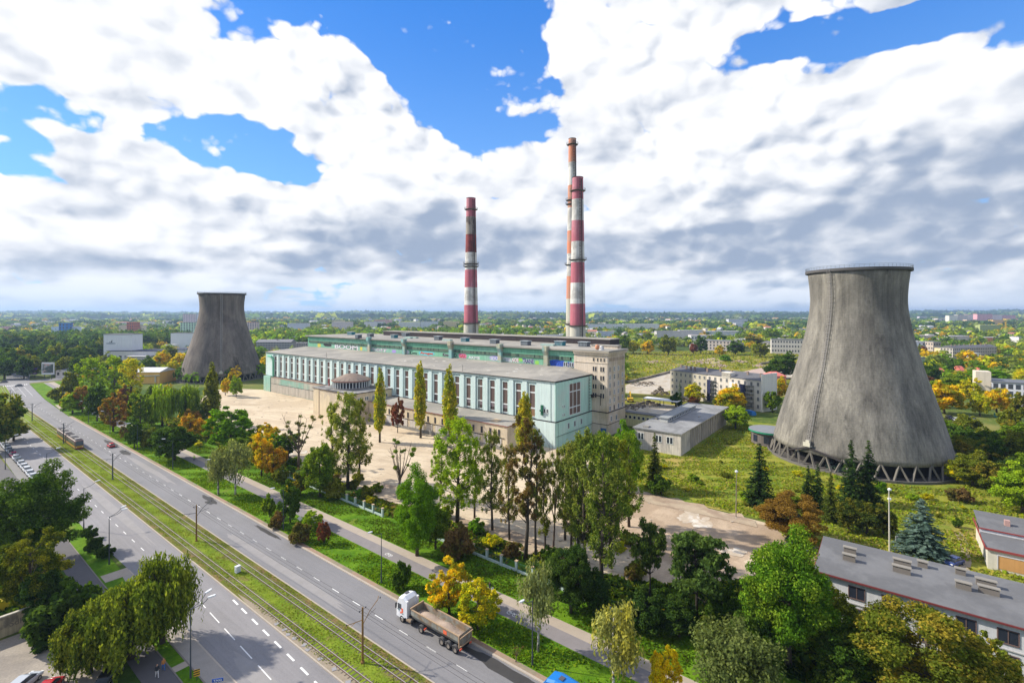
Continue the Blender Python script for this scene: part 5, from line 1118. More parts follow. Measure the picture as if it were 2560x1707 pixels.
tv('bush', 1520, 1136, 1092, 60, 'dark', 'dark shrub at the foot of the lone spruce', cat='shrub')
tv('round', 1312, 1408, 1242, 130, 'deep', 'very dark evergreen mass beside the footpath', var=1)
tv('round', 1372, 1416, 1318, 80, 'deep', 'dark bushy tree right of the evergreen mass', var=0)
tv('birch', 1236, 1497, 1284, 120, 'grey', 'white stemmed birch by the lamp near the footpath', var=0, hz=0.1)
tv('birch', 1410, 1602, 1372, 150, ((0.190, 0.200, 0.060), (0.260, 0.240, 0.045)), 'pale yellowish birch cut off by the bottom edge', var=1)
tv('maple', 1527, 1618, 1480, 84, 'yellow', 'small vivid yellow tree at the bottom edge')
tv('airy', 1492, 1372, 1188, 88, ((0.050, 0.085, 0.016), (0.080, 0.115, 0.020)), 'see-through dark locust tree, the slimmer left one', var=0)
tv('airy', 1604, 1440, 1206, 165, ((0.045, 0.080, 0.020), (0.070, 0.110, 0.024)), 'spreading dark locust tree in front of the muddy yard', var=1)
tv('round', 1478, 1448, 1352, 110, 'deep', 'dark undergrowth tree below the slimmer locust', var=1)
tv('round', 1560, 1462, 1372, 110, 'deep', 'dark undergrowth tree below the spreading locust', var=0)
tv('round', 1660, 1450, 1352, 90, 'dark', 'dark tree between the locust and the big maple', var=1)
tv('birch', 1690, 1650, 1434, 250, ((0.085, 0.110, 0.030), (0.110, 0.130, 0.036)), 'wide grey green tree filling the bottom centre right', var=0)
tv('round', 1812, 1534, 1240, 240, ((0.070, 0.150, 0.010), (0.120, 0.175, 0.014)), 'huge fresh green maple before the long white building', var=0)
tv('round', 1915, 1512, 1345, 120, 'olive', 'olive tree between the huge maple and the white wall', var=1)
tv('round', 1740, 1560, 1400, 130, 'dark', 'dark lower tree under the huge maple', var=1)
tv('round', 1940, 1590, 1440, 150, ((0.040, 0.080, 0.010), (0.085, 0.110, 0.014)), 'dark tree under the olive crown near the bottom edge', var=0)
tv('round', 2130, 1665, 1380, 330, 'oliverust', 'huge olive tree turning rust in the bottom right', var=1)
tv('maple', 2270, 1640, 1455, 150, 'oliverust', 'rusting tree at the bottom right corner', var=0)
tv('maple', 1032, 1411, 1288, 120, 'amber', 'golden tree beside the lorry, the left half', var=0, hz=0.1)
tv('maple', 1098, 1446, 1322, 112, 'yellowgreen', 'yellow green tree right behind the lorry', var=1, hz=0.1)
tv('bush', 926, 1352, 1288, 56, 'dark', 'small grey green shrub alone on the verge lawn', cat='shrub', hz=0.1)
tv('bush', 634, 1212, 1180, 48, 'brown', 'rust brown shrub left of the lamp post on the verge', cat='shrub', hz=0.1)
tv('round', 666, 1200, 1110, 56, 'dark', 'small dark tree with yellow top beside the verge lamp', hz=0.1)
tv('maple', 662, 1160, 1106, 26, 'yellow', 'yellow sapling above the small dark verge tree', hz=0.1)
tv('bush', 618, 1188, 1140, 40, 'green', 'light green shrub behind the rust brown one', cat='shrub', hz=0.1)
tv('bush', 692, 1246, 1204, 56, 'brown', 'brown rounded shrub by the sign on the verge', cat='shrub', hz=0.1)
tv('maple', 716, 1218, 1172, 56, 'lime', 'bright lime small tree beside the brown shrub', hz=0.1)
tv('maple', 744, 1250, 1192, 36, 'red', 'thin red leaved sapling on the verge lawn', hz=0.1)
tv('bare', 1185, 1520, 1478, 36, 'brown', 'small withered sapling next to the kerb', hz=0.1, var=1)
for (x, y, t_, w_, p_, L) in ((1298, 1240, 1020, 70, 'palegreen', 'pale slender poplar left edge of the dense clump'), (1330, 1290, 1040, 90, ((0.13, 0.17, 0.026), (0.19, 0.20, 0.03)), 'leafy poplar low in the front of the clump'), (1402, 1300, 1000, 110, ((0.11, 0.16, 0.02), (0.18, 0.20, 0.03)), 'broad green poplar at the front right of the clump'),
                          (1445, 1210, 990, 80, 'green', 'leafy green poplar closing the clump on the right'), (762, 1118, 925, 56, ((0.16, 0.20, 0.03), (0.20, 0.21, 0.03)), 'light poplar just left of the pair before the rotunda'), (1090, 1190, 1000, 60, 'lime', 'light green poplar behind the sparse yard poplar'),
                          (1170, 1240, 1020, 60, ((0.15, 0.17, 0.03), (0.14, 0.10, 0.035)), 'thin brownish poplar left of the ragged pair'), (1252, 1265, 1050, 56, 'olive', 'short olive poplar between ragged and mistletoe trees')):
    tv('poplar', x, y, t_, w_, p_, L)
# --- right hand side
tv('spruce', 1745, 1158, 1014, 76, 'spruce', 'dark pine with bare lower trunk in the meadow', var=0)
tv('spruce', 1913, 1076, 990, 34, 'blue', 'left one of the twin bluish spruces before the cooling tower', var=1)
tv('spruce', 1934, 1082, 992, 34, 'blue', 'right one of the twin bluish spruces before the cooling tower', var=0)
tv('spruce', 1956, 1157, 1006, 62, 'spruce', 'tall dark spruce, left of the tall pair', var=0)
tv('spruce', 1996, 1158, 1008, 66, 'spruce', 'tall dark spruce, right of the tall pair', var=1)
tv('spruce', 1857, 1162, 1067, 42, 'spruce', 'shorter dark spruce left of the tall pair', var=1)
tv('spruce', 1879, 1168, 1062, 40, 'spruce', 'second short dark spruce left of the tall pair', var=0)
tv('spruce', 1909, 1197, 1080, 46, 'sprucey', 'yellowish spruce standing before the short dark ones', var=0)
tv('round', 1815, 1243, 1133, 152, ((0.150, 0.090, 0.018), (0.200, 0.120, 0.020)), 'wide amber brown round tree near the white building corner', var=1)
tv('spruce', 1834, 1260, 1176, 66, 'blue', 'small blue spruce in front of the amber brown tree', var=1)
tv('spruce', 2118, 1273, 1142, 118, 'blue', 'big silvery blue spruce on the lawn at right', var=0)
for i, (x, y, t_, w_) in enumerate(((1950, 1218, 1152, 70), (1992, 1226, 1150, 84), (2030, 1228, 1165, 64))):
    tv('round', x, y, t_, w_, ((0.040, 0.060, 0.012), (0.115, 0.110, 0.012)), ('dark hedge like tree below the tall spruces, left', 'dark hedge like tree below the tall spruces, middle', 'dark hedge like tree beside the lamp mast')[i])
tv('bush', 2028, 1132, 1108, 34, 'bright', 'bright green bush alone in the meadow', cat='shrub')
tv('bush', 2203, 1212, 1190, 24, 'dark', 'small dark bush at the bend of the trodden path', cat='shrub')
tv('bush', 2200, 1150, 1122, 60, 'brown', 'low brown shrub in the meadow grass', cat='shrub')
for i, (x, y, t_, w_, p_) in enumerate(((2235, 1118, 1040, 90, 'olive'), (2290, 1135, 1055, 90, 'oliverust'), (2350, 1180, 1072, 110, 'lime'), (2300, 1085, 1000, 100, 'dark'), (2352, 1095, 985, 90, 'olive'), (2225, 1080, 1010, 70, 'oliverust'),
                                        (2200, 1110, 1060, 60, 'yellowgreen'), (2260, 1050, 985, 80, 'dark'), (2330, 1040, 975, 70, 'green'), (2210, 1048, 1000, 60, 'olive'), (2380, 1130, 1040, 100, 'green'), (2320, 1150, 1098, 60, 'dark'))):
    tv('round', x, y, t_, w_, p_, ('overgrown tree in the thicket right of the cooling tower, ' + ('dull olive' if p_ == 'olive' else 'rust tinged' if p_ == 'oliverust' else 'pale yellow green' if p_ in ('lime', 'yellowgreen') else 'plain green' if p_ == 'green' else 'dark green')), group='thicket beyond the meadow')
# --- middle distance, right
for (k_, x, y, t_, w_, p_, L) in (
    ('round', 1592, 925, 882, 50, 'yellowgreen', 'yellow green tree before the grey tenement'), ('spruce', 1562, 930, 875, 20, 'deep', 'dark narrow spruce at the tenement corner'), ('bush', 1552, 935, 905, 34, 'deep', 'dark bush at the foot of the narrow spruce'),
    ('bush', 1594, 932, 913, 30, 'red', 'purple bush under the yellow green tree'), ('round', 1680, 950, 888, 78, 'amber', 'golden tree in front of the scaffolded house'), ('round', 1690, 985, 930, 66, 'lime', 'lime green lower tree beside the workshop end'),
    ('round', 1696, 905, 878, 28, 'olive', 'small olive tree by the scaffolding'), ('round', 1655, 945, 905, 36, 'olive', 'pale olive tree left of the golden one'),
    ('round', 1790, 918, 868, 44, 'amber', 'orange tree hugging the near cooling tower flank'), ('round', 1775, 948, 895, 42, 'green', 'green tree below the orange one by the cooling tower'), ('round', 1802, 870, 812, 70, 'dark', 'broad dark tree left of the near cooling tower'), ('round', 1775, 868, 832, 44, 'dark', 'dark tree below the ruined flats'),
    ('round', 1653, 818, 794, 28, 'amber', 'round orange tree alone in the waste ground'), ('bush', 1667, 829, 816, 34, 'bright', 'flat bright green bush near the orange tree'), ('round', 1535, 815, 772, 44, 'olive', 'tall olive tree at the edge of the waste ground'),
    ('round', 1430, 812, 766, 42, 'green', 'green tree right behind the office tower'), ('round', 1455, 812, 783, 36, 'yellowgreen', 'yellow green tree next to the one behind the tower'), ('round', 1488, 814, 780, 36, 'amber', 'half yellow tree at the waste ground edge'),
    ('round', 1610, 812, 772, 34, 'dark', 'dark tree hiding the grey barracks front'), ('round', 1594, 813, 788, 22, 'red', 'purple tree before the grey barracks'), ('round', 1690, 815, 784, 44, 'dark', 'dark olive tree right of the grey barracks'),
    ('round', 1746, 820, 786, 44, 'olive', 'olive tree before the ruined long house'), ('round', 1730, 798, 770, 50, 'oliverust', 'brownish round tree behind the waste ground'), ('round', 1770, 785, 755, 46, 'green', 'green tree above the ruined long house'),
    ('round', 2170, 950, 880, 80, 'amber', 'big yellow tree right of the cooling tower'), ('round', 2235, 905, 870, 50, 'olive', 'olive tree behind the big yellow one'), ('round', 2195, 905, 858, 60, 'green', 'green tree beneath the grey long house'),
    ('round', 2290, 950, 888, 60, 'amber', 'yellow tree before the modern grey building'), ('round', 2252, 955, 905, 44, 'yellowgreen', 'yellow green tree left of the modern building'), ('round', 2130, 880, 835, 60, 'dark', 'dark tree at the tower edge, upper'),
    ('round', 2270, 895, 845, 90, 'bright', 'wide bright green tree in the right distance'), ('round', 2220, 840, 802, 44, 'amber', 'amber tree before the long grey house at right'), ('round', 2345, 965, 905, 50, 'oliverust', 'rust tinged tree at the right edge'),
    ('round', 2150, 850, 812, 44, 'palegreen', 'pale green tree left of the long grey house'), ('round', 2310, 845, 820, 50, 'palegreen', 'pale tree right of the long grey house'), ('round', 2100, 905, 860, 44, 'dark', 'dark tree tucked behind the cooling tower'),
    ('round', 2120, 815, 795, 24, 'red', 'dark red tree before the white house'), ('round', 2120, 960, 905, 50, 'olive', 'olive tree hugging the cooling tower flank'), ('round', 2320, 1000, 940, 60, 'olive', 'olive tree above the car park at right'), ('round', 2170, 1010, 960, 60, 'green', 'green tree below the big yellow one')):
    tv(k_, x, y, t_, w_, p_, L, cat='shrub' if k_ == 'bush' else 'tree')
# --- middle distance, left: wood behind the junction and round the left cooling tower
rr = random.Random(21); WOODL = 'dark tree in the wood beyond the junction'
wood = []
for i in range(62):
    for _ in range(40):
        x = rr.uniform(-30, 235); yb = rr.uniform(796, 872) if x < 200 else rr.uniform(796, 830)
        p = V(x, yb)
        if all((p.x - a) ** 2 + (p.y - b) ** 2 > 130 for a, b in wood): break
    wood.append((p.x, p.y)); h = rr.uniform(15, 21); pl = rr.choice(['dark', 'dark', 'dark', 'deep', 'olive', 'dark'])
    tree('round', (p.x, p.y, 0), h, rr.uniform(13, 18), pl, WOODL if pl != 'olive' else 'olive tree in the wood beyond the junction', group='wood beyond the junction', jit=.2)
for (k_, x, y, t_, w_, p_, L) in (
    ('round', 372, 858, 808, 44, 'amber', 'orange yellow tree left of the dark cooling tower'), ('round', 410, 855, 808, 36, 'yellow', 'bright yellow tree touching the dark cooling tower'), ('round', 390, 832, 795, 40, 'olive', 'olive tree behind the two yellow ones'),
    ('round', 40, 855, 800, 60, 'oliverust', 'brownish tree in front of the wood at far left'), ('round', 160, 850, 805, 50, 'dark', 'dark tree behind the white billboard'), ('round', 195, 850, 806, 46, 'deep', 'dark grey green tree left of the white block'),
    ('round', 330, 800, 770, 60, 'dark', 'dark tree right of the white block with a boat'), ('round', 365, 790, 765, 50, 'yellowgreen', 'yellow flecked tree beyond the dark roofed halls'), ('round', 600, 838, 805, 20, 'dark', 'dark conifer before the grey tenements'),
    ('round', 300, 862, 838, 30, 'green', 'green tree between the low sheds at left')):
    tv(k_, x, y, t_, w_, p_, L)

# low trees and shrubs thickening the green between the walk and the yard
rr = random.Random(52); vb = []
VW = dict(green='green', olive='olive', dark='dark green', bright='fresh green', yellowgreen='yellow green', amber='golden', rust='rusty', lime='lime green')
tries = 0
while len(vb) < 46 and tries < 4000:
    tries += 1; y = rr.uniform(150, 335); x = rr.uniform(66.5, 84) if y < 250 else rr.uniform(68, 100)
    if any((x - a) ** 2 + (y - b) ** 2 < (w * .55 + 1.6) ** 2 for a, b, w in FOOT): continue
    pl = rr.choice(['green', 'green', 'olive', 'dark', 'bright', 'yellowgreen', 'amber', 'rust', 'lime', 'olive']); k_ = rr.choice(['round', 'maple', 'round', 'bush']); h = rr.uniform(4.5, 9.5) if k_ != 'bush' else rr.uniform(2, 3.4)
    tree(k_, (x, y, 0.05), h, h * rr.uniform(.85, 1.15) if k_ != 'bush' else h * 1.6, pl, '%s %s in the green belt between walk and sand yard' % (VW[pl], 'shrub' if k_ == 'bush' else 'tree'), cat='shrub' if k_ == 'bush' else 'tree', group='green belt beside the walk', jit=.15); vb.append(1)
tries = 0; n = 0
while n < 46 and tries < 4000:
    tries += 1; y = rr.uniform(22, 150); x = rr.uniform(72.8, 82) if y > 45 else rr.uniform(74, 98)
    if any((x - a) ** 2 + (y - b) ** 2 < 2.2 for a, b, w in FOOT): continue
    pl = rr.choice(['green', 'olive', 'dark', 'olive', 'bright', 'brown', 'yellowgreen']); h = rr.uniform(1.2, 3.0)
    tree('bush', (x, y, 0.02), h, h * 1.6, pl, '%s shrub in the scrub along the post fence' % dict(VW, brown='brown')[pl], cat='shrub', group='scrub along the fence', jit=.15); n += 1

rr = random.Random(88); n = 0; tries = 0
while n < 34 and tries < 3000:      # dark thicket right of the near cooling tower and behind the garage
    tries += 1; x, y = rr.uniform(2185, 2400), rr.uniform(1000, 1165)
    if y > 1130 and x < 2300: continue
    p = V(x, y)
    if (p.x - 198) ** 2 + (p.y - 9.7) ** 2 < 31 ** 2 or any((p.x - a) ** 2 + (p.y - b) ** 2 < (w * .35) ** 2 for a, b, w in FOOT): continue
    pl = rr.choice(['dark', 'olive', 'dark', 'deep', 'green', 'oliverust']); h = rr.uniform(4, 9); n += 1
    tree('round', (p.x, p.y, 0), h, h * rr.uniform(.9, 1.2), pl, '%s tree packed in the thicket right of the near cooling tower' % dict(dark='dark green', deep='very dark', olive='olive', green='green', oliverust='rust tinged')[pl], group='dark thicket at right', jit=.15)
n = 0; tries = 0
while n < 44 and tries < 3000:      # scrub dotted over the meadow
    tries += 1; x, y = rr.uniform(1500, 2230), rr.uniform(1000, 1200); p = V(x, y)
    if (p.x - 198) ** 2 + (p.y - 9.7) ** 2 < 29 ** 2 or p.x < 128 or (160 < p.x < 226 and p.y > 53) or any((p.x - a) ** 2 + (p.y - b) ** 2 < 9 for a, b, w in FOOT): continue
    pl = rr.choice(['lime', 'yellowgreen', 'olive', 'green', 'olive']); h = rr.uniform(.7, 1.9); n += 1
    tree('bush', (p.x, p.y, 0), h, h * rr.uniform(1.7, 2.6), pl, '%s low shrub dotted in the meadow by the near cooling tower' % dict(lime='lime green', olive='olive', green='green', yellowgreen='yellow green')[pl], cat='shrub', group='meadow scrub', jit=.15)
# ------------------------------------------------------------------ distant buildings
def wallc(c):
    c = tuple(min(.82, v * 1.28) for v in c); return mat('far_wall_%02d%02d%02d' % tuple(int(v * 99) for v in c), c, 0.85, 0.10, 0.1, 0.06, streak=0.1)
def roofc(c): return mat('far_roof_%02d%02d%02d' % tuple(int(v * 99) for v in c), c, 0.85, 0.12, 0.1, 0.1)
BSPOT = []
def block(label, p0, p1, h, depth, wc, rc, rows=3, cols=8, roof='flat', cat='building', z0=1.2, wh=1.4, ww=1.1, group=None, each=False, side=True, frame=None, chim=0, name='apartment_building', glassm=None, rh=3.2):
    """front face runs from ground point p0 (left) to p1 (right) as seen from the camera; the body extends away"""
    p0 = Vector((p0[0], p0[1], 0)); p1 = Vector((p1[0], p1[1], 0)); dv = p1 - p0; L = dv.length; a = math.atan2(dv.y, dv.x)
    t = empty(name, p0, a, label, cat, group); BSPOT.append(((p0 + p1) / 2 + Vector((-dv.y, dv.x, 0)).normalized() * depth / 2, max(L, depth) / 2 + 4))
    b = MB(); b.box(0, L, 0, depth, -1, h); b.build('wall', wallc(wc), t)
    b = MB(); e = 0.35
    if roof == 'flat': b.box(-e, L + e, -e, depth + e, h, h + 0.5)
    elif roof == 'gable': 
        b.add([(-e, -e, h), (L + e, -e, h), (L + e, depth / 2, h + rh), (-e, depth / 2, h + rh), (-e, depth + e, h), (L + e, depth + e, h)], [(0, 1, 2, 3), (3, 2, 5, 4), (0, 3, 4), (1, 5, 2), (0, 4, 5, 1)])
    elif roof == 'shed': b.add([(-e, -e, h), (L + e, -e, h), (L + e, depth + e, h + rh), (-e, depth + e, h + rh), (-e, depth + e, h), (L + e, depth + e, h)], [(0, 1, 2, 3), (0, 3, 4), (1, 5, 2), (3, 2, 5, 4), (0, 4, 5, 1)])
    elif roof == 'hip':
        i = min(depth / 2, L / 3); b.add([(-e, -e, h), (L + e, -e, h), (L + e, depth + e, h), (-e, depth + e, h), (i, depth / 2, h + rh), (L - i, depth / 2, h + rh)], [(0, 1, 5, 4), (1, 2, 5), (2, 3, 4, 5), (3, 0, 4), (0, 3, 2, 1)])
    b.build('roof', roofc(rc), t)
    gm_ = glassm or plain('far_glass', (0.05, 0.055, 0.07), 0.4); fm_ = frame
    if rows and cols:
        fh = (h - z0) / rows; q = MB(); wm = MB(); wm.box(0, ww, -.06, 0.0, 0, wh, 0)
        if fm_: wm.box(-.12, 0, -.12, 0, -.1, wh + .1, 1); wm.box(ww, ww + .12, -.12, 0, -.1, wh + .1, 1); wm.box(0, ww, -.14, 0, -.16, 0, 1); wm.box(0, ww, -.12, 0, wh, wh + .1, 1); wm.box(ww / 2 - .05, ww / 2 + .05, -.1, -.06, 0, wh, 1)
        wme = wm.mesh('window', [gm_, fm_ or gm_]) if each else None
        def put(M, n, LL):
            for r_ in range(rows):
                for c_ in range(n):
                    x = (c_ + .5) * LL / n - ww / 2; z = z0 + r_ * fh + (fh - wh) * .45
                    if each:
                        o = link_mesh('window', wme, t); o.matrix_local = M @ Matrix.Translation((x, 0, z))
                    else: q.M = M; q.box(x, x + ww, -.08, 0, z, z + wh)
        put(Matrix.Identity(4), cols, L)
        if side:
            ns = max(1, int(cols * depth / L)); put(Matrix.Translation((L, 0, 0)) @ Matrix.Rotation(math.pi / 2, 4, 'Z'), ns, depth); put(Matrix.Translation((0, depth, 0)) @ Matrix.Rotation(-math.pi / 2, 4, 'Z'), ns, depth)
        if not each: q.build('window', [gm_], t, kind='stuff')
    r_ = random.Random(len(BSPOT))
    for c_ in range(chim):
        x = (c_ + .5) * L / chim + r_.uniform(-1, 1); y = r_.choice([depth * .35, depth * .5, depth * .65]); zz = h + (0.4 if roof == 'flat' else rh * .5)
        q = MB(); q.box(x - .5, x + .5, y - .35, y + .35, zz, h + (1.4 if roof == 'flat' else rh + 1.0)); q.build('chimney', roofc((0.24, 0.18, 0.15)), t)
    return t
def bp(label, xl, xr, yb, yt, depth, wc, rc, skew=0.0, **k):
    """block from photo pixels: left/right edge, base row, eave row"""
    p0, p1 = G(xl, yb), G(xr, yb); Y = dep(p0); h = (yb - yt) * Y / FP
    if skew: p1 = G(xr, yb) + W(0, skew)
    return block(label, p0, p1, h, depth, wc, rc, **k)
WH, GY, BE, NV, RD, YE, PK, BL = (0.60, 0.60, 0.60), (0.34, 0.32, 0.30), (0.50, 0.43, 0.33), (0.035, 0.045, 0.09), (0.42, 0.09, 0.06), (0.55, 0.42, 0.20), (0.50, 0.28, 0.27), (0.04, 0.16, 0.42)
RG, RD2 = (0.14, 0.14, 0.15), (0.10, 0.10, 0.11)
# left of the plant
t = bp('white blank gable block with a painted boat, rising over dark roofs', 258, 328.6, 905, 836, 14, WH, RG, rows=0, cols=0)
L = (G(328.6, 905) - G(258, 905)).length
b = MB(); hh = 22.0; 
b.add([(L * .25, -.04, 23.0 * .83), (L * .31, -.04, 23 * .83), (L * .31, -.04, 23 * .95)], [(0, 1, 2)]); b.add([(L * .20, -.04, 23 * .825), (L * .24, -.04, 23 * .825), (L * .24, -.04, 23 * .88)], [(0, 1, 2)])
b.lathe([(0, 0)], 3) if False else None
b.add([(L * .26 + L * .18 * math.cos(w), -.035, 23 * .79 + 0.9 * math.sin(w)) for w in np.linspace(0, 6.28, 16, endpoint=False)], [tuple(range(16))], 1)
b.build('wall_sign', [plain('sign_ink', (0.03, 0.035, 0.06)), plain('sign_grey', (0.38, 0.40, 0.44))], t)
bp('low hall with navy blue fascia in front of the blank white block', 266, 389, 906, 878, 20, (0.52, 0.50, 0.48), NV, rows=1, cols=9, z0=1.0, wh=2.2, ww=2.4)
q = MB(); 
t = bp('long low navy roofed hall left of the dark cooling tower', 404, 462, 900, 874, 18, (0.50, 0.50, 0.52), NV, rows=1, cols=6, z0=1.0, wh=2.0, ww=2.0)
bp('flat grey shed with pale roof beside the navy hall', 312, 362, 909, 892, 12, (0.42, 0.38, 0.37), (0.42, 0.41, 0.42), rows=1, cols=5)
t = bp('orange rendered shed with white rounded roof by the green trees', 330, 398, 959, 930, 16, (0.58, 0.34, 0.10), (0.62, 0.62, 0.64), rows=0, cols=0, roof='gable', rh=2.4, name='shed')
b = MB(); b.tube([(4, -.4, 5.0), (19, -.4, 5.6)], .35, 8); b.tube([(16, -.4, 1), (16, -.4, 5)], .5, 8); b.build('pipe', concW, t)
bp('grey roofed single storey house behind the billboards', 138, 205, 946, 926, 14, (0.50, 0.46, 0.44), (0.30, 0.30, 0.33), rows=1, cols=5, roof='hip', rh=3.0, wh=2.0, ww=1.6, name='house', each=True)
bp('white tower block half hidden by the dark cooling tower', 426, 489, 872, 833, 14, WH, RG, rows=0, cols=0)
bp('pale green block of flats above the white one', 450, 497, 838, 806, 14, (0.42, 0.55, 0.42), RG, rows=8, cols=7, wh=2.0, ww=2.2)
bp('pinkish tower block peeping over the pale green flats', 457, 482, 812, 785, 16, (0.48, 0.36, 0.38), RG, rows=7, cols=4, wh=2.5, ww=2.5); bp('grey slab block right behind the pale green flats', 474, 500, 811, 785, 16, (0.42, 0.43, 0.46), RG, rows=7, cols=4, wh=2.5, ww=2.5)
bp('pale blue slab block with blank ends, far left', 127, 186, 846, 817, 14, (0.42, 0.49, 0.58), (0.3, 0.3, 0.32), rows=0, cols=0); bp('deep blue stair tower in the middle of the pale blue slab', 146, 161.5, 847, 808, 16, BL, BL, rows=5, cols=2, wh=3.2, ww=2.4, each=False)
bp('beige slab block with blank ends', 296, 353, 840, 814, 14, BE, (0.3, 0.28, 0.26), rows=0, cols=0); bp('brick red stair tower in the middle of the beige slab', 316, 334, 841, 806, 16, (0.42, 0.13, 0.08), (0.45, 0.10, 0.06), rows=5, cols=3, wh=3.0, ww=2.0)
bp('pink and cream block right of the dark cooling tower', 612, 641, 829, 806, 14, (0.52, 0.40, 0.36), (0.40, 0.07, 0.12), rows=6, cols=5, wh=2.4, ww=2.4)
bp('small pink house in the far left trees', 3, 20, 829, 816, 10, (0.58, 0.30, 0.30), RG, rows=2, cols=2, name='house')
bp('long grey tenement with many small windows left of the plant', 640, 727, 880, 855, 14, (0.33, 0.31, 0.31), (0.20, 0.20, 0.21), rows=4, cols=22, roof='gable', rh=3, wh=1.4, ww=1.2, chim=8)
bp('grey tenement wing directly beside the turbine hall', 727, 768, 874, 858, 14, (0.36, 0.33, 0.32), (0.2, 0.2, 0.21), rows=3, cols=9, chim=4)
for i, (xl, xr, yb, yt, wc, rc, L) in enumerate((
    (718, 767, 824, 808, (0.52, 0.52, 0.56), RG, 'white and grey flats, leftmost of the far row'), (829, 877, 822, 805, (0.52, 0.45, 0.44), (0.4, 0.35, 0.3), 'beige pink flats, second of the far row'), (829, 858, 812, 800, (0.50, 0.42, 0.22), RG, 'yellowish flats behind the beige pink ones'),
    (910, 958, 819, 804, (0.56, 0.54, 0.54), RG, 'white flats, third of the far row'), (935, 976, 815, 800, (0.50, 0.30, 0.27), (0.4, 0.16, 0.13), 'brick coloured flats behind the third white ones'), (996, 1052, 820, 805, (0.56, 0.56, 0.52), (0.5, 0.52, 0.3), 'cream flats with lime tops in the far row'),
    (1050, 1092, 820, 804, (0.52, 0.53, 0.56), RG, 'pale flats touching the cream ones on the right'), (1108, 1146, 819, 804, (0.56, 0.44, 0.22), (0.45, 0.38, 0.28), 'ochre block beside the lone chimney'),
    (1463, 1560, 822, 811, (0.55, 0.55, 0.56), (0.42, 0.42, 0.44), 'very long white slab far behind the right chimneys'), (1560, 1648, 822, 810, (0.58, 0.56, 0.53), (0.42, 0.42, 0.44), 'second long white slab, right of the first'), (1495, 1541, 845, 829, (0.42, 0.46, 0.56), (0.3, 0.3, 0.33), 'bluish office with a painted gable beyond the waste ground'),
    (1642, 1732, 850, 828, (0.46, 0.44, 0.43), (0.24, 0.23, 0.24), 'long grey flats with darker roof, mid right'), (1700, 1760, 840, 826, (0.5, 0.47, 0.47), (0.46, 0.44, 0.46), 'pale roofed warehouse right of the long grey flats'), (1760, 1862, 838, 828, (0.5, 0.5, 0.5), (0.55, 0.53, 0.54), 'flat white warehouse in the mid right'),
    (1822, 1870, 812, 798, (0.5, 0.5, 0.53), (0.4, 0.4, 0.42), 'pale hospital like block on the horizon'), (1840, 1880, 818, 808, (0.55, 0.56, 0.6), (0.5, 0.54, 0.6), 'low white hall next to the hospital like block'), (1994, 2010, 793, 787, (0.62, 0.62, 0.64), (0.6, 0.6, 0.6), 'white dot of a hall on the horizon left of the tower'),
    (2374, 2395, 806, 789, (0.62, 0.58, 0.48), (0.4, 0.3, 0.3), 'cream tower block at the left of the far estate'), (2395, 2420, 805, 787, (0.44, 0.40, 0.36), (0.35, 0.3, 0.3), 'grey brown tower block in the far estate'), (2420, 2446, 803, 786, (0.58, 0.47, 0.42), (0.50, 0.15, 0.12), 'pale tower with red roof in the far estate'), (2444, 2482, 806, 785, (0.58, 0.28, 0.30), (0.5, 0.14, 0.14), 'large pale block with crimson edges in the far estate'),
    (2482, 2506, 804, 787, (0.60, 0.46, 0.44), (0.48, 0.12, 0.14), 'middle block with crimson corner in the far estate'), (2502, 2540, 802, 788, (0.54, 0.24, 0.26), (0.42, 0.12, 0.16), 'rightmost pinkish block of the far estate'), (2484, 2512, 810, 800, (0.58, 0.34, 0.12), (0.4, 0.25, 0.1), 'orange flats below the crimson blocks'),
    (2418, 2446, 806, 799, (0.56, 0.40, 0.30), RG, 'low salmon flats at the foot of the far estate'), (2297, 2340, 850, 839, (0.50, 0.40, 0.36), (0.58, 0.50, 0.46), 'long pale shed roof behind the near tower'), (2376, 2424, 850, 840, (0.5, 0.44, 0.4), (0.52, 0.50, 0.50), 'second pale shed roof right of the first'), (2462, 2502, 856, 844, (0.55, 0.22, 0.10), (0.50, 0.46, 0.45), 'orange brick shed with pale roof'),
    (2451, 2502, 826, 813, (0.30, 0.34, 0.12), (0.42, 0.46, 0.22), 'striped greenhouse roof in the right distance'), (2548, 2562, 858, 842, (0.55, 0.52, 0.52), RG, 'white house at the right edge'), (2210, 2250, 800, 792, (0.4, 0.38, 0.4), RG, 'far grey factory by the tower right edge'), (2300, 2318, 800, 791, (0.45, 0.42, 0.44), RG, 'pair of small grey towers on the horizon'), (2345, 2372, 804, 796, (0.5, 0.42, 0.4), RG, 'low pinkish terrace left of the far estate'),
    (1400, 1412, 842, 835, (0.5, 0.5, 0.5), (0.5, 0.5, 0.48), 'white shed seen between the chimneys'), (1196, 1226, 838, 826, (0.5, 0.48, 0.46), (0.5, 0.48, 0.46), 'pale low roofs right of the lone chimney'), (1290, 1330, 840, 831, (0.48, 0.46, 0.46), (0.5, 0.48, 0.48), 'pale sheds halfway between the chimneys'), (1340, 1412, 846, 838, (0.42, 0.42, 0.48), (0.32, 0.32, 0.36), 'long bluish shed left of the chimney feet'))):
    far = yb < 826; big = (xr - xl)
    bp(L, xl, xr, yb, yt, 14 if not far else 22, wc, rc, rows=max(1, int((yb - yt) / 3)), cols=max(2, int(big / 3.2)), wh=(dep(G(xl, yb)) / FP) * 0.9, ww=(dep(G(xl, yb)) / FP) * 1.1, z0=0.5, side=True)
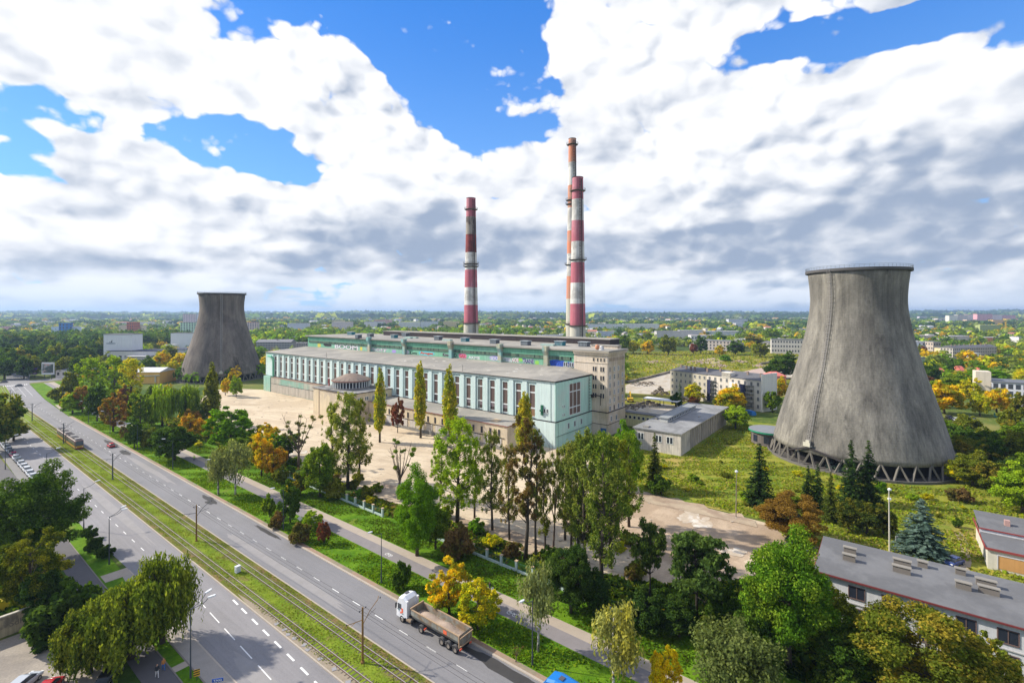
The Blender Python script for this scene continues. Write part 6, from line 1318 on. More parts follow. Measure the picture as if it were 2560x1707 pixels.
# sign like gables
# white pair and grey flats beyond the waste ground
bp('long ruined pale house with empty windows left of the near cooling tower', 1929, 2003, 884, 848, 12, (0.44, 0.41, 0.38), (0.13, 0.13, 0.14), skew=-15, rows=3, cols=13, wh=2.2, ww=1.3, z0=1.5, chim=0, side=False)
bp('white low building with red trim behind the grey barracks', 1728, 1784, 852, 838, 14, (0.60, 0.58, 0.56), (0.50, 0.42, 0.42), rows=1, cols=7, wh=3, ww=3)
bp('brown grey barracks with three window rows in the waste ground', 1739, 1808, 874, 850, 16, (0.37, 0.32, 0.29), (0.20, 0.20, 0.22), rows=3, cols=11, wh=2.2, ww=1.8, skew=-30)
bp('dark low ruin right of the barracks', 1815, 1860, 876, 858, 14, (0.24, 0.21, 0.20), (0.24, 0.22, 0.22), rows=2, cols=5)
bp('white three storey house at the right edge of the cooling tower', 2276, 2334, 876, 855, 12, (0.56, 0.57, 0.62), (0.32, 0.33, 0.36), rows=2, cols=6, wh=2.2, ww=1.8, chim=3); bp('brown end house joined to the white three storey one', 2334, 2353, 878, 855, 12, (0.36, 0.30, 0.25), (0.2, 0.2, 0.2), rows=2, cols=3, wh=2.2, ww=1.8)
bp('long grey tenement with dark roof in the right distance', 2383, 2535, 896, 870, 12, (0.34, 0.31, 0.27), (0.12, 0.12, 0.13), rows=3, cols=24, roof='gable', rh=2.5, wh=1.8, ww=1.2, chim=9, skew=18)
bp('ochre gable house before the long grey tenement', 2355, 2383, 884, 870, 10, (0.48, 0.38, 0.22), (0.16, 0.15, 0.15), rows=0, cols=0); bp('white house with navy end in the right distance', 2424, 2454, 899, 884, 10, (0.58, 0.59, 0.66), (0.40, 0.41, 0.45), rows=2, cols=4)
bp('house with coral red roof beside the cooling tower edge', 2344, 2368, 942, 932, 9, (0.45, 0.3, 0.25), (0.60, 0.15, 0.12), rows=1, cols=3, roof='gable', rh=3, name='house'); bp('small red roof half hidden in the trees', 2403, 2415, 932, 926, 8, (0.45, 0.3, 0.25), (0.55, 0.15, 0.12), rows=0, cols=0, roof='gable', name='house'); bp('another small red roof in the trees', 2456, 2466, 935, 929, 8, (0.45, 0.3, 0.25), (0.55, 0.16, 0.12), rows=0, cols=0, roof='gable', name='house')
bp('red roofed house squeezed against the near cooling tower', 1924, 1966, 962, 940, 10, (0.42, 0.16, 0.15), (0.58, 0.17, 0.14), rows=1, cols=4, roof='hip', rh=2.5, name='house')
bp('small teal roofed block at the right rim', 2303, 2320, 922, 895, 10, (0.42, 0.50, 0.46), RG, rows=0, cols=0)
t = bp('modern grey and white building with glazed upper floor at the right edge', 2481, 2580, 1012, 955, 16, (0.50, 0.50, 0.54), (0.13, 0.14, 0.16), rows=3, cols=9, wh=2.4, ww=1.8, each=True, skew=-14)
b = MB(); b.box(-6, -0.02, 1.5, 9, 0, 17); b.build('stair_tower', wallc((0.50, 0.44, 0.36)), t)
# grey tenement and its white scaffolded end
c0, c1 = Vector((279.5, 100.5, 0)), Vector((271.0, 77.5, 0)); c2 = Vector((260.5, 49.0, 0))
fw = mat('tenement_frame', (0.58, 0.56, 0.52))
block('grey plaster tenement with dark roof and bare stained windows', c0, c1, 14.8, 11.5, (0.40, 0.36, 0.29), (0.11, 0.11, 0.12), rows=4, cols=8, roof='shed', rh=2.0, wh=1.7, ww=1.0, each=True, frame=fw, chim=6, z0=0.6)
t = block('white tenement wing with scaffolding and a blank white end wall', c1, c2, 15.0, 11.5, (0.52, 0.47, 0.41), (0.12, 0.12, 0.13), rows=4, cols=9, roof='shed', rh=2.0, wh=1.7, ww=1.0, each=True, frame=fw, chim=4, z0=0.6, side=False)
Lq = (c2 - c1).length
b = MB(); b.box(Lq + .02, Lq + .7, -.4, 12.3, 0, 18.2); b.build('end_wall', wallc((0.58, 0.55, 0.51)), t)
b = MB(); b.box(9.0, 14, -.3, 0, 14.5, 17.0); b.prism([(9, -.3), (14, -.3), (14, 4), (9, 4)], 14.9, 17.2); b.build('dormer', wallc((0.56, 0.52, 0.46)), t)
for x0_, x1_ in ((1.0, 5.5), (19.5, 26.5)):
    b = MB()
    for x in np.linspace(x0_, x1_, 4): b.beam((x, -1.3, 0), (x, -1.3, 12.5), .1); b.beam((x, -.2, 0), (x, -.2, 12.5), .1)
    for z in np.arange(2, 12.6, 2): b.beam((x0_, -1.3, z), (x1_, -1.3, z), .09); b.box(x0_, x1_, -1.3, -.2, z - .06, z)
    b.build('scaffold', _MC['grey_steel'], t)
    b = MB(); b.box(x0_, x0_ + (x1_ - x0_) * .45, -1.42, -1.38, 1.0, 12.4); b.build('safety_net', mat('navy_net', (0.02, 0.025, 0.07)), t)
b = MB(); b.box(13.5, 16.8, -.2, -.06, 4, 12.6); b.build('white_sheeting', wallc((0.62, 0.63, 0.66)), t)

# near right: long white two storey building and the low one beyond
wb_ = empty('long_white_building', (90.8, -60, 0), label='long white two storey building with dark felt roof and red eaves', cat='building')
def Wb(b, n, m): return b.build(n, m, wb_, loc=(-90.8, 60, 0))
wr = mat('white_render', (0.56, 0.56, 0.58), streak=0.15, var=0.08); 
b = MB(); b.box(91.2, 104.5, -60, 9.0, 0, 6.8); Wb(b, 'wall', wr)
b = MB(); b.add([(90.7, -60.3, 6.9), (104.9, -60.3, 7.2), (104.9, 9.5, 7.2), (90.7, 9.5, 6.9), (90.7, -60.3, 7.1), (104.9, -60.3, 7.4), (104.9, 9.5, 7.4), (90.7, 9.5, 7.1)], [(4, 5, 6, 7), (0, 3, 2, 1), (0, 1, 5, 4), (1, 2, 6, 5), (2, 3, 7, 6), (3, 0, 4, 7)]); Wb(b, 'roof', felt2)
b = MB(); b.box(90.55, 90.69, -60.3, 9.6, 6.82, 7.06); b.box(90.69, 105, 9.51, 9.62, 6.8, 7.1); Wb(b, 'eave', mat('maroon_eave', (0.15, 0.03, 0.03)))
b = MB(); b.box(91.05, 91.2, -60, 9, 3.35, 3.5); b.box(91.05, 91.2, -60, 9, 0, .6); Wb(b, 'string_course', mat('grey_band', (0.40, 0.39, 0.39)))
for i in range(15):
    y_ = 5.0 - i * 4.1; small_win(wb_, (90.8, -60), 91.2, y_ - 2.0, 4.25, 1.9, 1.7, 'x', fm=mat('dark_frame', (0.14, 0.09, 0.08)), pm=glass_dk); small_win(wb_, (90.8, -60), 91.2, y_ - 2.0, 1.0, 1.9, 1.7, 'x', fm=_MC['dark_frame'], pm=glass_dk)
stk = mat('stack_render', (0.17, 0.15, 0.13)); cap = mat('stack_cap', (0.24, 0.22, 0.19))
for i, (cx_, cy_, n_) in enumerate(((595, 785, 2), (590, 828, 2), (912, 862, 3), (908, 902, 3), (1035, 870, 1), (1265, 915, 1), (1283, 1000, 2), (1420, 985, 3), (1437, 1030, 3))):
    p = G(1880 + cx_ / 2.4235, 1060 + cy_ / 2.4235, 7.2); L = 0.7 + 0.5 * n_; b = MB()
    b.box(p.x - .3, p.x + .3, p.y - L / 2, p.y + L / 2, 7.0, 8.05, 0); b.box(p.x - .42, p.x + .42, p.y - L / 2 - .12, p.y + L / 2 + .12, 8.2, 8.32, 1)
    for k_ in range(n_ + 1): yy = p.y - L / 2 + .12 + (L - .24) * k_ / max(1, n_); b.box(p.x - .28, p.x + .28, yy - .1, yy + .1, 8.05, 8.2, 0)
    Wb(b, 'roof_vent', [stk, cap])
lo = empty('garage_building', (127, -14.6, 0), label='low white building with boarded orange openings at the right edge', cat='building')
b = MB(); b.box(0, 15.6, -40, 0, 0, 4.0); b.build('wall', mat('buff_white', (0.56, 0.53, 0.45), streak=0.1), lo)
b = MB(); b.add([(-.4, -40, 4.05), (6.5, -40, 4.6), (6.5, .4, 4.6), (-.4, .4, 4.05)], [(0, 1, 2, 3)]); b.add([(6.5, -40, 5.3), (16, -40, 5.9), (16, .4, 5.9), (6.5, .4, 5.3)], [(0, 1, 2, 3)]); b.build('roof', felt2, lo); b = MB(); b.box(6.5, 6.8, -40, .4, 4.2, 5.3); b.build('upper_wall', wr, lo)
b = MB(); b.box(-.42, -.3, -40, .4, 3.7, 4.1); b.box(-.3, 16, .3, .45, 3.8, 4.3); b.box(6.3, 6.49, -40, .45, 5.2, 5.42); b.build('eave', redtrim, lo)
for i in range(6):
    b = MB(); b.box(-.06, 0, -5.2 - i * 5.4, -1.4 - i * 5.4, .5, 2.9); b.build('boarded_window', mat('boarding', (0.50, 0.27, 0.10), streak=.1), lo)
    b = MB(); b.box(-.14, -.02, -5.35 - i * 5.4, -5.2 - i * 5.4, .4, 3.05); b.box(-.14, -.02, -1.4 - i * 5.4, -1.25 - i * 5.4, .4, 3.05); b.box(-.14, -.02, -5.2 - i * 5.4, -1.4 - i * 5.4, 2.9, 3.05); b.build('window_frame', wr, lo)
for x_, y_ in ((10.5, -4), (12, -9), (9.0, -8.5), (8.2, -11.5), (13, -14)): b = MB(); b.box(x_ - .4, x_ + .4, y_ - .4, y_ + .4, 5.4, 6.6); b.build('chimney', mat('pink_stack', (0.42, 0.26, 0.23)), lo)
b = MB(); b.box(-15, -1.2, -40, -6.5, 0, 3.4); b.build('lean_to_wall', wr, lo); b = MB(); b.box(-15.3, -1.0, -40, -6.2, 3.42, 3.7); b.build('lean_to_roof', felt2, lo); b = MB(); b.box(-15.4, -15.3, -40, -6.1, 3.3, 3.7); b.box(-15.3, -1, -6.2, -6.08, 3.3, 3.72); b.build('lean_to_edge', redtrim, lo)
# rounded pump houses either side of the near cooling tower
for (px_, py_, rz_, L, rm) in ((1925, 1108, 0.0, 'round ended pump house with green edged roof left of the near tower', mat('pump_roof', (0.20, 0.21, 0.23))), (2396, 1168, 2.6, 'derelict pump house with patched pale roof right of the near tower', mat('patched_roof', (0.35, 0.33, 0.32), var=.5, scale=.6, c2=(0.08, 0.10, 0.09), c2amt=.8, c2scale=.4))):
    p = G(px_, py_); t = empty('pump_house', p, rz_, L, 'pump house'); 
    b = MB(); b.lathe([(6.2, 0), (6.2, 4.6)], 32); b.build('wall', mat('dark_brick_wall', (0.14, 0.12, 0.11), streak=.2), t, True)
    b = MB(); b.lathe([(7.0, 4.6), (7.0, 5.2), (0, 5.35)], 32); b.lathe([(6.2, 4.6), (7.0, 4.6)], 32); b.build('roof', rm, t); b = MB(); b.lathe([(7.02, 4.6), (7.08, 4.6), (7.08, 5.12), (7.02, 5.12)], 32, close=True); b.build('roof_edge', mat('green_fascia', (0.02, 0.22, 0.12)), t)
    for j in range(9):
        w = -math.pi + j * .7; b = MB(); b.M = Matrix.Rotation(w, 4, 'Z'); b.box(6.15, 6.28, -.9, .9, 1.2, 3.6); b.build('window', glass_dk, t)

# ------------------------------------------------------------------ distant woods and gardens: individual crowns joined by belt
def far_mass(name, label, pts, hs, ws, cols, quads, rng, kind='stuff'):
    n = len(pts); N = n * quads; idx = np.repeat(np.arange(n), quads)
    d_ = rng.normal(0, 1, (N, 3)); d_ /= np.linalg.norm(d_, axis=1)[:, None]; d_[:, 2] = np.abs(d_[:, 2]) * 1.0 - 0.25 * (rng.random(N) < .4)
    lump = 1 + 0.22 * np.sin(d_[:, 0] * 4 + idx * 1.7) + 0.18 * np.sin(d_[:, 1] * 5 + idx * 2.3)
    p = np.empty((N, 3)); r = rng.uniform(.72, 1.0, N) * lump
    p[:, 0] = pts[idx, 0] + d_[:, 0] * r * ws[idx] / 2; p[:, 1] = pts[idx, 1] + d_[:, 1] * r * ws[idx] / 2; p[:, 2] = pts[idx, 2] + hs[idx] * .42 + d_[:, 2] * r * hs[idx] * .56
    sz = ws[idx] * (1.55 / math.sqrt(quads) + 0.02)
    me = leaf_cloud(p, d_ * 1.6 + np.array([0, 0, .3]), sz, rng, 1.25, jitter=.45, name=name)
    c = cols[idx] * rng.uniform(.82, 1.2, (N, 1)); at = me.attributes.new('col', 'FLOAT_COLOR', 'FACE'); at.data.foreach_set('color', np.concatenate([c, np.ones((N, 1))], 1).astype(np.float32).ravel())
    me.materials.append(leafc); o = link_mesh(name, me); o['label'] = label; o['kind'] = kind; o['category'] = 'trees'; return o
CP_ = {k_: np.array(v[0]) * (.62 if k_ in ('amber', 'yellow') else 1) for k_, v in PAL.items()}
def pick_cols(n, names, probs, rng, amt=.25):
    c = np.array([CP_[k_] for k_ in names])[rng.choice(len(names), n, p=probs)]; return c * 1.5 * rng.uniform(1 - amt, 1 + amt, (n, 1))
CLEAR = [[(1430, 806), (1600, 803), (1865, 806), (1875, 905), (1700, 960), (1435, 965)], [(0, 862), (80, 862), (110, 905), (-40, 905)]]
def inside(poly, x, y):
    r = False; n = len(poly)
    for i in range(n):
        (xa, ya), (xb, yb) = poly[i], poly[(i + 1) % n]
        if (ya > y) != (yb > y) and x < (xb - xa) * (y - ya) / (yb - ya) + xa: r = not r
    return r
def free_spot(X, Y, w=8):
    p = W(X, Y)
    if -12 < p.x < 74 and p.y < 720: return None
    if 70 < p.x < 262 and 35 < p.y < 345: return None
    if 70 < p.x < 236 and -75 < p.y <= 35: return None
    vx, vy = 1176 + X / Y * 1118, 718.5 + 1118 * 48 / Y
    for pl in CLEAR:
        if inside(pl, vx, vy): return None
    for c, r in BSPOT:
        dx, dy = p.x - c.x, p.y - c.y
        if dx * dx + dy * dy < (r + w * .3) ** 2: return None
    # keep sight lines to the listed houses open
    for c, r in BSPOT:
        Yc = dep(c); Xc = CA * c.x - SA * c.y
        if Y < Yc and Y > Yc * .86 and abs(X - Xc * Y / Yc) < r * .7: return None
    return p
rng = np.random.default_rng(12)
# near ring: individual trees, 240-520 m
zones = dict(left=('left of the dark cooling tower', 'trees left of the far cooling tower'), mid=('behind the power plant', 'trees behind the power plant'), right=('in the gardens right of the cooling tower', 'trees in the gardens at right'))
cnt = 0; tries = 0; rr = random.Random(77)
words = dict(green='green', dark='dark green', olive='olive', yellowgreen='yellow green', amber='golden', oliverust='rust tinged', palegreen='pale green', red='dark red', lime='lime green')
while cnt < 130 and tries < 6000:
    tries += 1; Y = rr.uniform(215, 560) ** 1.0; k_ = rr.uniform(-1.12, 1.12)
    if Y < 300 and k_ < .55: continue
    if k_ < -.55 and Y < 330: continue
    X = k_ * Y; p = free_spot(X, Y)
    if p is None or any((p.x - a) ** 2 + (p.y - b) ** 2 < (w * .9 + 4) ** 2 for a, b, w in FOOT): continue
    z = 'left' if k_ < -.5 else ('right' if k_ > .62 else 'mid')
    pl = rr.choice(['green', 'green', 'dark', 'olive', 'yellowgreen', 'amber', 'oliverust', 'palegreen', 'dark', 'lime'] if z != 'left' else ['dark', 'green', 'olive', 'dark', 'yellowgreen'])
    if z == 'right' and rr.random() < .06: pl = 'red'
    w = rr.uniform(8, 14); tree(rr.choice(['round', 'round', 'maple']), (p.x, p.y, 0), rr.uniform(8, 14) if z != 'left' else rr.uniform(12, 17), w, pl, '%s tree %s' % (words[pl], zones[z][0]), group=zones[z][1], jit=.2); cnt += 1
def ring(n, Ya, Yb, hh, ww, names, probs, quads, name, label, power=1.0, gap=False, clump=0.0, kr=1.25):
    P_, H_, W_ = [], [], []; t_ = 0
    while len(P_) < n and t_ < n * 6:
        t_ += 1; Y = Ya * (Yb / Ya) ** rng.random(); k_ = rng.uniform(-kr, kr); X = k_ * Y
        if clump and math.sin(X * .004 + 1.1) * math.sin(Y * .0031) + .5 * math.sin(X * .011 + Y * .007) < clump - 1 + rng.random(): continue
        p = free_spot(X, Y, 10) if Y < 2600 else W(X, Y)
        if p is None: continue
        P_.append((p.x, p.y, max(0, hill_h(p.x, p.y)) - .5)); H_.append(rng.uniform(*hh)); W_.append(rng.uniform(*ww))
    P_ = np.array(P_); n = len(P_)
    return far_mass(name, label, P_, np.array(H_), np.array(W_), pick_cols(n, names, probs, rng), quads, rng)
nm = ['green', 'dark', 'olive', 'yellowgreen', 'amber', 'palegreen', 'oliverust', 'deep', 'lime']
ring(1500, 330, 800, (7, 13), (8, 14), nm, [.22, .14, .14, .13, .10, .09, .06, .04, .08], 110, 'garden_trees', 'mixed green and yellow trees of the gardens behind the plant')
ring(2700, 700, 1700, (8, 15), (10, 20), nm, [.22, .18, .14, .12, .07, .11, .04, .05, .07], 50, 'suburb_trees', 'trees between the housing blocks in the distance')
ring(3600, 1500, 4200, (9, 17), (18, 42), nm, [.16, .30, .12, .05, .04, .08, .03, .19, .03], 24, 'far_woods', 'dark woods stretching towards the horizon', clump=.25)
ring(3600, 3800, 13000, (12, 24), (60, 170), nm, [.10, .36, .08, .03, .01, .05, .02, .33, .02], 16, 'horizon_forest', 'blue green forest along the horizon')
# dark wood on the left and green belt behind the hall
def belt(n, poly, hh, ww, names, probs, quads, name, label):
    P_ = []; xs = [p[0] for p in poly]; ys_ = [p[1] for p in poly]
    while len(P_) < n:
        x, y = rng.uniform(min(xs), max(xs)), rng.uniform(min(ys_), max(ys_))
        if inside(poly, x, y): p = V(x, y); P_.append((p.x, p.y, 0)); 
    P_ = np.array(P_); return far_mass(name, label, P_, rng.uniform(*hh, n), rng.uniform(*ww, n), pick_cols(n, names, probs, rng), quads, rng)
belt(420, [(-60, 785), (200, 782), (430, 778), (430, 800), (240, 800), (-60, 800)], (15, 21), (12, 17), ['dark', 'deep', 'olive', 'green'], [.5, .2, .15, .15], 100, 'park_wood', 'dense dark park wood behind the first trees at left')
belt(480, [(575, 770), (720, 768), (1180, 762), (1290, 770), (1180, 778), (800, 790), (600, 800)], (12, 17), (11, 16), ['green', 'bright', 'olive', 'lime', 'dark'], [.4, .2, .15, .1, .15], 90, 'green_belt', 'rounded green wood right behind the boiler house roof')
# small houses scattered between the far trees: one mesh of tiny roofs, too many and too small to tell apart
hb = [MB(), MB()]; rr = random.Random(9); n = 0
while n < 900:
    Y = 620 * (5200 / 620) ** rr.random(); k_ = rr.uniform(-1.25, 1.25); p = free_spot(k_ * Y, Y)
    if p is None: continue
    n += 1; w, l, h = rr.uniform(8, 13), rr.uniform(9, 22), rr.uniform(4, 9)
    if Y > 1800: w *= 1.8; l *= 2.2; h *= 1.3
    M = Matrix.Translation((p.x, p.y, hill_h(p.x, p.y))) @ Matrix.Rotation(rr.uniform(0, 3.14), 4, 'Z'); c_ = rr.choice([0, 0, 1, 2]); r_ = rr.choice([3, 3, 4, 5, 5])
    for b in hb[:1]:
        b.M = M; b.box(-w / 2, w / 2, -l / 2, l / 2, 0, h, c_)
        if rr.random() < .5: b.add([(-w / 2 - .4, -l / 2 - .4, h), (w / 2 + .4, -l / 2 - .4, h), (w / 2 + .4, l / 2 + .4, h), (-w / 2 - .4, l / 2 + .4, h), (0, -l / 2, h + 3), (0, l / 2, h + 3)], [(0, 1, 4), (1, 2, 5, 4), (2, 3, 5), (3, 0, 4, 5)], r_)
        else: b.box(-w / 2 - .2, w / 2 + .2, -l / 2 - .2, l / 2 + .2, h, h + .5, r_)
o = hb[0].build('far_houses', [wallc((0.55, 0.53, 0.50)), wallc((0.48, 0.40, 0.33)), wallc((0.40, 0.40, 0.42)), roofc((0.22, 0.21, 0.21)), roofc((0.42, 0.17, 0.12)), roofc((0.46, 0.45, 0.45))], kind='stuff')
tag(o, 'tiny far houses and sheds scattered among the distant trees', 'houses')

# ------------------------------------------------------------------ air
hz = bpy.data.materials.new('air'); hz.use_nodes = True; t = NT(hz.node_tree); t.n.clear()
vo = t.node('ShaderNodeVolumePrincipled'); vo.inputs['Color'].default_value = (0.48, 0.66, 0.95, 1); vo.inputs['Density'].default_value = 0.00010; vo.inputs['Anisotropy'].default_value = 0.2
mo = t.node('ShaderNodeOutputMaterial'); t.l.new(vo.outputs[0], mo.inputs['Volume'])
b = MB(); b.box(-22000, 22000, -22000, 22000, -8, 170); o = b.build('haze', hz, kind='stuff')
# ------------------------------------------------------------------ street furniture
polem = mat('pole_paint', (0.055, 0.065, 0.075), 0.6, world=True); headm = mat('lamp_head', (0.62, 0.64, 0.66), 0.4, world=True)
def street_lamp(x, y, h, side, label, double=False, z=0.1):
    t = empty('street_lamp', (x, y, z), 0, label, 'street lamp', 'lamps along the avenue')
    b = MB(); b.tube([(0, 0, 0), (0, 0, 1.4), (0, 0, 1.5), (0, 0, h - 1.3)], [.13, .12, .09, .055], 8); b.build('post', polem, t)
    for k_, (dx, dy) in enumerate((((side * 1.0, 0),) if not double else ((side * 1.0, .28), (side * 0.9, -.42)))):
        b = MB(); pts = [Vector((0, 0, h - 1.4))] + [Vector((dx * 2.1 * math.sin(w), dy * 2.1 * math.sin(w), h - 1.3 + 1.3 * (1 - math.cos(w)))) for w in (.3, .6, .95, 1.3)] ; b.tube(pts, .045, 6); b.build('arm', polem, t)
        e = pts[-1]; b = MB(); b.M = Matrix.Translation(e) @ Matrix.Rotation(math.atan2(dy, dx), 4, 'Z') @ Matrix.Rotation(-0.12, 4, 'Y')
        b.lathe([(0, 0)], 3) if False else b.prism([(-.1, -.09), (.25, -.17), (.75, -.15), (.85, 0), (.75, .15), (.25, .17), (-.1, .09)], -.07, .10); b.build('lamp_head', headm, t)
    return t
for (x, y, dbl, L) in ((24.6, 72.5, True, 'double headed dark lamp post at the bottom edge beside the willow'), (26.2, 117.5, True, 'double headed lamp post standing at the three dark shrubs'), (27.0, 141, False, 'single lamp post on the near grass by the big dark tree'),
                       (27.4, 184, False, 'single lamp post at the end of the parked cars'), (22.6, 214, False, 'single lamp post left of the parked cars')):
    street_lamp(x, y, 10.4, 1, L, dbl)
for i, (x, y) in enumerate(((53.9, 38.3), (53.9, 71.1), (53.9, 105.7), (53.9, 139.5), (53.9, 173), (53.9, 207), (54.0, 241), (54.2, 275), (55.0, 310), (57.5, 345))):
    street_lamp(x, y, 10.2, -1, ('right verge lamp post before the white stemmed birch', 'right verge lamp post behind the small lawn shrub', 'right verge lamp post between brown and dark shrubs', 'right verge lamp post left of the birches', 'right verge lamp post under the round dark tree', 'right verge lamp post at the narrow dark tree', 'right verge lamp post by the orange chestnut', 'right verge lamp post at the rounded lime tree', 'right verge lamp post at the dark conifer column', 'farthest right verge lamp post near the crossing')[i])
yl_ = G(1880 + 835 / 2.4235, 1060 + 775 / 2.4235); t = empty('lamp_mast', yl_, 0, 'leaning concrete lamp mast with two white lamps behind the long white building', 'lamp mast')
b = MB(); b.tube([(0, 0, 0), (0.15, 0.1, 12.5)], [.16, .08], 8); b.build('post', concW, t)
for dx, z in ((-.5, 12.7), (.9, 10.4)): b = MB(); b.lathe([(0, z - .3), (.32, z - .15), (.35, z + .1), (0, z + .35)], 10, (dx, 0)); b.beam((0.1, 0, z - .3), (dx, 0, z - .2), .08); b.build('lamp_head', headm, t)
p = G(1240 + 1455 / 2.4235, 1060 + 565 / 2.4235); t = empty('lamp_mast', p, 0, 'thin wooden mast with a globe lamp before the dark pine', 'lamp mast'); b = MB(); b.tube([(0, 0, 0), (.5, 0, 10.5)], [.12, .08], 6); b.build('post', mat('grey_wood', (0.22, 0.18, 0.14)), t); b = MB(); b.lathe([(0, 10.3), (.35, 10.5), (.35, 10.8), (0, 11)], 10, (.5, 0)); b.build('lamp_head', headm, t)

# tram poles with bracket arms and wires
rustp = mat('rusty_pole', (0.24, 0.13, 0.035), 0.8, 0.3, 0.8, 0.2, (0.09, 0.06, 0.04)); wirem = plain('wire', (0.02, 0.02, 0.02), 0.6); catw = []
PY = [57, 115, 176.3, 239, 301, 363]
pt = None
for i, y in enumerate(PY):
    t = empty('tram_pole', (40.1, y, .12), 0, ('rusty tram pole in the grass, nearest to the lorry', 'rusty tram pole, second from the lorry', 'thin tram pole level with the red car', 'tram pole right behind the tram front', 'tram pole beyond the tram', 'farthest tram pole near the crossing')[i], 'tram pole', 'poles carrying the tram wires')
    m_ = rustp if i < 2 else polem; b = MB(); b.tube([(0, 0, 0), (0, 0, 7.6)], [.17, .12], 8); b.lathe([(.26, 0), (.26, .25), (.17, .3)], 8); b.build('post', m_, t)
    b = MB(); b.tube([(0.1, 0, 5.3), (1.2, 0, 6.6), (2.5, 0, 7.5), (3.0, 0.5, 7.6)], .05, 5); b.tube([(.7, 0, 6.0), (2.6, .6, 6.0)], .035, 4); b.tube([(-.1, 0, 5.9), (-2.5, 0, 6.35)], .05, 5); b.tube([(-1.1, 0, 6.1), (-1.5, .4, 5.6)], .035, 4); b.tube([(-.45, 0, 7.2), (.45, 0, 7.35)], .035, 4); b.build('bracket_arm', rustp if i == 0 else polem, t)
    b = MB(); 
    for dx, z in ((-.5, 7.25), (.5, 7.4), (2.9, 7.6), (-2.5, 6.4)): b.lathe([(0, z - .12), (.09, z - .08), (.09, z + .08), (0, z + .12)], 6, (dx, 0))
    b.build('insulator', plain('insulator', (0.03, 0.03, 0.04)), t)
ys_w = [20] + PY + [420]
for k_, (x, z, L) in enumerate(((38.12, 5.5, 'contact wire over the nearer tram track'), (41.78, 5.5, 'contact wire over the farther tram track'), (39.6, 7.3, 'feeder wire, left, at the pole tops'), (40.6, 7.45, 'feeder wire, right, at the pole tops'))):
    b = MB(); pts = []
    for a, c in zip(ys_w[:-1], ys_w[1:]):
        for q in range(6): f = q / 6; pts.append((x, a + (c - a) * f, z - 0.8 * f * (1 - f) * (0.3 if k_ < 2 else 1.2)))
    b.tube(pts, .018, 3, cap=False); tag(b.build('overhead_wire', wirem), L, 'wire', 'tram wires')

# fence of pale posts with low wall and mesh
fp = mat('fence_teal', (0.42, 0.50, 0.47), 0.85, 0.2, 1.5, 0.15, (0.50, 0.42, 0.30), c2amt=.3); mesh_m = mat('fence_green', (0.04, 0.13, 0.08), 0.7)
fpost = MB(); fpost.box(-.22, .22, -.22, .22, 0, 2.0, 0); fpost.prism([(-.28, -.28), (.28, -.28), (.28, .28), (-.28, .28)], 2.0, 2.12, 1); fpm = fpost.mesh('post', [fp, mat('post_cap', (0.50, 0.36, 0.24))])
fwall = MB(); fwall.box(-.12, .12, .22, 3.38, 0, .5); fwm = fwall.mesh('low_wall', fp)
fm_ = MB()
for z in (.62, 1.7): fm_.box(-.02, .02, .22, 3.38, z, z + .05)
for i in range(11): fm_.box(-.012, .012, .35 + i * .29, .38 + i * .29, .55, 1.75)
fmm = fm_.mesh('mesh_panel', mesh_m)
for (ya, n, L) in ((29.4, 13, 'teal post and panel fence, right stretch behind the shrubs'), (94.2, 14, 'teal post and panel fence, left stretch along the lawn')):
    t = empty('fence', (71.75, ya, .05), 0, L, 'fence', 'fence along the yard')
    for i in range(n + 1):
        link_mesh('post', fpm, t, (0, i * 3.6, 0))
        if i < n: link_mesh('low_wall', fwm, t, (0, i * 3.6, 0)); link_mesh('mesh_panel', fmm, t, (0, i * 3.6, 0))

# ------------------------------------------------------------------ vehicles
tyre = plain('tyre', (0.015, 0.015, 0.016), 0.8); rimm = plain('wheel_rim', (0.35, 0.35, 0.36), 0.4, 0.5); cglass = plain('car_glass', (0.06, 0.07, 0.08), 0.12); lampm = plain('lamp_lens', (0.75, 0.75, 0.72), 0.2); redl = plain('tail_lens', (0.45, 0.02, 0.02), 0.3)
def wheel(t, x, y, r, w, rim=None):
    b = MB(); b.M = Matrix.Translation((x, y, r)) @ Matrix.Rotation(math.pi / 2, 4, 'Y'); b.lathe([(r * .62, -w / 2), (r * .95, -w / 2), (r, -w / 3), (r, w / 3), (r * .95, w / 2), (r * .62, w / 2)], 18); o = b.build('wheel', tyre, t, True)
    b = MB(); b.M = Matrix.Translation((x, y, r)) @ Matrix.Rotation(math.pi / 2, 4, 'Y'); b.lathe([(0, w * .32), (r * .25, w * .36), (r * .62, w * .42)], 14); b.lathe([(0, -w * .32), (r * .25, -w * .36), (r * .62, -w * .42)], 14); b.build('rim', rim or rimm, o); return o
def loft(b, secs, m=0, mcap=None):
    """secs: list of (y, [(x,z)...]) closed half-symmetric rings"""
    n = len(secs[0][1]); vs = [(x, y, z) for y, r in secs for x, z in r]; fs = []
    for i in range(len(secs) - 1):
        for j in range(n): fs.append((i * n + j, i * n + (j + 1) % n, (i + 1) * n + (j + 1) % n, (i + 1) * n + j))
    fs += [tuple(range(n)), tuple(reversed(range((len(secs) - 1) * n, len(secs) * n)))]
    b.add(vs, fs, m)
def ring_(w, z0, z1, r=.12, tw=None):
    tw = tw or w; return [(-w / 2, z0 + r), (-w / 2, z1 - r * 1.2), (-tw / 2 + r, z1), (tw / 2 - r, z1), (w / 2, z1 - r * 1.2), (w / 2, z0 + r), (w / 2 - r, z0), (-w / 2 + r, z0)]
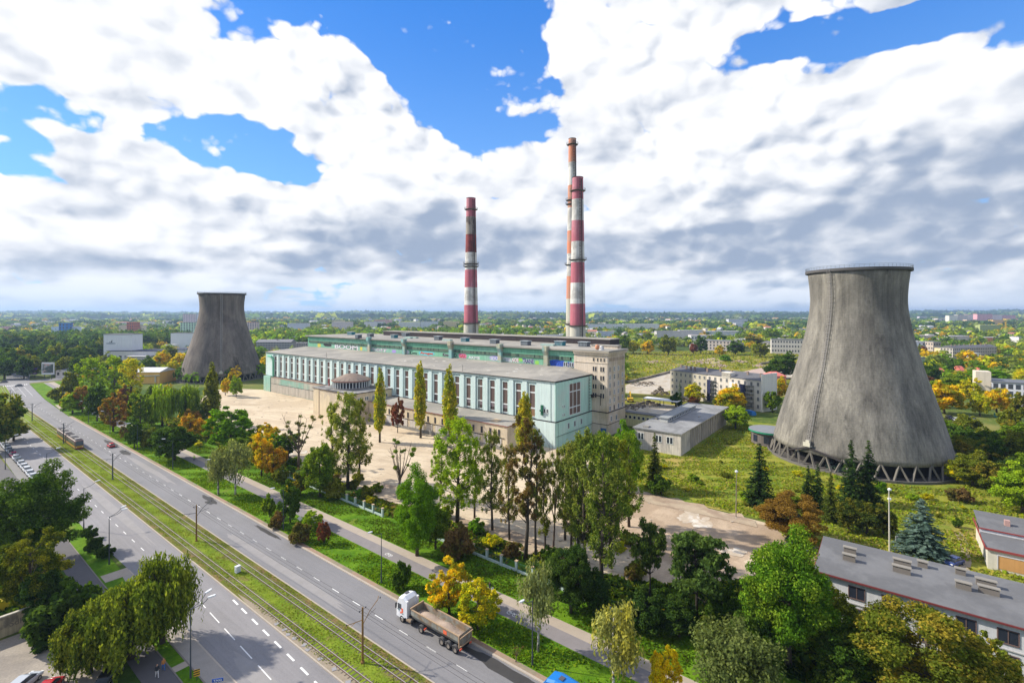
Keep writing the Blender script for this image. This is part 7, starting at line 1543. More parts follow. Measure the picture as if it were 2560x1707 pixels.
def make_car(pos, rz, colr, label, L=4.3, estate=False, group=None, name='parked_car', cat='car'):
    t = empty(name, pos, rz, label, cat, group); pm = plain('car_paint_%d_%d_%d' % tuple(int(c * 99) for c in colr), colr, 0.25, 0.0, spec=.7); h = L / 2
    b = MB(); loft(b, [(-h, ring_(1.45, .38, .72)), (-h + .18, ring_(1.66, .28, .86)), (-h + 1.0, ring_(1.74, .24, .95)), (0, ring_(1.76, .22, .97)), (h - 1.2, ring_(1.74, .24, .92)), (h - .25, ring_(1.66, .28, .74)), (h, ring_(1.4, .36, .6))]); b.build('body', pm, t, False)
    b = MB(); yr = -h + (.25 if estate else .45); ra = -h + (.75 if estate else 1.1)
    loft(b, [(yr, ring_(1.46, .84, .92, .03)), (ra, ring_(1.5, .86, 1.42, .16, 1.25)), (.35, ring_(1.52, .86, 1.46, .16, 1.28)), (1.35, ring_(1.5, .84, .95, .03))]); b.build('window', cglass, t, True)
    b = MB(); loft(b, [(ra - .05, ring_(1.24, 1.40, 1.45, .02)), (ra + .3, ring_(1.26, 1.42, 1.5, .03)), (.2, ring_(1.26, 1.42, 1.51, .03)), (.5, ring_(1.2, 1.38, 1.43, .02))]); b.build('roof', pm, t)
    for x in (-.8, .8):
        for y in (-h + .85, h - .85): wheel(t, x, y, .31, .2)
        b = MB(); b.box(x - .18 * np.sign(x) - .16, x - .18 * np.sign(x) + .16, h - .22, h - .06, .58, .72); b.build('headlight', lampm, t); b = MB(); b.box(x - .12 * np.sign(x) - .12, x - .12 * np.sign(x) + .12, -h + .03, -h + .14, .66, .84); b.build('tail_light', redl, t)
        b = MB(); b.box(x + .12 * np.sign(x) - .08, x + .12 * np.sign(x) + .08, .95, 1.08, .92, 1.05); b.build('mirror', pm, t)
    return t
cols = [(0.45, 0.05, 0.12), (0.62, 0.62, 0.64), (0.66, 0.66, 0.66), (0.50, 0.51, 0.53), (0.64, 0.64, 0.66), (0.60, 0.61, 0.63), (0.13, 0.13, 0.14), (0.35, 0.03, 0.08), (0.62, 0.62, 0.64), (0.10, 0.12, 0.15), (0.55, 0.56, 0.58), (0.64, 0.64, 0.65), (0.66, 0.66, 0.66), (0.64, 0.65, 0.66), (0.55, 0.56, 0.58)]
cn = ['crimson', 'pale grey', 'white', 'silver', 'white', 'light grey', 'dark grey', 'wine red', 'white', 'dark blue', 'silver', 'white', 'bright white', 'white', 'silver']
for i in range(15):
    make_car((26.4, 267 - i * 5.05, 0.01), R(180) + R((i * 37) % 5 - 2), cols[i], '%s car parked in the kerbside row, number %s from the near end' % (cn[i], ['fifteen', 'fourteen', 'thirteen', 'twelve', 'eleven', 'ten', 'nine', 'eight', 'seven', 'six', 'five', 'four', 'three', 'two', 'one'][i]), group='cars parked in a row along the left kerb', estate=i % 3 == 0)
make_car(G(20, 1078), R(183), (0.60, 0.61, 0.62), 'white car driving in the left carriageway beyond the parked row', name='moving_car')
make_car((49.6, 220.3, 0), 0.0, (0.42, 0.015, 0.02), 'small red hatchback driving away on the right carriageway', estate=True, L=4.0, name='red_car')
make_car((10.8, 87.6, .01), R(-48), (0.45, 0.48, 0.53), 'silver car in the gravel car park at the bottom left corner', name='silver_car', estate=True, L=4.5)
make_car((12.6, 84.0, .01), R(-40), (0.42, 0.02, 0.03), 'red car bonnet just inside the bottom edge', name='red_car')
make_car((18.0, 80.6, .06), R(-38), (0.012, 0.013, 0.017), 'black estate car under the willow strands', name='black_car', estate=True, L=4.6)
for i, (px, py, c, n_) in enumerate(((2390, 1052, (0.62, 0.62, 0.64), 'white'), (2404, 1058, (0.4, 0.03, 0.05), 'red'), (2418, 1052, (0.5, 0.5, 0.52), 'silver'), (2375, 1046, (0.05, 0.05, 0.06), 'black'), (2432, 1049, (0.1, 0.12, 0.2), 'navy'), (2285 * 1.0, 1047, (0.6, 0.6, 0.6), 'pale'))):
    make_car(G(px, py), R(100 + i * 3), c, '%s car parked in the small yard right of the near tower' % n_, group='cars in the yard at right')
make_car(G(1880 + 1225 / 2.4235, 1060 + 850 / 2.4235), R(60), (0.03, 0.06, 0.22), 'dark blue car behind the long white building', name='blue_car')
b = MB(); b.box(-1.7, 1.7, -5.5, 5.5, 0, .012); sheet('parking_marking', [(24.0, 193), (26, 193), (26, 183), (24.0, 183)], 0.012, plain('blue_bay', (0.05, 0.22, 0.50), .8))
# bench row of people far: omitted; junction traffic
for i, (px, py) in enumerate(((8, 957), (46, 966))): make_car(G(px, py), R(90), (0.1, 0.1, 0.12), ('dark car waiting at the far junction, left', 'dark car on the far crossing')[i], name='moving_car', group='cars at the far junction')

# tipper lorry
t = empty('tipper_lorry', (50.45, 47.4, 0), 0, 'white cabbed tipper lorry carrying gravel in a dirty grey trailer', 'lorry')
wt = plain('cab_white', (0.66, 0.67, 0.70), 0.35); ch = plain('chassis_black', (0.02, 0.02, 0.022), 0.7); dirty_s = mat('dirty_steel', (0.26, 0.26, 0.23), 0.8, 0.3, 1.2, 0.25, (0.24, 0.17, 0.11), streak=.3, c2amt=.5, c2scale=.6)
b = MB(); loft(b, [(11.55, ring_(2.42, .95, 3.55, .12, 2.1)), (12.2, ring_(2.48, .55, 3.95, .14, 2.0)), (13.1, ring_(2.48, .5, 3.75, .14, 2.0)), (13.45, ring_(2.42, .5, 3.2, .14, 2.1)), (13.8, ring_(2.3, .45, 1.9, .14, 2.2)), (13.86, ring_(2.2, .5, 1.2, .14, 2.1))]); b.build('cab', wt, t)
b = MB(); b.add([(-1.0, 13.50, 3.05), (1.0, 13.50, 3.05), (1.05, 13.86, 1.98), (-1.05, 13.86, 1.98)], [(0, 1, 2, 3)]); b.build('windscreen', cglass, t)
for s in (-1, 1):
    b = MB(); b.box(s * 1.245 - .01, s * 1.245 + .01, 12.55, 13.35, 1.95, 2.75); b.build('side_window', cglass, t)
    b = MB(); b.box(s * 1.42 - .1, s * 1.42 + .1, 13.55, 13.7, 1.95, 2.7); b.beam((s * 1.2, 13.5, 2.6), (s * 1.42, 13.6, 2.6), .05); b.build('mirror', ch, t)
    b = MB(); b.box(s * 1.05 - .18, s * 1.05 + .18, 11.25, 11.6, 1.0, 3.5); b.build('air_deflector', wt, t)
    b = MB(); b.box(s * .8 - .2, s * .8 + .2, 13.84, 13.9, .65, .85); b.build('headlight', lampm, t)
b = MB(); b.box(-.35, .35, 12.5, 12.95, 3.95, 4.0); b.build('roof_hatch', mat('hatch_grey', (0.08, 0.08, 0.10)), t)
b = MB(); b.box(-1.262, -1.25, 12.15, 12.5, 1.5, 2.2); b.box(-1.262, -1.25, 12.5, 12.8, 1.3, 1.6); b.build('logo', plain('logo_orange', (0.75, 0.13, 0.05)), t)
b = MB(); b.box(-1.262, -1.25, 12.85, 13.5, 1.75, 1.86); b.box(-1.262, -1.25, 12.1, 12.4, 1.3, 1.42); b.build('logo_stripe', plain('logo_green', (0.02, 0.15, 0.12)), t)
b = MB(); b.box(-.45, .45, .3, 12.4, .75, 1.05); b.box(-1.15, -.5, 10.2, 11.4, .5, 1.0); b.box(.5, 1.15, 10.2, 11.4, .5, 1.0); b.build('chassis', ch, t)
b = MB(); b.M = Matrix.Translation((-.95, 10.9, .75)) @ Matrix.Rotation(math.pi / 2, 4, 'X'); b.lathe([(0, -.5), (.33, -.5), (.33, .5), (0, .5)], 12); b.build('fuel_tank', dirty_s, t)
# skip body: half-round tub, open top
prof = [(-1.22, 2.75), (-1.2, 1.9), (-.85, 1.3), (0, 1.1), (.85, 1.3), (1.2, 1.9), (1.22, 2.75)]; inn = [(x * .93, z + .06 if abs(x) < 1.2 else z) for x, z in prof]
b = MB()
for y0_, y1_ in ((1.0, 10.3),):
    vs = [(x, y, z) for y in (0.15, 10.3) for x, z in prof] + [(x, y, z) for y in (0.25, 10.15) for x, z in inn]; n = 7; fs = []
    for i in range(n - 1): fs += [(i, i + 1, n + i + 1, n + i), (2 * n + i, 3 * n + i, 3 * n + i + 1, 2 * n + i + 1)]
    fs += [(0, n, 3 * n, 2 * n), (n - 1, 2 * n + n - 1, 3 * n + n - 1, 2 * n - 1), tuple(range(n, 2 * n)), tuple(reversed(range(3 * n, 4 * n))), tuple(reversed(range(n))), tuple(range(2 * n, 3 * n))]; b.add(vs, fs)
b.build('tipper_body', dirty_s, t)
b = MB(); b.box(-1.3, -1.14, .1, 10.35, 2.7, 2.85); b.box(1.14, 1.3, .1, 10.35, 2.7, 2.85); b.box(-1.3, 1.3, 10.2, 10.4, 2.7, 3.0); b.build('top_rail', mat('rail_tan', (0.36, 0.25, 0.16)), t)
b = MB(); b.beam((-1.2, .1, 1.2), (1.2, .1, 1.2), .15); b.beam((-1.25, .12, 1.2), (-1.3, .12, 2.8), .14); b.beam((1.25, .12, 1.2), (1.3, .12, 2.8), .14); b.beam((-1.3, -.15, 2.6), (1.3, -.15, 2.6), .12); b.build('tailgate', mat('rail_tan', (0, 0, 0)), t)
b = MB(); nx, ny = 9, 26; vs = []; r_ = random.Random(4)
for j in range(ny):
    for i in range(nx):
        u, v_ = i / (nx - 1) * 2 - 1, j / (ny - 1); z = 1.75 + .95 * (1 - u * u) * (0.55 + .45 * math.cos((v_ - .33) * 7) ** 2) * math.sin(math.pi * (0.06 + v_ * .88)) ** .6 + r_.uniform(-.04, .04); vs.append((u * 1.1, .35 + v_ * 9.7, z))
b.add(vs, [(j * nx + i, j * nx + i + 1, (j + 1) * nx + i + 1, (j + 1) * nx + i) for j in range(ny - 1) for i in range(nx - 1)]); o = b.build('gravel_load', mat('gravel', (0.40, 0.31, 0.25), .95, .2, 1.5, .5, bump=.1), t, True, kind='stuff')
b = MB(); b.box(-1.235, -1.222, 2.6, 3.3, 1.95, 2.5); b.build('sticker', plain('logo_orange', (0, 0, 0)), t)
for y in (1.0, 2.35, 3.7, 8.1, 12.4):
    for s in (-1, 1): wheel(t, s * 1.08, y, .52, .34, mat('dusty_rim', (0.22, 0.19, 0.16)))
    if y < 12: 
        for s in (-1, 1):
            b = MB(); b.M = Matrix.Translation((s * 1.08, y, .52)) @ Matrix.Rotation(math.pi / 2, 4, 'Y'); b.lathe([(.6, -.2), (.64, -.2), (.64, .2), (.6, .2)], 10, a0=math.pi * .62, a1=math.pi * 1.38, close=True); b.build('mudguard', plain('mudguard_grey', (0.09, 0.09, 0.095), .6), t)
for y, z in ((.05, .75), (7.35, .75)): b = MB(); b.box(-1.2, -.8, y - .06, y + .06, z, z + .2); b.box(.8, 1.2, y - .06, y + .06, z, z + .2); b.build('tail_light', plain('lens_orange', (0.7, 0.1, 0.05)), t)

# blue van at the bottom edge
t = empty('blue_van', (51.2, 29.6, 0), 0, 'bright blue cab of a van cut by the bottom edge', 'van'); bl = plain('van_blue', (0.012, 0.16, 0.50), .35)
b = MB(); loft(b, [(0, ring_(2.2, .5, 2.75, .14, 1.9)), (2.8, ring_(2.3, .45, 2.95, .16, 1.9)), (3.9, ring_(2.3, .45, 2.7, .16, 1.9)), (4.6, ring_(2.2, .45, 1.7, .14, 2.0)), (5.0, ring_(2.1, .5, 1.3, .14, 1.95))]); b.build('body', bl, t)
b = MB(); b.add([(-.95, 4.02, 2.55), (.95, 4.02, 2.55), (1.0, 4.62, 1.72), (-1.0, 4.62, 1.72)], [(0, 1, 2, 3)]); b.build('windscreen', cglass, t)
b = MB(); b.box(-.35, .35, 2.0, 2.6, 2.95, 3.0); b.build('roof_hatch', mat('hatch_grey', (0, 0, 0)), t)
b = MB(); b.box(-1.17, -1.14, 2.9, 4.0, 1.7, 2.4); b.box(1.14, 1.17, 2.9, 4.0, 1.7, 2.4); b.build('side_window', cglass, t)
b = MB(); b.box(-1.2, 1.2, -1.2, -.1, .6, 2.9); b.build('box_body', ch, t)
for s in (-1, 1):
    for y in (.6, 4.0): wheel(t, s * 1.02, y, .4, .28)

# tram
t = empty('tram', (41.8, 224.4, .14), 0, 'two section tram with yellow and dark red sides on the grass track', 'tram'); ty = plain('tram_yellow', (0.45, 0.25, 0.02), .4); tb_ = plain('tram_brown', (0.13, 0.07, 0.06), .5); tr_ = mat('tram_roof', (0.10, 0.085, 0.08), .8)
for (a, c, L) in ((0.0, 14.2, 0), (15.0, 29.6, 1)):
    b = MB(); loft(b, [(a, ring_(2.1, .3, 3.0, .15, 1.9)), (a + .35, ring_(2.35, .3, 3.2, .15, 2.0)), (c - .35, ring_(2.35, .3, 3.2, .15, 2.0)), (c, ring_(2.2, .3, 3.0, .15, 1.9))]); b.build('body', tb_, t)
    for s in (-1, 1): b = MB(); b.box(s * 1.18 - .015, s * 1.18 + .015, a + .4, c - .4, .62, 1.25); b.build('yellow_band', ty, t); b = MB(); [b.box(s * 1.19 - .015, s * 1.19 + .015, a + .7 + i * 1.9, a + 2.3 + i * 1.9, 1.4, 2.45) for i in range(7)]; b.build('window', cglass, t)
    b = MB(); b.box(-1.0, 1.0, a + .5, c - .5, 3.18, 3.3); b.build('roof', tr_, t)
    for i in range(4): b = MB(); b.box(-.75, .75, a + 1.4 + i * 3.2, a + 3.5 + i * 3.2, 3.3, 3.62); b.build('roof_unit', mat('roof_unit_pale', (0.28, 0.26, 0.25)) if i % 2 == 0 else mat('roof_unit_dark', (0.08, 0.08, 0.085)), t)
b = MB(); b.box(-1.0, 1.0, -.04, .0, 1.45, 2.85); b.build('windscreen', plain('tram_glass', (0.08, 0.10, 0.12), .1), t); b = MB(); b.box(-1.08, 1.08, -.06, .1, .62, 1.3); b.build('yellow_front', ty, t); b = MB(); b.box(-1.0, 1.0, -.1, .1, .3, .6); b.build('bumper', plain('tram_red', (0.25, 0.02, 0.03)), t)
b = MB(); b.box(-.9, .9, 14.2, 15.0, .5, 3.0); b.build('bellows', ch, t); b = MB(); b.box(-1.0, 1.0, .5, 29, .02, .32); b.build('bogie', ch, t)
for s in (-1, 1): b = MB(); b.box(s * .8 - .12, s * .8 + .12, -.1, -.05, .8, .98); b.build('headlight', lampm, t)
b = MB(); b.beam((0, 22, 3.5), (0, 23.6, 4.5), .08); b.beam((0, 23.6, 4.5), (0, 22.2, 5.4), .07); b.beam((-.7, 22.2, 5.42), (.7, 22.2, 5.42), .08); b.build('pantograph', polem, t)

# excavator in the rubble
p = G(1576, 1004); t = empty('excavator', p, R(-60), 'yellow excavator with its arm bent over the rubble behind the tower', 'excavator'); ye = mat('digger_yellow', (0.62, 0.38, 0.03), .6)
for s in (-1, 1): b = MB(); b.prism([(s * 1.4 - .3, -2), (s * 1.4 + .3, -2), (s * 1.4 + .3, 2), (s * 1.4 - .3, 2)], .05, .9); b.build('track', ch, t)
b = MB(); b.box(-1.4, 1.4, -2.4, 1.4, 1.0, 2.2); b.build('body', ye, t); b = MB(); b.box(-1.3, -.2, .2, 1.6, 2.2, 3.1); b.build('cab', cglass, t)
b = MB(); b.beam((.4, 1.2, 1.8), (.4, 4.2, 4.8), .5); b.beam((.4, 4.2, 4.8), (.4, 7.2, 4.0), .45); b.build('boom', ye, t); b = MB(); b.beam((.4, 7.2, 4.1), (.4, 7.8, 1.2), .4); b.build('stick', ye, t); b = MB(); b.box(-.2, 1.0, 7.0, 8.2, .3, 1.3); b.build('bucket', ye, t)

# tower crane and pylons
t = empty('tower_crane', G(2515, 834), 0, 'yellow tower crane rising above the trees at right', 'crane'); b = MB(); 
for z in range(0, 26, 3):
    for (a, c) in (((-.9, -.9), (.9, -.9)), ((.9, -.9), (.9, .9)), ((.9, .9), (-.9, .9)), ((-.9, .9), (-.9, -.9))): b.beam((a[0], a[1], z), (c[0], c[1], z + 3), .35)
for x in (-.9, .9):
    for y in (-.9, .9): b.beam((x, y, 0), (x, y, 28), .4)
b.build('mast', ye, t); b = MB(); b.beam((-3, 0, 25), (7, 0, 25), .8); b.build('jib', ye, t)
for i, (px, pb, pt_) in enumerate(((1531, 858, 812), (1960, 825, 801))):
    p = G(px, pb); h = (pb - pt_) * dep(p) / FP; t = empty('power_pylon', p, 0.4, ('pale lattice pylon behind the office tower', 'distant lattice pylon left of the near cooling tower')[i], 'pylon'); b = MB(); n = 8; wd = 2.6
    for s, q in ((-1, -1), (1, -1), (1, 1), (-1, 1)): b.beam((s * wd, q * wd, 0), (s * .5, q * .5, h), .35)
    for j in range(n):
        z, f, g_ = h * j / n, 1 - .8 * j / n, 1 - .8 * (j + 1) / n
        for s, q, s2_, q2 in ((-1, -1, 1, -1), (1, -1, 1, 1), (1, 1, -1, 1), (-1, 1, -1, -1)): b.beam((s * wd * f, q * wd * f, z), (s2_ * wd * g_, q2 * wd * g_, z + h / n), .2); b.beam((s * wd * f, q * wd * f, z), (s2_ * wd * f, q2 * wd * f, z), .18)
    for zz in (.72, .84, .96): b.beam((-4.5, 0, h * zz), (4.5, 0, h * zz), .35)
    b.build('lattice', mat('pylon_grey', (0.5, 0.52, 0.52)), t)

# ------------------------------------------------------------------ signs, boxes, billboards
t = empty('switch_box', (39.9, 95, .12), R(8), 'small white switch box in the tram grass', 'switch box'); b = MB(); b.box(-.42, .42, -.3, .3, .12, 1.2); b.build('cabinet', plain('box_white', (0.62, 0.64, 0.66), .5), t); b = MB(); b.box(-.46, .46, -.34, .34, 1.2, 1.27); b.build('lid', headm, t); b = MB(); b.box(-.38, .38, -.26, .26, 0, .12); b.build('base', ch, t); b = MB(); b.box(-.435, -.42, -.15, .12, .35, .7); b.build('panel', plain('panel_blue', (0.35, 0.45, 0.5)), t)
t = empty('bollard_light', (36.9, 52.6, .12), 0, 'rounded pale traffic bollard on the earth strip at the bottom edge', 'bollard'); b = MB(); b.lathe([(.34, 0), (.36, .7), (.3, 1.0), (.15, 1.1), (0, 1.12)], 16); b.build('body', plain('bollard_pale', (0.55, 0.62, 0.68), .4), t, True)
def text_mesh(s, m, w, h, parent, loc, rot, name='lettering'):
    cu = bpy.data.curves.new(name, 'FONT'); cu.body = s; cu.offset = .02; o = bpy.data.objects.new(name, cu); COL.objects.link(o); bpy.context.view_layer.update(); me = bpy.data.meshes.new_from_object(o); bpy.data.objects.remove(o)
    xs = [v.co.x for v in me.vertices]; ys = [v.co.y for v in me.vertices]
    for v in me.vertices: v.co.x = ((v.co.x - min(xs)) / (max(xs) - min(xs)) - .5) * w; v.co.y = ((v.co.y - min(ys)) / (max(ys) - min(ys)) - .5) * h
    me.materials.clear(); me.materials.append(m); o = link_mesh(name, me, parent, loc); o.rotation_euler = rot; return o
t = empty('taxi_sign', (25.2, 65.6, 0.12), R(-38), 'blue and white taxi sign plate on a post at the bottom edge', 'sign'); b = MB(); b.tube([(0, .05, 0), (0, .05, 2.7)], .04, 6); b.build('post', polem, t); b = MB(); b.box(-.62, .62, -.03, .03, 2.35, 2.75); b.build('plate', plain('sign_blue', (0.01, 0.07, 0.35)), t); text_mesh('TAXI', plain('sign_white', (.7, .7, .7)), .9, .24, t, (0, -.04, 2.55), (R(90), 0, 0))
t = empty('striped_marker', (24.9, 71.3, .12), R(-30), 'yellow and black striped marker plate at the lamp foot', 'marker'); b = MB(); b.box(-.35, .35, -.03, .03, .6, 1.5); b.build('plate', plain('marker_yellow', (0.65, 0.36, 0.02)), t)
for i in range(3): b = MB(); b.add([(-.35, -.04, .7 + i * .3), (.35, -.04, .5 + i * .3 + .3), (.35, -.04, .62 + i * .3 + .3), (-.35, -.04, .84 + i * .3)], [(0, 1, 2, 3)]); b.build('stripe', ch, t)
b = MB(); b.tube([(0, .05, 0), (0, .05, 1.5)], .04, 6); b.build('post', polem, t)
t = empty('road_sign', G(600 + 362 / 2.4235, 1060 + 640 / 2.4235), R(-52), 'pale diamond shaped sign on a thin post by the lime tree', 'sign'); b = MB(); b.tube([(0, .05, 0), (0, .05, 2.6)], .035, 6); b.build('post', polem, t); b = MB(); b.M = Matrix.Translation((0, 0, 2.5)) @ Matrix.Rotation(R(38), 4, 'Y'); b.box(-.42, .42, -.02, .02, -.42, .42); b.build('plate', plain('sign_plate', (.62, .6, .55)), t)
def billboard(label, pl, pr, pb, pt_, legs, frame, pic):
    p0, p1 = G(pl, pb), G(pr, pb); Y = dep(p0); h1 = (pb - pt_) * Y / FP; dv = p1 - p0; L = dv.length; t = empty('billboard', p0, math.atan2(dv.y, dv.x), label, 'billboard'); h0 = h1 * legs
    b = MB(); b.box(0, L, 0, .5, h0, h1); b.build('frame', frame, t); m, tt, bb, out = new_mat('poster'); P = tt.node('ShaderNodeTexCoord').outputs['Object']
    nz = tt.noise(P, .22, 3, .5, .5); tt.put(bb.inputs['Base Color'], tt.mix(tt.ss(nz, .45, .6), pic[0], tt.mix(tt.ss(tt.noise(P, .5, 2), .5, .55), pic[1], pic[2]))); b = MB(); b.box(L * .06, L * .94, -.06, -.01, h0 + (h1 - h0) * .14, h1 - (h1 - h0) * .12); b.build('poster', m, t)
    for f in (.2, .8): b = MB(); b.box(L * f - .15, L * f + .15, .1, .4, 0, h0); b.build('leg', polem, t)
billboard('purple billboard before the dark wood at the junction', 63.5, 91, 943, 918, .28, plain('frame_violet', (0.16, 0.07, 0.30)), ((0.18, 0.07, 0.42), (0.45, 0.22, 0.5), (0.6, 0.45, 0.6)))
billboard('large white framed billboard beside the grey roofed house', 103, 134, 948, 906, .28, mat('frame_white', (0.62, 0.62, 0.62)), ((0.05, 0.07, 0.06), (0.35, 0.35, 0.33), (0.5, 0.3, 0.25)))
# graffiti covered wall near the bottom left, bins behind it
t = empty('graffiti_wall', (-2, 103.7, 0), 0, 'pale concrete wall with dark scribbled graffiti at the left edge', 'wall'); b = MB(); b.box(0, 16.4, 0, .3, 0, 3.0); b.build('wall', mat('wall_tan', (0.40, 0.33, 0.20), streak=.3, c2=(0.20, 0.17, 0.12), c2scale=.5), t); b = MB(); b.box(-.1, 16.5, -.1, .4, 3.0, 3.12); b.build('coping', concW, t)
text_mesh('RAYN', mat('scrawl', (0.17, 0.14, 0.10), var=.4), 4.2, 1.2, t, (9.5, -.012, .9), (R(90), 0, 0), 'graffiti'); text_mesh('SdK', _MC['scrawl'], 1.8, .8, t, (14.3, -.012, 1.6), (R(90), 0, 0), 'graffiti')
t = empty('waste_bin', G(8, 1524), .2, 'yellow container behind the graffiti wall', 'container'); b = MB(); b.box(-1, 1, -.6, .6, .1, 1.6); b.prism([(-1.05, -.65), (1.05, -.65), (1.05, .65), (-1.05, .65)], 1.6, 1.75); b.build('bin_body', plain('bin_yellow', (0.6, 0.45, 0.02), .5), t)
b = MB(); b.box(-.9, .9, -.7, .7, .0, 1.5); b.box(-.95, .95, -.75, .75, 1.5, 1.65); tag(b.build('container', plain('teal_box', (0.03, 0.30, 0.26)), loc=G(2493, 1042), rz=.3), 'small teal cabin in the yard right of the near tower', 'container')
b = MB(); b.box(-2.5, 2.5, -1.2, 1.2, 0, 1.4); b.prism([(-2.3, -1), (2.3, -1), (2.3, 1), (-2.3, 1)], 1.4, 1.8); tag(b.build('skip', plain('tarp_blue', (0.03, 0.20, 0.55)), loc=G(1876, 1036), rz=.9), 'blue tarpaulin covered heap behind the workshop', 'tarpaulin')

# rubble heaps
def heap(label, px, py, r, h, m, seed, n=60):
    p = G(px, py); r_ = random.Random(seed); b = MB()
    for i in range(n):
        a, q = r_.uniform(0, 6.28), r_.random() ** .6; x, y = r * q * math.cos(a), r * q * .7 * math.sin(a); z = h * (1 - q) ** 1.2; s = r_.uniform(.25, .8); b.M = Matrix.Translation((x, y, z)) @ Matrix.Rotation(a * 3, 4, 'Z') @ Matrix.Rotation(r_.uniform(-.6, .6), 4, 'X'); b.box(-s, s, -s * .7, s * .7, -s * .5, s * .5)
    tag(b.build('rubble_heap', m, loc=p, kind='stuff'), label, 'rubble', group='rubble heaps on the waste ground')
dm = mat('dark_rubble', (0.15, 0.125, 0.10), .95, .5, .8, .4, (0.32, 0.26, 0.20), world=True)
for i, (px, py, r, h) in enumerate(((1650, 985, 7, 4.5), (1620, 1012, 9, 2), (1580, 1018, 9, 1.5), (1700, 1000, 6, 2.5), (1545, 1000, 6, 1.5), (1610, 960, 12, 1.2), (1500, 905, 14, 1.2))): heap('heap of dark demolition rubble behind the office tower', px, py, r, h, dm, i)
for i, (px, py, r, h) in enumerate(((1740, 905, 12, 1.5), (1800, 915, 14, 1.5), (1850, 905, 12, 1.6), (1900, 915, 10, 1.4), (1640, 905, 14, 1))): heap('heap of pinkish broken brick in the waste ground', px, py, r, h, _MC['brick_rubble'], 30 + i, 80)
b = MB(); pts = [V(1440, 880), V(1500, 866), V(1560, 850)]; b.tube([(p.x, p.y, .6) for p in pts], [1.0, 1.0, 1.0], 6); tag(b.build('retaining_wall', dm), 'dark low retaining bank edging the concrete yard', 'wall'); b = MB(); pts = [V(1745, 838), V(1800, 829), V(1850, 820)]; b.tube([(p.x, p.y, .8) for p in pts], 1.1, 6); tag(b.build('retaining_wall', dm), 'long dark bank crossing the waste ground', 'wall')

# ------------------------------------------------------------------ people
def person(pos, rz, label, top, legs, hair=(0.03, 0.02, 0.015), h=1.75, stride=.25, arm=0.0, long_hair=False):
    t = empty('person', pos, rz, label, 'person'); k_ = h / 1.75
    J = dict(pel=(0, 0, .95), bel=(0, 0, 1.12), che=(0, .01, 1.33), nek=(0, .01, 1.50), shl=(-.17, 0, 1.43), shr=(.17, 0, 1.43), ell=(-.23, -.06 + arm * .2, 1.15), elr=(.23, .06 + arm * .2, 1.15), wrl=(-.24, .04 + arm * .45, .93 + arm * .2), wrr=(.24, .12 + arm * .45, .95 + arm * .2),
             hpl=(-.09, 0, .92), hpr=(.09, 0, .92), knl=(-.10, stride * .5, .50), knr=(.10, -stride * .2, .50), anl=(-.10, stride * .75, .09), anr=(.10, -stride, .12), tol=(-.10, stride * .75 + .17, .04), tor=(.10, -stride + .16, .05))
    rad_ = dict(pel=.145, bel=.125, che=.15, nek=.06, shl=.07, shr=.07, ell=.045, elr=.045, wrl=.035, wrr=.035, hpl=.10, hpr=.10, knl=.065, knr=.065, anl=.045, anr=.045, tol=.04, tor=.04)
    E = [('pel', 'bel'), ('bel', 'che'), ('che', 'nek'), ('che', 'shl'), ('che', 'shr'), ('shl', 'ell'), ('shr', 'elr'), ('ell', 'wrl'), ('elr', 'wrr'), ('pel', 'hpl'), ('pel', 'hpr'), ('hpl', 'knl'), ('hpr', 'knr'), ('knl', 'anl'), ('knr', 'anr'), ('anl', 'tol'), ('anr', 'tor')]
    ks = list(J); me = bpy.data.meshes.new('body'); me.from_pydata([tuple(c * k_ for c in J[q]) for q in ks], [(ks.index(a), ks.index(c)) for a, c in E], []); o = bpy.data.objects.new('body', me); COL.objects.link(o)
    o.modifiers.new('s', 'SKIN'); 
    for i, q in enumerate(ks): me.skin_vertices[0].data[i].radius = (rad_[q] * k_,) * 2
    me.skin_vertices[0].data[0].use_root = True; o.modifiers.new('d', 'SUBSURF').levels = 1
    bpy.context.view_layer.update(); m2 = bpy.data.meshes.new_from_object(o.evaluated_get(bpy.context.evaluated_depsgraph_get())); bpy.data.objects.remove(o)
    m2.materials.clear(); sk = plain('skin', (0.42, 0.24, 0.16), .6)
    for m in (plain('cloth_%d_%d_%d' % tuple(int(c * 99) for c in top), top, .9), plain('cloth_%d_%d_%d' % tuple(int(c * 99) for c in legs), legs, .9), sk, plain('shoe', (.04, .04, .045), .7)): m2.materials.append(m)
    for f in m2.polygons:
        z = f.center.z / k_; x = abs(f.center.x) / k_; f.material_index = 3 if z < .1 else (1 if z < .93 and x < .2 else (2 if (z > 1.49 or (x > .2 and z < 1.02)) else 0)); f.use_smooth = True
    b_ = link_mesh('body', m2, t)
    b = MB(); b.lathe([(0, 1.47), (.055, 1.49), (.085, 1.56), (.095, 1.63), (.09, 1.69), (.06, 1.745), (0, 1.76)], 12); b.v = [(x * k_, (y + .025) * k_, z * k_) for x, y, z in b.v]; b.build('head', sk, t, True)
    b = MB(); b.lathe([(.08, 1.5 if long_hair else 1.58), (.108, 1.62), (.104, 1.70), (.07, 1.76), (0, 1.78)], 12); b.v = [(x * k_, (y - .005) * k_, z * k_) for x, y, z in b.v]; b.build('hair', plain('hair_%d' % int(hair[0] * 100), hair, .8), t, True); return t
person((21.9, 76.0, .11), R(180), 'person in a black jacket and pale trousers walking on the dark path', (0.02, 0.025, 0.03), (0.52, 0.50, 0.48), h=1.82)
person((22.9, 76.9, .11), R(176), 'person in an orange top and blue jeans walking beside the one in black', (0.45, 0.18, 0.04), (0.03, 0.12, 0.35), (0.18, 0.06, 0.03), h=1.66, long_hair=True)
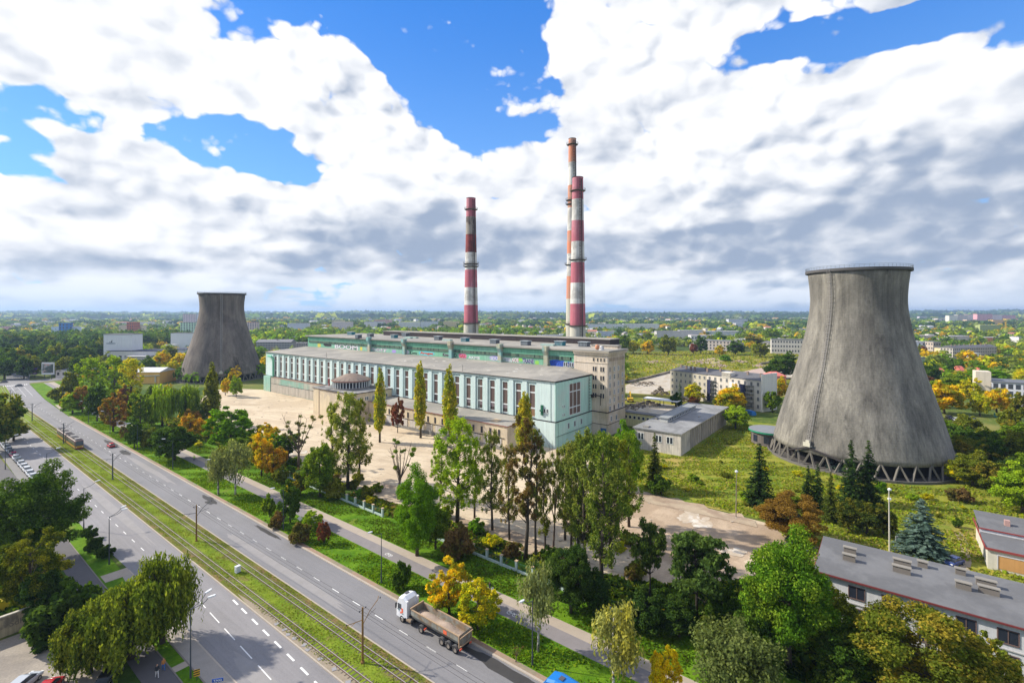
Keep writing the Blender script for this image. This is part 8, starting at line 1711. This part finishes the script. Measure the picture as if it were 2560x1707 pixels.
person((61.4, 178.0, .11), R(180), 'person in a lime high visibility vest on the cycle path', (0.42, 0.72, 0.05), (0.03, 0.03, 0.04))
person((63.6, 54.2, .12), R(180), 'person in dark clothes pushing a pushchair along the paved walk', (0.03, 0.035, 0.05), (0.06, 0.06, 0.08), arm=1.0)
t = empty('pushchair', (63.6, 53.3, .12), R(180), 'dark and white pushchair on the paved walk', 'pushchair'); b = MB(); b.prism([(-.22, -.3), (.22, -.3), (.22, .3), (-.22, .3)], .35, .6); b.M = Matrix.Translation((0, -.15, .75)) @ Matrix.Rotation(.5, 4, 'X'); b.box(-.22, .22, -.05, .05, -.25, .3); b.build('seat', plain('seat_pale', (.55, .55, .55)), t)
b = MB(); b.beam((-.22, -.35, .15), (-.22, .1, .6), .03); b.beam((.22, -.35, .15), (.22, .1, .6), .03); b.beam((-.22, -.35, .98), (-.22, .3, .12), .03); b.beam((.22, -.35, .98), (.22, .3, .12), .03); b.beam((-.22, -.35, .98), (.22, -.35, .98), .03); b.build('frame', ch, t)
for s in (-1, 1):
    for y in (-.3, .35): b = MB(); b.M = Matrix.Translation((s * .24, y, .12)) @ Matrix.Rotation(math.pi / 2, 4, 'Y'); b.lathe([(0, -.02), (.12, -.02), (.12, .02), (0, .02)], 12); b.build('wheel', tyre, t)

# ------------------------------------------------------------------ weeds and grass blades
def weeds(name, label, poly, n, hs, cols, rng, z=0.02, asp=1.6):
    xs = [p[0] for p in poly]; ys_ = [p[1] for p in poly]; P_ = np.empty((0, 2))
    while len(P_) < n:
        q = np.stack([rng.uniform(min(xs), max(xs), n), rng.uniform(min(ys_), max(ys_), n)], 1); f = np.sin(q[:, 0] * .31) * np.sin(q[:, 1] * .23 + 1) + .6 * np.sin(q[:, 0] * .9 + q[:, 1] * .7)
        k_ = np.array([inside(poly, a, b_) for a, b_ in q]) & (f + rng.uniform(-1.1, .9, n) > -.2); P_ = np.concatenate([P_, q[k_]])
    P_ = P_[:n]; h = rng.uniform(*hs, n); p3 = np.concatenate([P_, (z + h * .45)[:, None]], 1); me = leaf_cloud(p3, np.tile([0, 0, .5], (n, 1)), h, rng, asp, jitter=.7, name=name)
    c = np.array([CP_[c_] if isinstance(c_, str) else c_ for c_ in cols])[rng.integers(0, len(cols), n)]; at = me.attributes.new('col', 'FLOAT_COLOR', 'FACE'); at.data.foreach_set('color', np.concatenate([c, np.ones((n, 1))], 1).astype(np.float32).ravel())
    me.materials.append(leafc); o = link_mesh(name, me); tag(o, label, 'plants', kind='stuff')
weeds('meadow_weeds', 'rough green and yellow meadow plants below the cooling tower', [(125, 20), (126, 52), (134, 62), (142, 76), (152, 90), (162, 90), (162, 54), (226, 54), (226, 40), (176, 30), (172, 5), (176, -12), (190, -20), (200, -60), (150, -64), (128, -58), (112, -48), (108, -5), (107, 15)], 60000, (.15, .5), ['yellowgreen', 'lime', (0.26, 0.26, 0.04), 'palegreen', (0.34, 0.28, 0.06), (0.20, 0.26, 0.03), 'lime'], rng)
weeds('wasteland_weeds', 'patchy bushes and grass on the waste ground behind the tower', [tuple(V(*p)[:2]) for p in ((1437, 880), (1437, 812), (1600, 806), (1850, 812), (1850, 840), (1700, 850), (1540, 850))], 7000, (.4, 1.5), ['yellowgreen', (0.2, 0.22, 0.03), 'lime', (0.36, 0.30, 0.05), (0.3, 0.3, 0.04)], rng)
weeds('yard_weeds', 'low weeds along the fence at the edge of the sand', [(72.5, 35), (80, 42), (80, 60), (79.5, 84), (78, 100), (79, 120), (78, 150), (83, 180), (90, 200), (84, 240), (74, 290), (72.5, 180)], 22000, (.2, .8), ['green', 'olive', 'dark', 'yellowgreen', (0.20, 0.15, 0.06)], rng)
weeds('lawn_grass', 'tufts of lawn grass on the verge', [(53.5, 15), (53.5, 300), (60, 300), (59.6, 15)], 36000, (.10, .30), ['bright', 'green', 'lime', 'bright'], rng, .12)
weeds('lawn_grass', 'tufts of lawn grass between walk and fence', [(64.8, 15), (64.8, 300), (71.4, 300), (71.4, 15)], 30000, (.10, .32), ['bright', 'green', 'green', 'olive'], rng, .11)
weeds('track_grass', 'dry tufted grass growing between the tram rails', [(36.9, 15), (36.9, 300), (43.4, 300), (43.4, 15)], 40000, (.06, .16), [(0.16, 0.21, 0.02), 'lime', (0.20, 0.25, 0.02), (0.24, 0.19, 0.06), (0.15, 0.2, 0.02)], rng, .12)
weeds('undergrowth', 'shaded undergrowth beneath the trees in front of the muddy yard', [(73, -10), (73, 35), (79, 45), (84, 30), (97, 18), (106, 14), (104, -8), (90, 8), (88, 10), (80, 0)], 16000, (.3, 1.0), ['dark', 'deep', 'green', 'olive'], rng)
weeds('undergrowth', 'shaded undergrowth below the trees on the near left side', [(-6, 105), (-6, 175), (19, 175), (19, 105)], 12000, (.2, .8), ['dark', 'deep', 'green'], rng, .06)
# litter of small pale stones on the yard and meadow
b = MB(); r_ = random.Random(6)
for i in range(260):
    x, y = r_.uniform(80, 140), r_.uniform(25, 290); s = r_.uniform(.08, .35); b.M = Matrix.Translation((x, y, .04)) @ Matrix.Rotation(r_.uniform(0, 3), 4, 'Z')
    if inside(yard, x, y): b.box(-s, s, -s * .6, s * .7, 0, s * .5)
tag(b.build('stones', mat('stone_pale', (0.40, 0.34, 0.27), world=True), kind='stuff'), 'small stones and clods scattered over the sand yard', 'stones')
t = empty('sign_board', G(1880 + 920 / 2.4235, 1060 + 740 / 2.4235), R(-60), 'white board on two posts beside the big blue spruce', 'sign'); b = MB(); b.box(-1.5, 1.5, -.03, .03, .9, 2.0); b.build('board', plain('board_white', (.6, .6, .6)), t); b = MB(); b.box(-1.3, -1.2, -.1, -.03, 0, 1.9); b.build('post', polem, t); b = MB(); b.box(1.2, 1.3, -.1, -.03, 0, 1.9); b.build('post', polem, t)
